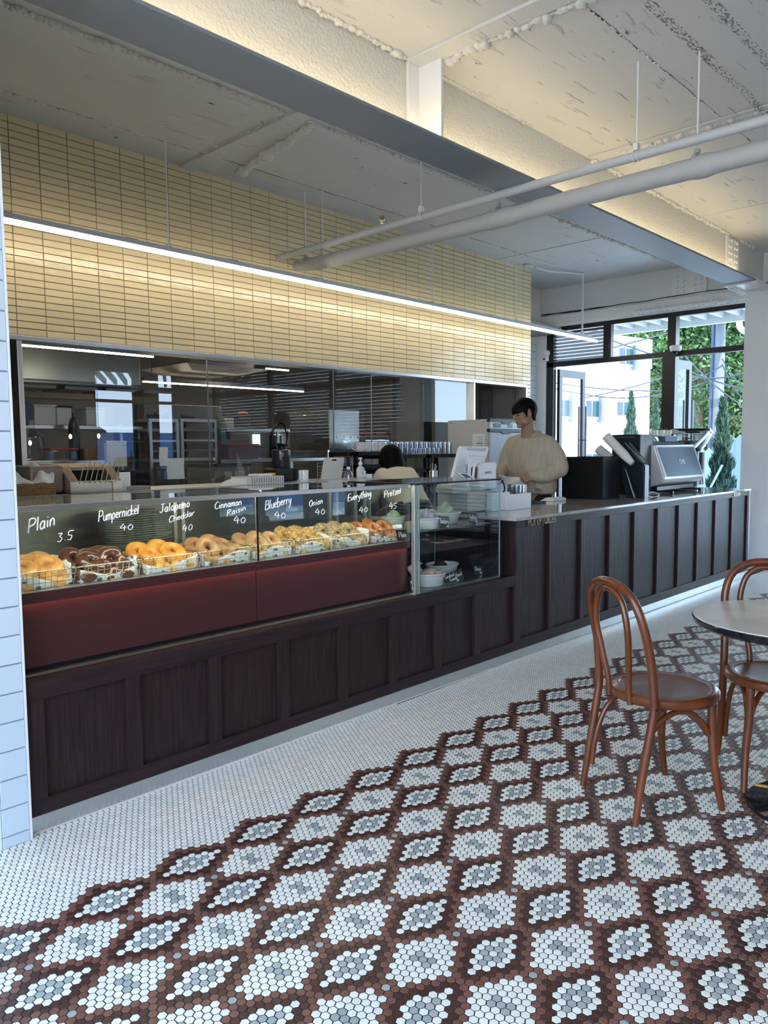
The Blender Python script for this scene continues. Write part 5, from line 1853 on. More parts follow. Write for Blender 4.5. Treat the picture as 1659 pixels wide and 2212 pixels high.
# wire rack behind the board
mb = MB()
a, b = at(686, 1035, 1, 4.08), at(762, 1035, 1, 4.08)
z1 = at(700, 1000, 1, 4.08).z
for i in range(5):
    z = LZ + 0.02 + i * (z1 - LZ - 0.02) / 4
    mb.tube([(a.x, 4.08, z), (b.x, 4.08, z)], 0.002, 5)
for i in range(3):
    x = a.x + (b.x - a.x) * i / 2
    mb.tube([(x, 4.08, LZ), (x, 4.08, z1)], 0.003, 5)
mb.tube([(a.x - 0.02, 4.06, z1 - 0.02), (a.x - 0.02, 4.06, LZ + 0.04)], 0.002, 5)
prop(mb.build('wire_drying_rack', M['steel'], None), 'thin wire drying rack behind the cutting board', 'rack')

# hand blender stick and glass bottle
p = at(753, 1040, 1, 3.95)
t = thing('immersion_blender', 'black hand blender standing in a small glass jar', 'blender', (p.x, 3.95, LZ))
MB().lathe([(0.030, 0), (0.032, 0.02), (0.020, 0.05), (0.016, 0.06)], (p.x, 3.95, LZ), 18).build('glass_jar', M['clear'], t, smooth=True)
MB().lathe([(0.012, 0.0), (0.014, 0.02)], (p.x, 3.95, LZ + 0.062), 14).build('white_collar', M['white_pl'], t)
MB().lathe([(0.011, 0), (0.014, 0.02), (0.013, 0.06), (0.005, 0.075), (0.005, 0.10)], (p.x, 3.95, LZ + 0.082), 14).build('grip', M['black'], t, smooth=True)
MB().tube([(p.x - 0.013, 3.95, LZ + 0.188), (p.x - 0.002, 3.95, LZ + 0.178), (p.x + 0.012, 3.95, LZ + 0.192)], 0.0035, 6).build('hook', M['black'], t)

p = at(779, 1040, 1, 3.85)
t = thing('soap_bottle', 'clear pump soap bottle with white pump on the ledge', 'bottle', (p.x, 3.85, LZ))
MB().lathe([(0.030, 0), (0.034, 0.006), (0.035, 0.055), (0.030, 0.075), (0.012, 0.088), (0.012, 0.095)], (p.x, 3.85, LZ), 22, sy=.7).build('bottle_body', mat('milky_soap', (0.62, 0.55, 0.48), 0.2), t, smooth=True)
MB().box(p.x - .026, p.x + .026, 3.824, 3.8265, LZ + .015, LZ + .055).build('label_sticker', M['white_pl'], t)
text_mesh('label_print', 'hand\nwash', 0.013, M['black'], t, (p.x - .018, 3.8235, LZ + .042), (1, 0, 0), (0, 0, 1), 0.0003)
MB().lathe([(0.014, 0), (0.014, 0.018), (0.006, 0.022), (0.006, 0.045)], (p.x, 3.85, LZ + .095), 14).build('pump', M['white_pl'], t, smooth=True)
MB().tube([(p.x + 0.012, 3.85, LZ + 0.142), (p.x - 0.014, 3.85, LZ + 0.142), (p.x - 0.020, 3.85, LZ + 0.136)], [0.007, 0.005, 0.003], 8).build('nozzle', M['white_pl'], t, smooth=True)
p = at(795, 1040, 1, 3.86)
prop(MB().box(p.x - .03, p.x + .035, 3.85, 3.93, LZ, LZ + .028).build('wipe_box', M['white_pl'], None, bevel=0.006), 'small white box between the soap bottle and the crouching woman', 'box')

# ================================================================== BLACK RACK WITH MUGS AND GLASSES
RY = 4.98
sa = thing('metal_rack', 'black metal rack carrying mugs and rows of glasses', 'rack', (5.7, 5.15, 0))


def rk(px0, px1, zt, name, shelves):
    x0, x1 = at(px0, 985, 1, RY).x, at(px1, 985, 1, RY).x
    for x in (x0, x1 - 0.035):
        for y in (RY, RY + 0.33):
            MB().box(x, x + 0.035, y, y + 0.035, 0, zt).build('upright', M['black'], sa, bevel=0.002)
    for z in shelves:
        MB().box(x0, x1, RY, RY + 0.36, z - 0.035, z).build('shelf', M['black'], sa, bevel=0.002)
    return x0, x1


zA = at(800, 976, 1, RY).z
zB = at(950, 981, 1, RY).z
r0 = rk(769, 829, zA, 'a', (zA, zA - 0.12, zA - 0.27))
r1 = rk(826, 925, zB, 'b', (zB, zB - 0.14, zB - 0.29))
r2 = rk(927, 1000, zB, 'c', (zB, zB - 0.30))
k = 0
MZ = zA + 0.001
for px, ang, hd in ((778, 0, 0), (792, 0, 0), (806, 0, 0), (822, -.5, 1), (834, -.45, 1)):
    p = at(px, 975, 1, RY + 0.06)
    mug_obj(p.x, RY + 0.06 + (0.02 if px == 834 else 0), MZ if px < 830 else zB + 0.001, 0.043, 0.088, 'white mug with handle at the right end of the mug row' if px == 834 else 'white mug in the row on the black rack', 'white mugs on the black rack', 1, ang if hd else 2.4)
for i in range(5):
    p = at(852, 972, 1, RY + 0.08)
    prop(MB().lathe([(0.04, 0), (0.075, 0.006), (0.085, 0.012), (0.083, 0.013), (0.04, 0.004)], (p.x, RY + 0.1, zB + 0.001 + i * 0.010), 24).build('saucer', M['ceramic'], None, smooth=True),
         'white saucer stacked beside the mugs on the black rack', 'plate', 'saucers stacked by the mugs')


def glass_cup(name, x, y, z, r, h, label, grp):
    return prop(MB().lathe([(r * .86, 0.0), (r, h * .9), (r * .98, h), (r * .93, h), (r * .82, h * .06), (0.001, h * .06)], (x, y, z), 14, caps=False).build(name, M['clear'], None, smooth=True, angle=60), label, 'glass', grp)


g1 = glass_cup('tall_glass', 0, 0, 0, 0.034, 0.125, 'tall clear tumbler standing in the rows on the black rack', 'tall tumblers on the black rack')
g2 = glass_cup('short_glass', 0, 0, 0, 0.032, 0.062, 'short clear glass in front of the tall tumblers', 'short glasses on the black rack')
x = at(826, 975, 1, RY + .1).x + 0.16
fst1 = True
n_ = 0
while x < at(928, 975, 1, RY + .1).x:
    for yy in (0.12, 0.20, 0.28):
        o = g1 if fst1 else g1.copy()
        if not fst1:
            COL.objects.link(o)
        fst1 = False
        o.location = (x + random.uniform(-.004, .004), RY + yy, zB + 0.001)
    x += 0.074
fst2 = True
x = at(890, 975, 1, RY + .04).x
while x < at(957, 975, 1, RY + .04).x:
    o = g2 if fst2 else g2.copy()
    if not fst2:
        COL.objects.link(o)
    fst2 = False
    o.location = (x, RY + 0.045, zB + 0.001)
    x += 0.070
x = at(935, 975, 1, RY + .2).x
while x < at(972, 975, 1, RY + .2).x:
    for yy in (0.15, 0.24):
        o = g1.copy()
        COL.objects.link(o)
        o.location = (x, RY + yy, zB + 0.001)
        o['label'] = 'tall clear tumbler in the block at the right end of the rack'
        o['group'] = 'right block of tumblers on the black rack'
    x += 0.072

# cutlery tin with utensils
p = Vector((at(936, 1040, 1, 4.2).x, 4.2, 0))
t = thing('utensil_holder', 'grey tin of spoons and tongs left of the cash register', 'holder', (3.90, 4.0, LZ))
MB().lathe([(0.035, 0), (0.035, 0.10)], (p.x, 4.2, LZ - 0.08), 18).build('tin', M['steel'], t, smooth=True)
for dx, tz in ((-.025, .07), (-.008, .085), (.018, .075), (.028, .06)):
    MB().tube([(p.x + dx * .5, 4.2, LZ - .02), (p.x + dx * 1.7, 4.2, LZ + tz)], 0.003, 6).build('utensil', M['steel'], t)

# ================================================================== ICE MACHINE
ix0, iy0, iy1, iz = 6.634, 4.748, 5.30, 1.697
im = thing('ice_machine', 'tall white ice machine with dark trim beside the kitchen doorway', 'ice machine', (ix0 + .3, 5.0, 0))
MB().box(ix0, ix0 + 0.62, iy0 + 0.02, iy1, 0.05, iz).build('cabinet', mat('warm_white_metal', (0.58, 0.56, 0.52), 0.45), im, bevel=0.006)
navy = mat('dark_navy_trim', (0.008, 0.016, 0.026), 0.35)
zz = lambda py: at(1060, py, 1, iy0).z
fx1 = ix0 + 0.62


def trimbar(z0, z1):
    zc2 = z0 - 0.022
    poly = [(ix0 - 0.005, z1), (fx1, z1), (fx1, z0), (ix0 + .40, z0), (ix0 + .36, zc2), (ix0 + .24, zc2), (ix0 + .20, z0), (ix0 - 0.005, z0)]
    return MB().prism(poly, 1, iy0 - 0.012, iy0 + 0.03)


trimbar(zz(911), iz + 0.008).build('top_trim', navy, im, bevel=0.002)
trimbar(zz(933), zz(926)).build('middle_trim', navy, im, bevel=0.002)
MB().box(ix0 + .02, fx1, iy0 - 0.002, iy0 + 0.02, zz(926), zz(911)).build('control_panel', M['white_pl'], im)
MB().box(ix0 + .02, fx1, iy0 - 0.002, iy0 + 0.02, 0.5, zz(934)).build('ice_door', mat('pale_blue_white_door', (0.60, 0.66, 0.74), 0.25), im, bevel=0.004)
bd = MB().box(ix0 + .07, ix0 + .20, iy0 - 0.006, iy0 - 0.002, zz(923), zz(914.5))
bd.build('badge', navy, im, bevel=0.002)
text_mesh('badge_lettering', 'KAISER', 0.030, M['white_pl'], im, (ix0 + .082, iy0 - 0.007, zz(920.5)), (1, 0, 0), (0, 0, 1), 0.0004)
MB().box(ix0 + .34, ix0 + .42, iy0 - 0.005, iy0 - 0.002, zz(923), zz(915.5)).build('display', mat('grey_display', (0.10, 0.18, 0.22), 0.2), im)
for y in (4.82, 5.05, 5.25):
    MB().lathe([(0.008, 0), (0.006, -0.003)], (ix0, y, iz - 0.03), 8, rot=Matrix.Rotation(PI / 2, 3, 'Y')).build('screw', M['steel_dark'], im)
# paper sign on its side
ys, ye = at(1046, 960, 0, ix0 - .01).y, at(1020, 960, 0, ix0 - .01).y
z0_, z1_ = at(1033, 975, 0, ix0).z - 0.05, at(1030, 937, 0, ix0).z
t = thing('taped_notice', 'framed paper notice with fine print on the side of the ice machine', 'notice', (ix0 - 0.004, (ys + ye) / 2, z0_))
MB().box(ix0 - 0.006, ix0 - 0.001, ys, ye, z0_, z1_).build('sheet', M['paper'], t)
mb = MB()
for i in range(9):
    z = z1_ - 0.04 - i * 0.022
    if z > z0_ + .01:
        mb.box(ix0 - 0.0075, ix0 - 0.006, ys + 0.02, ys + 0.02 + (ye - ys - .04) * random.uniform(.4, .9), z, z + (0.010 if i == 3 else 0.004))
mb.build('print_lines', M['steel_dark'], t)

# ================================================================== REGISTER AREA
CTP = 0.947
dy = 3.26
a, b = at(936, 1096, 1, dy), at(1073, 1094, 1, dy)
x0_ = 4.30
x1_ = at(1073, 1090, 1, dy).x
zt = at(1000, 1066, 1, dy).z
dr = thing('cash_drawer', 'wide cream cash drawer box under the register', 'cash drawer', ((x0_ + x1_) / 2, dy + .15, CTP))
MB().box(x0_, x1_, dy, dy + 0.27, CTP + 0.006, zt).build('drawer_case', mat('cream_metal', (0.50, 0.49, 0.43), 0.45), dr, bevel=0.005)
MB().box(x0_ + 0.02, x1_ - 0.02, dy + 0.02, dy + 0.25, CTP, CTP + 0.006).build('rubber_base', M['black'], dr)
a, b = at(977, 1066, 1, dy + .05), at(1018, 1066, 1, dy + .05)
pr_ = thing('receipt_printer', 'cream receipt printer on the cash drawer seen through the case', 'printer', ((a.x + b.x) / 2, dy + .12, zt))
pz = at(1000, 1046, 1, dy + .05).z
MB().prism([(a.x, zt), (b.x, zt), (b.x - .005, zt + .03), (b.x - .05, pz), (a.x + .02, pz), (a.x, pz - .02)], 1, dy + .05, dy + .2).build('printer_body', mat('cream_metal_light', (0.55, 0.53, 0.46), 0.4), pr_, bevel=0.006)
# striped grater-like lid rack
p = at(952, 1090, 1, 3.15)
t = thing('striped_rack', 'small rack of black and white striped lids at the back of the upper glass shelf', 'rack', (3.88, 3.30, 0.926))
x0q = 3.825
for i in range(7):
    MB().obox((x0q + i * 0.017, 3.30, 0.963), (0.007, 0.07, 0.07), Matrix.Rotation(0.35, 3, 'Y')).build('white_slat', M['white_pl'], t)
    MB().obox((x0q + 0.0085 + i * 0.017, 3.30, 0.961), (0.009, 0.068, 0.066), Matrix.Rotation(0.35, 3, 'Y')).build('black_slat', M['black'], t)

# point of sale screen (seen from behind)
PYy = 3.62
A_, B_, C_, D_ = at(984, 1034, 1, PYy), at(1047, 1034, 1, PYy), at(1056, 965, 1, PYy), at(1000, 966, 1, PYy)
pos = thing('register_screen', 'white point of sale screen seen from behind, tilted on its stand', 'register', ((A_.x + B_.x) / 2, PYy, zt))
rot_ = Matrix.Rotation(0.0, 3, 'Z')
quad = [at(977, 1036, 1, PYy), at(1036, 1036, 1, PYy), at(1057, 967, 1, PYy), at(1053, 965, 1, PYy), at(999, 964, 1, PYy), at(995, 967, 1, PYy)]
poly = [(q.x, q.z) for q in quad]
MB().prism(poly, 1, PYy, PYy + 0.03).build('screen_shell', M['white_pl'], pos, bevel=0.006)
q2 = [at(1003, 1020, 1, PYy), at(1033, 1022, 1, PYy), at(1044, 985, 1, PYy), at(1008, 984, 1, PYy)]
MB().prism([(q.x, q.z) for q in q2], 1, PYy - 0.02, PYy).build('rear_bulge', M['white_pl'], pos, bevel=0.008)
q2 = [at(1010, 972, 1, PYy), at(1046, 974, 1, PYy), at(1049, 968, 1, PYy), at(1010, 966, 1, PYy)]
MB().prism([(q.x, q.z) for q in q2], 1, PYy - 0.010, PYy).build('top_vent', mat('light_grey_vent', (0.50, 0.52, 0.55), 0.4), pos, bevel=0.003)
mb = MB()
for i in range(9):
    a, b = at(1001, 1004 + i * 1.6, 1, PYy - .001), at(1012, 1004 + i * 1.6, 1, PYy - .001)
    mb.box(a.x, b.x, PYy - 0.022, PYy - 0.0205, a.z - .001, a.z + .001)
mb.build('grille_lines', M['steel_dark'], pos)
q2 = [at(1013, 1040, 1, PYy - .06), at(1024, 1040, 1, PYy - .06), at(1031, 1004, 1, PYy - .03), at(1019, 1002, 1, PYy - .03)]
MB().prism([(q.x, q.z) for q in q2], 1, PYy - 0.06, PYy - 0.035).build('stand_slot', M['black'], pos, bevel=0.004)
q2 = [at(1019, 1003, 1, PYy - .07), at(1041, 1003, 1, PYy - .07), at(1043, 993, 1, PYy - .07), at(1022, 991, 1, PYy - .07)]
MB().prism([(q.x, q.z) for q in q2], 1, PYy - 0.07, PYy - 0.03).build('hinge_cover', M['white_pl'], pos, bevel=0.006)
MB().box(at(985, 1040, 1, PYy).x, at(1050, 1040, 1, PYy).x, PYy - .06, PYy + .08, zt, at(985, 1034, 1, PYy).z).build('stand_base', M['white_pl'], pos, bevel=0.006)
# small customer display
cy_ = 3.38
q2 = [at(987, 1021, 1, cy_), at(1008, 1022, 1, cy_), at(1026, 1034, 1, cy_), at(1005, 1035, 1, cy_)]
t = thing('card_terminal', 'small slanted white customer display with dark screen', 'card reader', (q2[0].x, cy_, zt))
nd = Vector((0.0, 0.05, 0.0))
MB().prism([(q.x, q.z) for q in q2], 1, cy_, cy_ + 0.02).build('display_shell', M['white_pl'], t, bevel=0.003)
q3 = [at(994, 1023, 1, cy_), at(1007, 1024, 1, cy_), at(1019, 1032, 1, cy_), at(1007, 1033, 1, cy_)]
MB().prism([(q.x, q.z) for q in q3], 1, cy_ - 0.0015, cy_).build('dark_screen', mat('slate_screen', (0.08, 0.09, 0.12), 0.2), t)
MB().box(q2[1].x - .02, q2[1].x + .03, cy_, cy_ + .06, zt, q2[2].z).build('display_foot', M['white_pl'], t)
# OKPOS printer tower
ky = 3.45
a, b, c = at(1037, 1040, 1, ky), at(1072, 1040, 1, ky), at(1060, 999, 1, ky)
t = thing('order_printer', 'white printer tower with OKPOS lettering at the register', 'printer', ((a.x + b.x) / 2, ky, zt))
MB().prism([(a.x, zt), (b.x, zt), (b.x, c.z - .008), (b.x - .008, c.z), (a.x + .02, c.z), (a.x, c.z - .02)], 1, ky, ky + .12).build('tower_body', M['white_pl'], t, bevel=0.005)
q2 = [at(1019, 1040, 1, ky + .01), at(1031, 1040, 1, ky + .01), at(1034, 1007, 1, ky + .01), at(1030, 1003, 1, ky + .01), at(1025, 1006, 1, ky + .01)]
pth = [at(1021, 1038, 1, ky), at(1025, 1006, 1, ky), at(1031, 1000.5, 1, ky), at(1038, 1001, 1, ky)]
MB().tube(smooth_path(pth, 5), 0.010, 8).build('side_loop', M['white_pl'], t, smooth=True)
MB().prism([(q.x, q.z) for q in [at(1026, 1038, 1, ky), at(1032, 1038, 1, ky), at(1034, 1010, 1, ky), at(1030, 1007, 1, ky), at(1027, 1011, 1, ky)]], 1, ky + .01, ky + .04).build('dark_slot', M['black'], t, bevel=0.003)
p0_ = at(1047, 1023.5, 1, ky - .001)
text_mesh('lettering', 'OKPOS', 0.024, M['black'], t, (p0_.x, ky - 0.001, p0_.z), (1, 0, 0), (0, 0, 1), 0.0004, xscale=1.15)

# black card reader cord, black tablet
pts = [at(1083, 1038, 1, 3.3), at(1088, 1045, 1, 3.28), at(1090, 1058, 1, 3.26), at(1084, 1068, 1, 3.25)]
prop(MB().tube(smooth_path(pts, 6), 0.006, 8).build('power_cord', M['black'], None, smooth=True), 'black looping cord right of the spreads case', 'cord')
a, b = at(1094, 1075, 1, 3.5), at(1118, 1075, 1, 3.5)
c = at(1100, 1046, 1, 3.5)
t = thing('payment_terminal', 'black payment terminal standing behind the white napkin boxes', 'card reader', ((a.x + b.x) / 2, 3.5, CTP))
MB().prism([(a.x, CTP), (b.x, CTP), (b.x, c.z - .01), (a.x + .015, c.z)], 1, 3.46, 3.5).build('terminal_body', M['black'], t, bevel=0.004)

# blue behind (apron / bag)
p = at(1095, 1035, 1, 4.25)
# white napkin boxes
def open_box(px0, px1, py_t, py_b, y, depth, label, name, fill=None):
    a_, b_ = at(px0, py_b, 1, y), at(px1, py_b, 1, y)
    z1__ = at((px0 + px1) / 2, py_t, 1, y).z
    t = thing(name, label, 'box', ((a_.x + b_.x) / 2, y + depth / 2, CTP))
    w = 0.004
    mb = MB()
    mb.box(a_.x, b_.x, y, y + w, CTP, z1__).box(a_.x, b_.x, y + depth - w, y + depth, CTP, z1__)
    mb.box(a_.x, a_.x + w, y + w, y + depth - w, CTP, z1__).box(b_.x - w, b_.x, y + w, y + depth - w, CTP, z1__)
    mb.box(a_.x + w, b_.x - w, y + w, y + depth - w, CTP, CTP + 0.03)
    mb.build('box_shell', M['white_pl'], t, bevel=0.001)
    return t, a_.x, b_.x, z1__


t, xa, xb, zb1 = open_box(1103, 1147, 1066, 1094, 3.17, 0.15, 'white box holding clear cups beside the PICK UP lettering', 'cup_box')
p = at(1121, 1060, 1, 3.22)
g3 = glass_cup('clear_cup', 0, 0, 0, 0.034, 0.095, 'clear cup standing in the white counter box', 'clear cups in the white box')
zb2 = at(1120, 1049, 1, 3.2).z
for i, (dx, dy2) in enumerate(((-.03, 0.05), (.012, .05), (-.01, .10), (.035, .10))):
    o = g3 if i == 0 else g3.copy()
    if i:
        COL.objects.link(o)
    o.location = (p.x + dx, 3.17 + dy2 + .0, zb2 - 0.095)
prop(MB().box(p.x + .055, p.x + .075, 3.2, 3.30, CTP + .03, zb2 + .004).build('paper_pack', M['white_pl'], None, bevel=0.002), 'upright white paper pack in the white counter box', 'paper')
t, xa, xb, zb1 = open_box(1062, 1101, 1064, 1093, 3.22, 0.16, 'white box with a small dark badge left of the cup box', 'napkin_box')
p = at(1096, 1081, 1, 3.219)
MB().lathe([(0.013, 0), (0.013, 0.001)], (p.x, 3.219, p.z), 7, rot=Matrix.Rotation(PI / 2, 3, 'X')).build('badge', M['black'], t)
# glass funnel-like dome in the case = tip jar behind
p = at(1035, 1100, 1, 3.30)
q2 = [at(1014, 1103, 1, 2.99), at(1063, 1106, 1, 2.99), at(1050, 1074, 1, 2.99), at(1040, 1073, 1, 2.99)]

# folded cloth and thin black slab on the marble
a = at(1183, 1076, 1, 3.45)
b = at(1212, 1076, 1, 3.45)
mb = MB().box(a.x, b.x, 3.40, 3.52, CTP, CTP + .010).box(a.x + .01, b.x, 3.40, 3.50, CTP + .010, CTP + .020).box(a.x + .02, b.x - .01, 3.41, 3.49, CTP + .020, CTP + .028)
prop(mb.build('folded_cloth', M['paper'], None, bevel=0.003), 'folded white cloth beside the black box on the marble', 'cloth')
a, b = at(1135, 1083, 1, 3.38), at(1180, 1083, 1, 3.38)
prop(MB().box(a.x, b.x, 3.38, 3.50, CTP, CTP + .012).build('counter_mat', M['black'], None, bevel=0.002), 'flat black mat on the marble before the man', 'mat')

# ================================================================== BLACK BOX, CUPS, MACHINES
BX0, BX1, BY0, BY1 = 6.11, 6.43, 3.19, 3.585
zt = at(1299, 987, 1, BY0).z
bb_ = thing('black_bin', 'large plain black open box on the marble counter', 'box', ((BX0 + BX1) / 2, 3.38, CTP))
mb = MB()
mb.box(BX0, BX1 - .10, BY0 + .004, BY0 + .016, CTP, zt).box(BX0, BX0 + .012, BY0 + .016, BY1 - .012, CTP, zt).box(BX0, BX1, BY1 - .012, BY1, CTP, zt)
mb.box(BX1 - .012, BX1, BY0 + .016, BY1 - .012, CTP, zt).box(BX0 + .012, BX1 - .012, BY0 + .016, BY1 - .012, CTP, CTP + .02)
mb.build('box_shell', M['black'], bb_, bevel=0.001)
MB().box(BX0 + .008, BX1, BY0, BY0 + .004, CTP, zt - .004).build('ribbed_front', mat('black_brushed', (0.008, 0.009, 0.014), 0.5, bump=0.3, bscale=30, stretch=(8, 8, 1), spec=0.3), bb_)

# slanted cup holder stand
XS = 6.50
M['graphite'] = mat('graphite_plastic', (0.008, 0.015, 0.022), 0.35, spec=0.35)
qs = [at(px, py, 0, XS) for px, py in ((1391, 1079), (1391, 1003), (1382, 996), (1350, 958), (1338, 966), (1338, 1000), (1352, 1078))]
st = thing('slanted_cup_stand', 'dark slanted stand holding stacked paper cups and lids', 'cup holder', (XS + .04, qs[0].y + .1, CTP))
MB().prism([(q.y, max(q.z, CTP)) for q in qs], 0, XS, XS + .085).build('stand_body', M['graphite'], st, bevel=0.004)
MB().box(XS + .004, XS + .081, qs[0].y - .004, qs[0].y, CTP, qs[1].z - .01).build('front_strip', mat('blue_grey_edge', (0.04, 0.08, 0.11), 0.3), st)
qa, qb = at(1350, 956, 0, XS), at(1391, 1001, 0, XS)
for xo in (XS - .002, XS + .083):
    MB().tube([(xo, qa.y, qa.z), (xo, qb.y, qb.z)], .006, 8).build('edge_rail', M['steel_dark'], st)


def cup_mesh(name, m, r0, r1, h, rim=True):
    mb = MB().lathe([(r0, 0), (r1, h), (r1 + (.002 if rim else 0), h), (r1 + (.002 if rim else 0), h + .003), (r1 - .001, h + .003), (r0 - .001, .004), (0.001, 0.004)], (0, 0, 0), 22)
    return mb.build(name, m, None, smooth=True, angle=50)


cupm = cup_mesh('paper_cup', mat('white_paper_cup', (0.74, 0.71, 0.66), 0.55), 0.026, 0.040, 0.095)
p_top, p_bot = at(1310, 943, 0, XS - .045), at(1366, 1001, 0, XS - .045)
ax = (p_top - p_bot)
ln = ax.length
ax.normalize()
nC = 22
rotq = Vector((0, 0, 1)).rotation_difference(ax)
for i in range(nC):
    o = cupm if i == 0 else cupm.copy()
    if i:
        COL.objects.link(o)
    o.rotation_mode = 'QUATERNION'
    o.rotation_quaternion = rotq
    o.location = p_bot + ax * (i * (ln - 0.095) / (nC - 1))
    prop(o, 'topmost paper cup, fully visible at the upper end of the slanted stack' if i == nC - 1 else 'white paper cup in the long slanted stack', 'cup', 'slanted stack of paper cups')
# second stack : plastic lids/cups, behind
lid = cup_mesh('plastic_cup', mat('hazy_clear_plastic', (0.62, 0.62, 0.62), 0.15), 0.028, 0.042, 0.10)
p_top, p_bot = at(1293, 970, 0, XS + .13), at(1336, 1004, 0, XS + .13)
ax = (p_top - p_bot)
ln = ax.length
ax.normalize()
rotq = Vector((0, 0, 1)).rotation_difference(ax)
MB().tube([p_bot - ax * .03, p_bot + ax * .09], .048, 16).build('cup_pocket', M['graphite'], st, smooth=True)
for i in range(12):
    o = lid if i == 0 else lid.copy()
    if i:
        COL.objects.link(o)
    o.rotation_mode = 'QUATERNION'
    o.rotation_quaternion = rotq
    o.location = p_bot + ax * (i * (ln - 0.10) / 11)
    prop(o, 'see-through plastic cup in the shorter slanted stack behind the paper cups', 'cup', 'slanted stack of plastic cups')
# black brush leaning before the stand
prop(MB().tube(smooth_path([at(1350, 1008, 0, XS - .05), at(1357, 1030, 0, XS - .05), at(1365, 1056, 0, XS - .05), at(1372, 1076, 0, XS - .05)], 5), [0.010 + .0007 * i for i in range(16)], 10).build('counter_brush', M['black_gloss'], None, smooth=True), 'black brush with a thick handle leaning before the cup stand', 'brush')

# tall black tower
TWX, TWY = 6.86, at(1381, 1060, 0, 6.86).y
zt = at(1381, 938, 0, TWX).z
yb = at(1322, 945, 0, TWX).y
xr = at(1409, 1000, 1, TWY).x
tw = thing('water_tower', 'tall dark dispenser tower with vent slots left of the espresso machine', 'dispenser', (TWX + .1, TWY + .15, CTP))
MB().box(TWX, xr, TWY, yb, CTP, zt).build('tower_body', M['graphite'], tw, bevel=0.004)
mb = MB()
for i in range(3):
    for j in range(3):
        q = at(1386 + i * 8, 942 + j * 5, 1, TWY - .001)
        mb.box(q.x, q.x + 0.030, TWY - .002, TWY, q.z - .004, q.z + .004)
mb.build('vent_slots', mat('pale_slot', (0.25, 0.30, 0.34), 0.4), tw)
mb = MB()
mb.box(TWX - .002, TWX, TWY + .05, TWY + .30, zt - .03, zt - .022)
mb.build('side_slots', mat('dim_slot', (0.10, 0.11, 0.12), 0.4), tw)
q = at(1401, 1030, 1, TWY)
MB().box(q.x - .006, q.x + .006, TWY - .008, TWY, q.z - .02, q.z + .02).build('tap', M['chrome'], tw)

# espresso machine
ey = 3.10
em = thing('espresso_machine', 'white framed espresso machine with dark blue slanted back panel', 'espresso machine', (at(1460, 1050, 1, ey).x, ey + .2, CTP))
side = [(ey + .10, CTP + .07), (ey - .01, CTP + .105), (ey - .03, CTP + .15), (ey + .07, at(1420, 961, 1, ey + .07).z - .01), (ey + .09, at(1420, 961, 1, ey + .07).z), (ey + .42, at(1420, 961, 1, ey + .07).z), (ey + .42, CTP + .07)]
X0e, X1e = at(1429, 1040, 1, ey).x, at(1514, 1035, 1, ey).x
MB().prism(side, 0, X0e, X1e).build('housing', mat('satin_white_shell', (0.70, 0.71, 0.72), 0.25, 0.15), em, bevel=0.014, seg=3)
nrm = Vector((0, side[3][0] - side[2][0], side[3][1] - side[2][1]))
nrm.normalize()
outn = Vector((0, -nrm.z, nrm.y))
c0 = Vector((0, side[2][0], side[2][1])) + outn * 0.003
hgt = math.hypot(side[3][0] - side[2][0], side[3][1] - side[2][1])
pan = []
for (x, v) in ((X0e + .075, 0.012), (X1e - .035, 0.012), (X1e - .05, 0.03 + hgt - .04), (X0e + .035, hgt - .012)):
    pan.append(Vector((x, 0, 0)) + c0 + nrm * v)
pan[2] = Vector((X1e - .055, 0, 0)) + c0 + nrm * (hgt - .012)
mb = MB().add(pan + [q - outn * 0.012 for q in pan], [(0, 1, 2, 3), (7, 6, 5, 4), (0, 4, 5, 1), (1, 5, 6, 2), (2, 6, 7, 3), (3, 7, 4, 0)])
mb.build('back_panel', mat('midnight_blue_panel', (0.055, 0.095, 0.150), 0.28, 0.4), em, bevel=0.004)
cc_ = (X0e + X1e) / 2 + .02
text_mesh('badge_lettering', 'CIME', 0.075, M['chrome'], em, Vector((cc_, 0, 0)) + c0 + nrm * (hgt * .40) + outn * 0.003, (1, 0, 0), tuple(nrm), 0.001, align='CENTER', bold=-0.002, xscale=0.8)
for xx in (X0e + .12, X1e - .15):
    MB().box(xx, xx + .03, ey - .05, ey + .16, CTP + .012, CTP + .028).box(xx, xx + .03, ey - .06, ey - .03, CTP, CTP + .028).build('foot', M['graphite'], em, bevel=0.004)
MB().box(X0e + .04, X1e - .03, ey + .06, ey + .40, CTP + .028, CTP + .07).build('drip_base', M['graphite'], em, bevel=0.004)
EZ = at(1420, 961, 1, ey + .07).z
MB().box(X0e + .05, X1e - .10, ey + .14, ey + .40, EZ, EZ + .030).build('cup_rail', M['black'], em, bevel=0.003)
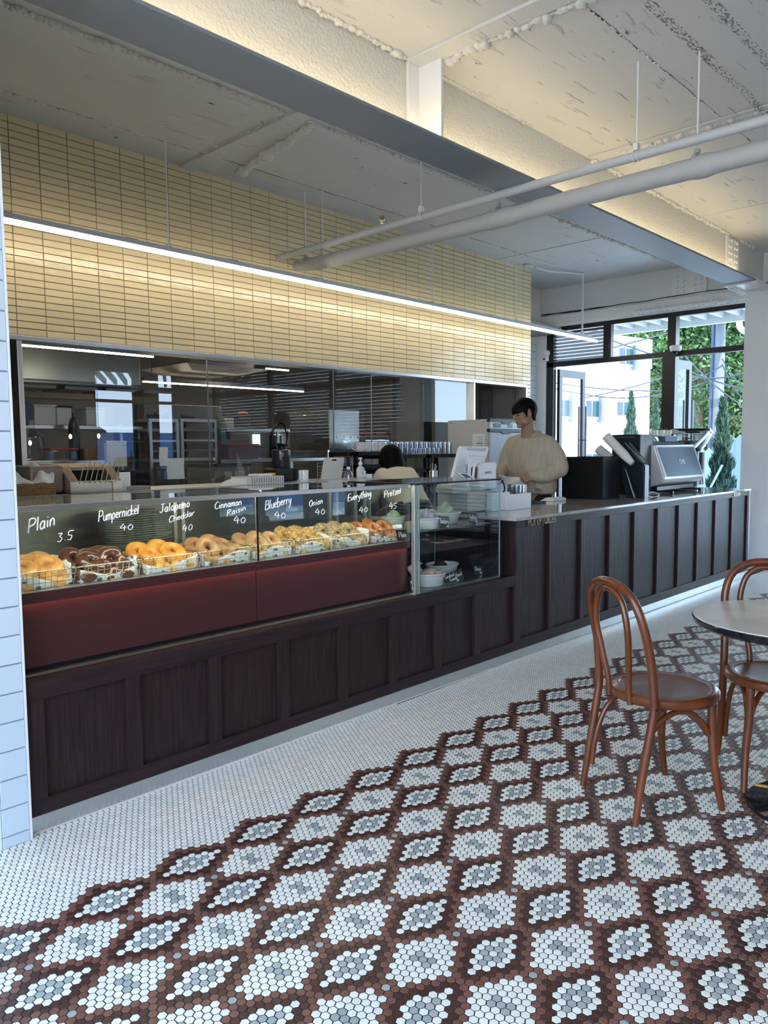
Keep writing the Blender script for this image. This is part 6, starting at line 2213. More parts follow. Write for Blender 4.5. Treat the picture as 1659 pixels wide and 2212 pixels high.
# things on top
a, b = at(1431, 960, 1, ey + .16), at(1458, 960, 1, ey + .16)
prop(MB().prism([(a.x, EZ + .031), (b.x, EZ + .031), (b.x - .012, EZ + .085), (a.x - .012, EZ + .085)], 1, ey + .13, ey + .20).build('blue_tin', mat('slate_blue_tin', (0.08, 0.14, 0.24), 0.4), None, bevel=0.003), 'slate blue tin on top of the espresso machine', 'tin')
sx0, sx1 = at(1415, 950, 1, ey + .22).x, at(1470, 950, 1, ey + .22).x
zsh = EZ + .092
prop(MB().box(sx0 - .02, sx1 + .04, ey + .14, ey + .38, zsh - .008, zsh).build('tray', M['cream_pl'], None, bevel=0.002), 'thin pale tray carried on top of the espresso machine', 'tray')
for i in range(5):
    q = at(1413 + i * 7.5, 945, 1, ey + .2)
    prop(MB().lathe([(0.028, 0), (0.034, 0.055), (0.032, 0.055), (0.026, 0.004), (0.001, .004)], (q.x, ey + .20 + .03 * (i % 2), zsh), 16).build('espresso_cup', M['ceramic'], None, smooth=True, angle=50),
         'small white cup in the row on top of the espresso machine', 'cup', 'small cups on the espresso machine')
q0, q1 = at(1428, 935, 1, ey + .3), at(1468, 940, 1, ey + .3)
mb = MB().grid(lambda u, v: (q0.x + (q1.x - q0.x) * u, ey + .20 + .14 * v, zsh + .012 + (0.055 * math.sin(u * 2.6 + .3) * (1 - .3 * v) + .010 * math.sin(u * 14 + v * 3)) * (0.35 + .65 * math.sin(v * 3.0))), 20, 8)
prop(mb.build('cleaning_towel', mat('pinkish_towel', (0.62, 0.52, 0.50), 0.9), None, smooth=True, solid=0.006), 'crumpled pinkish towel on the espresso machine tray', 'towel')


def grinder(px, pw, py_t, y, label):
    a_, b_ = at(px - pw / 2, py_t, 1, y), at(px + pw / 2, py_t, 1, y)
    x, r = (a_.x + b_.x) / 2, (b_.x - a_.x) / 2
    zt_ = a_.z
    t = thing('coffee_grinder', label, 'grinder', (x, y, CTP), 0, None)
    MB().lathe([(r * .62, 0), (r * .62, zt_ - .26 - CTP)], (x, y, CTP), 20).build('grinder_body', M['black'], t, smooth=True)
    MB().lathe([(r * .35, 0), (r * .55, .05), (r * .92, .19), (r * .95, .22)], (x, y, zt_ - .26), 24, caps=False).build('bean_hopper', M['clear'], t, smooth=True)
    MB().lathe([(r * .33, 0), (r * .52, .05), (r * .72, .12), (.001, .125)], (x, y, zt_ - .259), 20).build('coffee_beans', mat('coffee_beans', (0.02, 0.011, 0.007), 0.4, bump=1.0, bscale=120), t, smooth=True)
    MB().lathe([(r, 0), (r * 1.02, .006), (r, .03), (r * .3, .036)], (x, y, zt_ - .036), 24).build('hopper_lid', M['black_gloss'], t, smooth=True)


grinder(1470, 50, 925, 3.62, 'left coffee grinder with black lid behind the espresso machine')
grinder(1497, 32, 929, 3.66, 'right coffee grinder, smaller, behind the espresso machine')
p = at(1515, 1055, 1, 3.2)
t = thing('milk_frother_bottle', 'clear glass bottle right of the espresso machine', 'bottle', (p.x, 3.2, CTP))
MB().lathe([(0.030, 0), (0.032, .02), (0.022, .13), (0.014, .19), (.016, .20)], (p.x, 3.2, CTP), 18, caps=False).build('bottle_glass', M['clear'], t, smooth=True)
prop(MB().tube(smooth_path([at(1398, 1067, 1, 3.05), at(1410, 1063, 1, 3.05), at(1424, 1069, 1, 3.03), at(1414, 1074, 1, 3.0), at(1400, 1072, 1, 3.0)], 6), 0.005, 8).build('white_cable', M['white_pl'], None, smooth=True), 'white cable looping under the espresso machine', 'cable')

# ================================================================== PEOPLE
M['skin'] = mat('skin', (0.36, 0.205, 0.14), 0.5, sss=0.15)
M['lips'] = mat('lips', (0.36, 0.13, 0.10), 0.45)
M['hair'] = mat('black_hair', (0.004, 0.0035, 0.0035), 0.6, bump=0.5, bscale=60, stretch=(1, 1, 0.12), spec=0.10)
M['sweater'] = mat('oatmeal_knit', (0.43, 0.365, 0.275), 0.9, bump=0.45, bscale=11, var=0.10, vscale=14, stretch=(2.2, 2.2, 0.5))
M['trouser'] = mat('black_trousers', (0.012, 0.012, 0.014), 0.8)
M['shoe'] = mat('dark_shoes', (0.02, 0.02, 0.02), 0.5)


def remesh(o, vox, smooth=0):
    md = o.modifiers.new('skin', 'REMESH')
    md.mode = 'VOXEL'
    md.voxel_size = vox
    md.use_smooth_shade = True
    if smooth:
        s = o.modifiers.new('soft', 'SMOOTH')
        s.factor = 0.5
        s.iterations = smooth
    return o


def limb(mb, pts, rad, seg=16, flat=1.0):
    P_ = smooth_path(pts, 5)
    n = len(pts)
    R_ = []
    for i in range(len(P_)):
        t = i / (len(P_) - 1) * (n - 1)
        k = min(int(t), n - 2)
        R_.append(rad[k] + (rad[k + 1] - rad[k]) * (t - k))
    mb.tube(P_, R_, seg, flat=flat)
    mb.ell(P_[0], (R_[0],) * 3, 14, 10)
    mb.ell(P_[-1], (R_[-1],) * 3, 14, 10)


def ering(c, rx, ry, F, Lf, U, n=28, p=2.3):
    out = []
    for k in range(n):
        a = 2 * PI * k / n
        ca, sa_ = math.cos(a), math.sin(a)
        q = (abs(ca) ** p + abs(sa_) ** p) ** (-1 / p)
        out.append(Vector(c) + F * (ca * q * rx) + Lf * (sa_ * q * ry))
    return out


def head_parts(mb, C, F, Lf, U, face=True):
    m = lambda x, y, z: C + F * x + Lf * y + U * z
    R3 = Matrix((F, Lf, U)).transposed()
    mb.ell(m(-.012, 0, .030), (.096, .076, .098), 28, 18, rot=R3)
    mb.ell(m(.030, 0, -.040), (.056, .060, .066), 24, 14, rot=R3)
    mb.ell(m(.062, 0, -.094), (.022, .026, .020), 14, 10, rot=R3)
    for s in (-1, 1):
        mb.ell(m(.050, s * .036, -.018), (.034, .028, .028), 14, 10, rot=R3)
        mb.ell(m(.018, s * .052, -.060), (.036, .014, .032), 14, 10, rot=R3)
        mb.ell(m(-.014, s * .078, -.004), (.017, .009, .030), 12, 10, rot=R3 @ Matrix.Rotation(-.2, 3, 'Y'))
        mb.ell(m(.092, s * .010, -.022), (.010, .008, .008), 10, 8, rot=R3)
        mb.ell(m(.074, s * .030, .030), (.014, .026, .010), 12, 8, rot=R3)
    mb.tube([m(.080, 0, .026), m(.090, 0, .006), m(.106, 0, -.014), m(.104, 0, -.022)], [.008, .009, .011, .009], 10)
    mb.ell(m(.080, 0, -.046), (.012, .022, .006), 12, 8, rot=R3)
    mb.ell(m(.078, 0, -.056), (.012, .018, .007), 12, 8, rot=R3)
    return m


def hair_shell(C, F, Lf, U, low, rad, name, parent, seed=1):
    rnd = random.Random(seed)
    nu, nv = 72, 18
    jag = [rnd.uniform(-.006, .006) for _ in range(nu)]
    c = C + U * .036 - F * .014
    mb = MB()
    rings = []
    for inner in (0, 1):
        for j in range(nv + 1):
            v = j / nv if not inner else 1 - j / nv
            ring = []
            for i in range(nu):
                a = 2 * PI * i / nu
                zl = low(a) + jag[i]
                th0, th1 = 0.02, math.acos(max(-.98, min(.98, (zl - .036) / rad[2])))
                th = th0 + (th1 - th0) * v
                k = 1 + 0.035 * noise.noise(Vector((math.cos(a) * 3, math.sin(a) * 3, seed + th)))
                if inner:
                    k *= 0.86
                r = math.sin(th)
                if th > PI / 2:
                    r = max(r, .80)
                ring.append(c + F * (math.cos(a) * r * rad[0] * k) + Lf * (math.sin(a) * r * rad[1] * k) + U * (math.cos(th) * rad[2] * (k if not inner else .92)))
            rings.append(ring)
    mb.loft(rings, caps=False)
    return mb.build(name, M['hair'], parent, smooth=True, angle=180)


def hand(mb, H, D, N, S, curl=1.0, scale=1.0):
    """H palm centre, D finger direction, N back of the hand, S towards the thumb side"""
    k = scale
    R3 = Matrix((D, S, N)).transposed()
    mb.ell(H, (.046 * k, .040 * k, .015 * k), 18, 12, rot=R3)
    mb.ell(H - D * .03 * k, (.030 * k, .028 * k, .016 * k), 14, 10, rot=R3)
    for i, (off, ln) in enumerate(((.029, .072), (.010, .080), (-.010, .074), (-.029, .058))):
        b = H + D * .036 * k + S * off * k
        pts = [b - D * .012 * k]
        ang = 0.25 * curl
        p = b
        for s_, seg_ in enumerate((.42, .32, .26)):
            d = D * math.cos(ang) - N * math.sin(ang) + S * off * .8
            p = p + d.normalized() * ln * seg_ * k
            pts.append(p)
            ang += 1.25 * curl
        mb.tube(pts, [.0092 * k, .0090 * k, .0082 * k, .0068 * k], 10)
        mb.ell(pts[-1], (.0068 * k,) * 3, 8, 6)
        mb.ell(pts[1], (.009 * k,) * 3, 8, 6)
    t0 = H - D * .018 * k + S * .030 * k
    pts = [t0, t0 + (S * .75 + D * .5 - N * .25) * .032 * k, t0 + (S * .55 + D * 1.15 - N * .75) * .050 * k, t0 + (S * .15 + D * 1.6 - N * 1.1) * .052 * k]
    mb.tube(pts, [.014 * k, .0115 * k, .010 * k, .008 * k], 10)
    mb.ell(pts[-1], (.008 * k,) * 3, 8, 6)


X3 = Vector((1, 0, 0))
Z3 = Vector((0, 0, 1))
# ---- the man at the counter
fa = math.radians(168)
F_, L_ = Vector((math.cos(fa), math.sin(fa), 0)), Vector((-math.sin(fa), math.cos(fa), 0))
ha = math.radians(157)
hF = (Vector((math.cos(ha), math.sin(ha), -.16))).normalized()
hL = Z3.cross(hF).normalized()
hU = hF.cross(hL).normalized()
MC = Vector((5.825, 3.80, 1.690))
man = thing('person', 'person with short black hair in a loose oatmeal sweater holding a napkin behind the counter', 'person', (5.97, 3.80, 0))
mb = MB()
head_parts(mb, MC, hF, hL, hU)
limb(mb, [MC - hF * .035 - hU * .05, Vector((5.890, 3.80, 1.565)), Vector((5.930, 3.80, 1.46))], [.056, .060, .080])
tc_ = Vector((5.955, 3.80, 0))
rings = []
for z, rx, ry, dx in ((.88, .11, .16, .02), (1.05, .11, .155, .015), (1.25, .12, .17, .0), (1.40, .11, .19, .0), (1.47, .085, .15, -.01)):
    rings.append(ering(tc_ + Vector((dx, 0, z)), rx, ry, F_, L_, Z3))
mb.loft(rings)
elN, wrN = Vector((5.965, 3.515, 1.200)), Vector((5.760, 3.655, 1.150))
elF, wrF = Vector((5.905, 4.055, 1.205)), Vector((5.700, 3.965, 1.165))
limb(mb, [Vector((5.94, 3.62, 1.43)), Vector((5.955, 3.55, 1.32)), elN], [.055, .050, .042])
limb(mb, [elN, (elN + wrN) / 2, wrN], [.040, .036, .026])
limb(mb, [Vector((5.93, 3.985, 1.43)), Vector((5.92, 4.03, 1.32)), elF], [.055, .050, .042])
limb(mb, [elF, (elF + wrF) / 2, wrF], [.040, .036, .026])
dF = (Vector((-.80, -.35, -.08))).normalized()
nF = (Vector((-.30, -.55, .78)))
nF = (nF - dF * nF.dot(dF)).normalized()
hand(mb, wrF + dF * .052, dF, nF, dF.cross(nF) * -1, 1.15)
dN = (Vector((-.85, .30, -.12))).normalized()
nN = (Vector((-.2, -.75, .62)))
nN = (nN - dN * nN.dot(dN)).normalized()
hand(mb, wrN + dN * .040, dN, nN, dN.cross(nN), 0.9)
for s in (-1, 1):
    hp = Vector((5.975, 3.80 + s * .09, .93))
    kn = Vector((5.955, 3.80 + s * .105, .50))
    an_ = Vector((5.985, 3.80 + s * .11, .085))
    limb(mb, [hp, (hp + kn) / 2, kn], [.085, .078, .055])
    limb(mb, [kn, (kn + an_) / 2 + Vector((.012, 0, .03)), an_], [.052, .052, .034])
    limb(mb, [an_, an_ + Vector((-.10, s * .01, -.05))], [.036, .030])
o = mb.build('body', M['skin'], man, smooth=True, angle=180)
remesh(o, 0.005, 3)

mb = MB()
rings = []
for z, rx, ry, dx, dy in ((.985, .135, .205, .03, 0), (1.00, .150, .225, .03, 0), (1.06, .162, .240, .025, 0), (1.16, .160, .240, .012, 0), (1.28, .152, .232, .0, 0), (1.38, .140, .225, -.005, 0), (1.44, .122, .200, -.008, 0), (1.485, .098, .150, -.012, 0), (1.520, .080, .108, -.012, 0), (1.540, .070, .086, -.016, 0)):
    rings.append([q + Vector((0, 0, -.048 * max(0, (q - tc_ - Vector((dx, 0, z))).dot(F_)) / rx if z > 1.5 else 0)) for q in ering(tc_ + Vector((dx, dy, z)), rx, ry, F_, L_, Z3, 36)])
mb.loft(rings)
limb(mb, [Vector((5.935, 3.72, 1.485)), Vector((5.945, 3.64, 1.430)), Vector((5.950, 3.60, 1.39))], [.045, .082, .080], 20)
limb(mb, [Vector((5.935, 3.88, 1.485)), Vector((5.935, 3.97, 1.430)), Vector((5.935, 3.99, 1.39))], [.045, .080, .078], 20)
limb(mb, [Vector((5.945, 3.630, 1.410)), Vector((5.965, 3.560, 1.330)), elN + Vector((0, 0, .02))], [.078, .080, .076], 20)
limb(mb, [elN + Vector((0, 0, .01)), elN * .45 + wrN * .55 + Vector((0, 0, -.012)), wrN + Vector((-.01, .008, 0))], [.074, .070, .046], 20)
limb(mb, [Vector((5.935, 3.975, 1.430)), Vector((5.925, 4.030, 1.320)), elF], [.078, .076, .068], 20)
limb(mb, [elF, elF * .5 + wrF * .5, wrF + Vector((.012, .0, 0))], [.066, .060, .044], 20)
# soft folds
rnd = random.Random(4)
for i in range(9):
    a = rnd.uniform(-1.3, 1.3)
    d = F_ * math.cos(a) * .148 + L_ * math.sin(a) * .225
    z0, z1 = rnd.uniform(1.02, 1.10), rnd.uniform(1.25, 1.38)
    b = tc_ + d * 1.0
    mb.tube([b + Z3 * z0 + L_ * .01, b + Z3 * (z0 + z1) / 2 + d * .05, b * 1 + Z3 * z1 - d * .12], [.012, .016, .008], 8)
sw = mb.build('sweater', M['sweater'], man, smooth=True, angle=180)
remesh(sw, 0.009, 6)
mb = MB()
col = [q for q in ering(tc_ + Vector((-.018, 0, 1.540)), .072, .088, F_, L_, Z3, 28)]
col = [q - Z3 * (.050 * max(0, (q - tc_ - Vector((-.018, 0, 1.540))).dot(F_)) / .072) for q in col]
mb.tube(col, .0075, 8, closed=True)
mb.build('neckband', M['sweater'], man, smooth=True)
mb = MB()
rings = []
for z, rx, ry in ((.995, .115, .175), (.93, .118, .180), (.86, .112, .178)):
    rings.append(ering(Vector((5.985, 3.80, z)), rx, ry, F_, L_, Z3))
mb.loft(rings)
for s in (-1, 1):
    hp, kn, an_ = Vector((5.98, 3.80 + s * .088, .90)), Vector((5.955, 3.80 + s * .105, .50)), Vector((5.985, 3.80 + s * .11, .12))
    limb(mb, [hp, (hp + kn) / 2, kn], [.100, .092, .072])
    limb(mb, [kn, (kn + an_) / 2, an_], [.070, .066, .060])
remesh(mb.build('trousers', M['trouser'], man, smooth=True, angle=180), 0.010, 3)
for s in (-1, 1):
    mb = MB()
    limb(mb, [Vector((6.01, 3.80 + s * .11, .048)), Vector((5.93, 3.80 + s * .112, .046)), Vector((5.85, 3.80 + s * .118, .036))], [.046, .046, .034])
    remesh(mb.build('shoe', M['shoe'], man, smooth=True, angle=180), 0.008, 2)


def low_man(a):
    # a = 0 in front, +-pi/2 at the ears, pi at the back
    d = abs((a + PI) % (2 * PI) - PI)
    if d < 0.95:
        return .026 - .010 * math.cos(a * 2)
    if d < 1.30:
        return .022 - (d - .95) * .19
    if d < 1.62:
        return .045
    if d < 2.0:
        return .035 - (d - 1.62) * .25
    return -.078 - .012 * math.cos((PI - d) * 3)


hair_shell(MC, hF, hL, hU, low_man, (.118, .098, .110), 'hair', man, 3)
m = lambda x, y, z: MC + hF * x + hL * y + hU * z
for s in (-1, 1):
    MB().tube(smooth_path([m(.084, s * .018, .001), m(.087, s * .030, .004), m(.078, s * .043, -.001)], 4), .0014, 6).build('eyelashes', M['hair'], man)
    MB().ell(m(.076, s * .031, -.001), (.010, .011, .005), 12, 8, rot=Matrix((hF, hL, hU)).transposed()).build('eye', mat('eye', (0.10, 0.07, 0.06), 0.2), man, smooth=True)
    MB().tube(smooth_path([m(.086, s * .016, .022), m(.087, s * .030, .026), m(.077, s * .046, .022)], 4), .0016, 6).build('eyebrow', M['hair'], man)
MB().tube(smooth_path([m(.082, -.019, -.052), m(.092, 0, -.050), m(.082, .019, -.052)], 5), [.002] * 3 + [.004] * 5 + [.002] * 3, 8).build('lips', M['lips'], man, smooth=True)
# napkin between his hands
pA, pB = wrF + dF * .075, wrN + dN * .06


def napk(u, v):
    q = pA * (1 - u) + pB * u
    return q + Vector((0, 0, -.018 * math.sin(u * PI) - v * (.030 + .045 * math.sin(u * PI)))) + Vector((-.012 * math.sin(u * 9 + v * 4), -.012 * math.cos(u * 7), .012 * (1 - v)))


prop(MB().grid(napk, 16, 8).build('paper_napkin', mat('thin_white_napkin', (0.74, 0.72, 0.66), 0.8), None, smooth=True, solid=0.002), 'crumpled white napkin held between the hands of the standing person', 'napkin')

# ---- the woman bending down, seen from behind
WC = Vector((5.035, 4.66, 1.288))
wF = Vector((.25, .80, -.55)).normalized()
wL = Z3.cross(wF).normalized()
wU = wF.cross(wL).normalized()
wo = thing('person', 'person with long black hair and cream shirt stooping with back turned behind the bagel case', 'person', (4.93, 4.40, 0))
mb = MB()
head_parts(mb, WC, wF, wL, wU)
bF = Vector((.12, .99, 0)).normalized()
bL = Vector((-bF.y, bF.x, 0))
sh = Vector((4.985, 4.56, 1.165))
hipc = Vector((4.93, 4.32, .90))
limb(mb, [WC - wU * .06 - wF * .03, sh + Vector((0, .03, .02))], [.048, .055])
ax_ = (sh - hipc).normalized()
side_ = bL
fr2 = side_.cross(ax_).normalized()
rings = []
for t, rx, ry in ((0, .10, .15), (.35, .09, .13), (.7, .10, .155), (1.0, .085, .15)):
    rings.append(ering(hipc.lerp(sh, t), rx, ry, fr2, side_, ax_))
mb.loft(rings)
for s in (-1, 1):
    s0 = sh + side_ * s * .15
    e0 = s0 + Vector((0, .10, -.20)) + side_ * s * .04
    w0 = e0 + Vector((0, .16, -.10)) - side_ * s * .05
    limb(mb, [s0, (s0 + e0) / 2, e0], [.046, .042, .036])
    limb(mb, [e0, (e0 + w0) / 2, w0], [.035, .030, .022])
    d_ = (w0 - e0).normalized()
    n_v = Vector((0, 0, 1))
    n_v = (n_v - d_ * n_v.dot(d_)).normalized()
    hand(mb, w0 + d_ * .05, d_, n_v, side_ * -s, .5, .9)
    hp = hipc + side_ * s * .085
    kn = Vector((hp.x, 4.40, .47))
    an_ = Vector((hp.x, 4.34, .08))
    limb(mb, [hp, (hp + kn) / 2, kn], [.085, .072, .052])
    limb(mb, [kn, (kn + an_) / 2, an_], [.050, .046, .032])
    limb(mb, [an_, an_ + Vector((0, .11, -.045))], [.034, .028])
remesh(mb.build('body', M['skin'], wo, smooth=True, angle=180), 0.006, 3)
mb = MB()
rings = []
for t, rx, ry in ((-.05, .125, .175), (.3, .125, .175), (.6, .135, .195), (.85, .125, .205), (1.02, .105, .185), (1.12, .07, .12)):
    rings.append(ering(hipc.lerp(sh, t) + fr2 * -.0, rx, ry, fr2, side_, ax_, 32))
mb.loft(rings)
for s in (-1, 1):
    s0 = sh + side_ * s * .150
    e0 = s0 + Vector((0, .10, -.20)) + side_ * s * .04
    limb(mb, [s0, (s0 + e0) / 2, e0 * .9 + s0 * .1], [.072, .070, .062])
remesh(mb.build('shirt', mat('cream_cotton_shirt', (0.72, 0.63, 0.45), 0.85, bump=0.3, bscale=10), wo, smooth=True, angle=180), 0.009, 5)
mb = MB()
mb.loft([ering(hipc + Vector((0, 0, z)), rx, ry, bF, bL, Z3) for z, rx, ry in ((.03, .13, .18), (-.06, .13, .185), (-.14, .12, .18))])
for s in (-1, 1):
    hp = hipc + side_ * s * .085
    kn, an_ = Vector((hp.x, 4.40, .47)), Vector((hp.x, 4.34, .12))
    limb(mb, [hp, kn, an_], [.10, .07, .055])
remesh(mb.build('trousers', M['trouser'], wo, smooth=True, angle=180), 0.010, 3)


def low_wo(a):
    d = abs((a + PI) % (2 * PI) - PI)
    return .03 if d < .7 else max(-.072, .03 - (d - .7) * .25)


hair_shell(WC, wF, wL, wU, low_wo, (.112, .104, .112), 'hair', wo, 9)
mb = MB()
for i in range(26):
    a = PI / 2 + .25 + (PI - .5) * i / 25
    base = WC + wF * (math.cos(a) * .090 - .014) + wL * math.sin(a) * .092 + wU * .02
    mid = base + Vector((math.sin(i) * .006, -.03, -.07))
    mb.tube(smooth_path([base + wU * .04, base, mid, mid + Vector((0, -.012, -.09))], 4), [.018] * 13, 6)
mb.build('long_hair', M['hair'], wo, smooth=True)

# ================================================================== CHAIRS AND TABLE
def bentwood_mat():
    m = mat('reddish_bentwood', (0.120, 0.031, 0.008), 0.26, bump=0.05, bscale=20, var=0.35, vscale=7, stretch=(2, 2, 0.3), coat=0.35)
    return m


M['bent'] = bentwood_mat()
M['seatm'] = mat('brown_pressed_seat', (0.115, 0.050, 0.033), 0.32, coat=0.2)


def bent_chair(label):
    t = thing('bentwood_chair', label, 'chair', (0, 0, 0))
    B_ = lambda mb, nm, mt=M['bent'], **k: mb.build(nm, mt, t, smooth=True, **k)
    cx, cy = 0.043, -0.009
    # outer hoop with the rear legs in one bent piece
    left = [(-.196, .180, .006), (-.165, .178, .20), (-.130, .181, .40), (-.126, .181, .47), (-.140, .176, .62), (-.172, .172, .75), (-.192, .140, .835), (-.203, .075, .878)]
    path = [Vector(p) for p in left] + [Vector((-.206, 0, .888))] + [Vector((p[0], -p[1], p[2])) for p in reversed(left)]
    P_ = smooth_path(path, 7)
    R_ = [.0165 - .004 * max(0, 1 - p.z / .25) for p in P_]
    B_(MB().tube(P_, R_, 14), 'back_hoop')
    inner = [(-.150, .070, .425), (-.158, .070, .50), (-.176, .092, .62), (-.192, .105, .72), (-.200, .085, .81), (-.205, .045, .853)]
    path = [Vector(p) for p in inner] + [Vector((-.206, 0, .863))] + [Vector((p[0], -p[1], p[2])) for p in reversed(inner)]
    B_(MB().tube(smooth_path(path, 7), .0125, 12), 'inner_hoop')
    # seat: ring and pressed panel
    B_(MB().lathe([(.188, 0), (.201, .003), (.207, .014), (.206, .032), (.199, .037), (.170, .037), (.168, .034), (.165, .034), (.165, 0)], (cx, cy, .425), 64), 'seat_ring', angle=50)
    B_(MB().lathe([(.001, .028), (.120, .029), (.160, .033), (.1655, .0345), (.1655, .010), (.001, .010)], (cx, cy, .425), 64, caps=False), 'seat_panel', M['seatm'], angle=60)
    for s in (-1, 1):
        pts = [(.196, s * .172, .006), (.168, s * .162, .16), (.160, s * .150, .30), (.158, s * .148, .43)]
        q = smooth_path(pts, 7)
        B_(MB().tube(q, [.0125 + .005 * min(1, p.z / .3) for p in q], 14), 'front_leg')
        # side brace: runs up the rear leg, arches under the seat and down to the front leg
        pts = [(-.170, s * .157, .105), (-.152, s * .155, .23), (-.105, s * .150, .345), (-.02, s * .148, .400), (.06, s * .148, .395), (.115, s * .150, .350), (.142, s * .152, .300)]
        B_(MB().tube(smooth_path(pts, 7), .0110, 12), 'side_brace')
        for (x, z) in ((-.168, .125), (-.127, .44)):
            MB().lathe([(.005, 0), (.004, .003)], (x, s * .197, z), 8, rot=Matrix.Rotation(-s * PI / 2, 3, 'X')).build('screw', M['black'], t)
    pts = [(.146, .140, .300), (.120, .120, .345), (.070, .07, .392), (.055, 0, .402), (.070, -.07, .392), (.120, -.120, .345), (.146, -.140, .300)]
    B_(MB().tube(smooth_path(pts, 7), .0110, 12), 'front_brace')
    return t


ch = bent_chair('reddish bentwood chair standing alone nearest the camera, its full back and seat in view')
ch.location = (2.887, 1.279, 0)
ch.rotation_euler = (0, 0, math.radians(-29.8))
dup(ch, (3.444, 0.987, 0), math.radians(-146.8), 'reddish bentwood chair at the right edge, tucked under the round table')

tx, tyy = 3.24, 0.87
tb_ = thing('round_table', 'round cafe table with pale stone-like top and black ribbed base at the right edge', 'table', (tx, tyy, 0))
M['ttop'] = mat('beige_stone_laminate', (0.50, 0.46, 0.41), 0.22, var=0.12, vscale=5)
MB().lathe([(.001, .731), (.368, .731), (.370, .729), (.370, .727), (.001, .727)], (tx, tyy, 0), 96, caps=False).build('table_top', M['ttop'], tb_, smooth=True, angle=30)
MB().lathe([(.370, .727), (.373, .722), (.368, .704), (.350, .692), (.001, .692)], (tx, tyy, 0), 96, caps=False).build('black_edge', M['black_gloss'], tb_, smooth=True, angle=30)
bxx, byy = 3.225, 0.765
MB().lathe([(.035, 0.03), (.032, .69), (.10, .70), (.10, .708)], (bxx, byy, 0), 24).build('column', M['black'], tb_, smooth=True)
prof = [(.250, 0), (.250, .006)]
r = .248
while r > .165:
    prof += [(r, .012 + (.25 - r) * .14), (r - .003, .009 + (.25 - r) * .14)]
    r -= .0065
prof += [(.160, .030), (.150, .031), (.140, .028)]
while r > .05:
    prof += [(r, .018 + (.16 - r) * .15), (r - .003, .015 + (.16 - r) * .15)]
    r -= .0065
prof += [(.04, .04), (.001, .04)]
MB().lathe(prof, (bxx, byy, 0), 72).build('ribbed_base', M['black_gloss'], tb_, smooth=True, angle=25)
MB().lathe([(.163, .0305), (.163, .033), (.146, .033), (.146, .0305)], (bxx, byy, 0), 72).build('base_ring', mat('blue_grey_ring', (0.16, 0.22, 0.28), 0.3, 0.6), tb_, smooth=True, angle=30)

# ================================================================== LINEAR LAMP AND PIPES
ll = thing('linear_lamp', 'very long white linear lamp hanging in front of the yellow tiled wall', 'lamp', (5.3, 5.04, 2.82))
LY = 5.04
lz = lambda x: 2.818 - (x - 1.94) * 0.0045
mb = MB()
for x0, x1 in ((1.10, 9.30),):
    mb.add([(x0, LY - .028, lz(x0) + .012), (x1, LY - .028, lz(x1) + .012), (x1, LY + .028, lz(x1) + .012), (x0, LY + .028, lz(x0) + .012),
            (x0, LY - .020, lz(x0) + .048), (x1, LY - .020, lz(x1) + .048), (x1, LY + .020, lz(x1) + .048), (x0, LY + .020, lz(x0) + .048)],
           [(0, 3, 2, 1), (4, 5, 6, 7), (0, 1, 5, 4), (1, 2, 6, 5), (2, 3, 7, 6), (3, 0, 4, 7)])
mb.build('housing', mat('white_lamp_housing', (0.55, 0.56, 0.57), 0.4), ll)
MB().tube([(1.10, LY, lz(1.1)), (9.44, LY, lz(9.44))], .0165, 12).build('light_tube', emis('white_linear_light', (1.0, 0.90, 0.74), LINEAR_LAMP), ll)
for i in range(9):
    x = 1.9 + i * .85
    MB().box(x, x + .10, LY - .0205, LY - .0195, lz(x) + .046, lz(x) + .051).build('clip', M['steel_dark'], ll)
for x in (1.60, 3.10, 4.605, 6.08, 7.58, 9.06):
    rr = .013 if x > 9 else .0045
    MB().tube([(x, LY, lz(x) + .048), (x, LY, ZC)], rr, 8).build('hanging_rod', M['white_paint'], ll)
    if 6 < x < 9:
        MB().tube([(x - .035, LY, lz(x) + .048), (x - .035, LY, ZC)], .0025, 6).build('cable', M['white_paint'], ll)
    MB().box(x - .02, x + .02, LY - .018, LY + .018, lz(x) + .046, lz(x) + .062).build('rod_bracket', M['white_paint'], ll)
cd = smooth_path([(9.06, LY, ZC - .02), (8.9, 5.08, ZC - .025), (8.5, 5.18, ZC - .05), (8.27, 5.24, ZC - .03)], 6)
prop(MB().tube(cd, .011, 8).build('ceiling_conduit', M['white_paint'], None, smooth=True), 'thin white conduit curving across the ceiling to the lamp end', 'conduit')
mb = MB()
for i in range(10):
    mb.ell((8.20 + random.uniform(-.06, .06), 5.30 + random.uniform(-.03, .03), ZC - .012), (.035, .02, .018), 8, 6)
mb.build('foam_bead', M['foam'], ce, smooth=True)

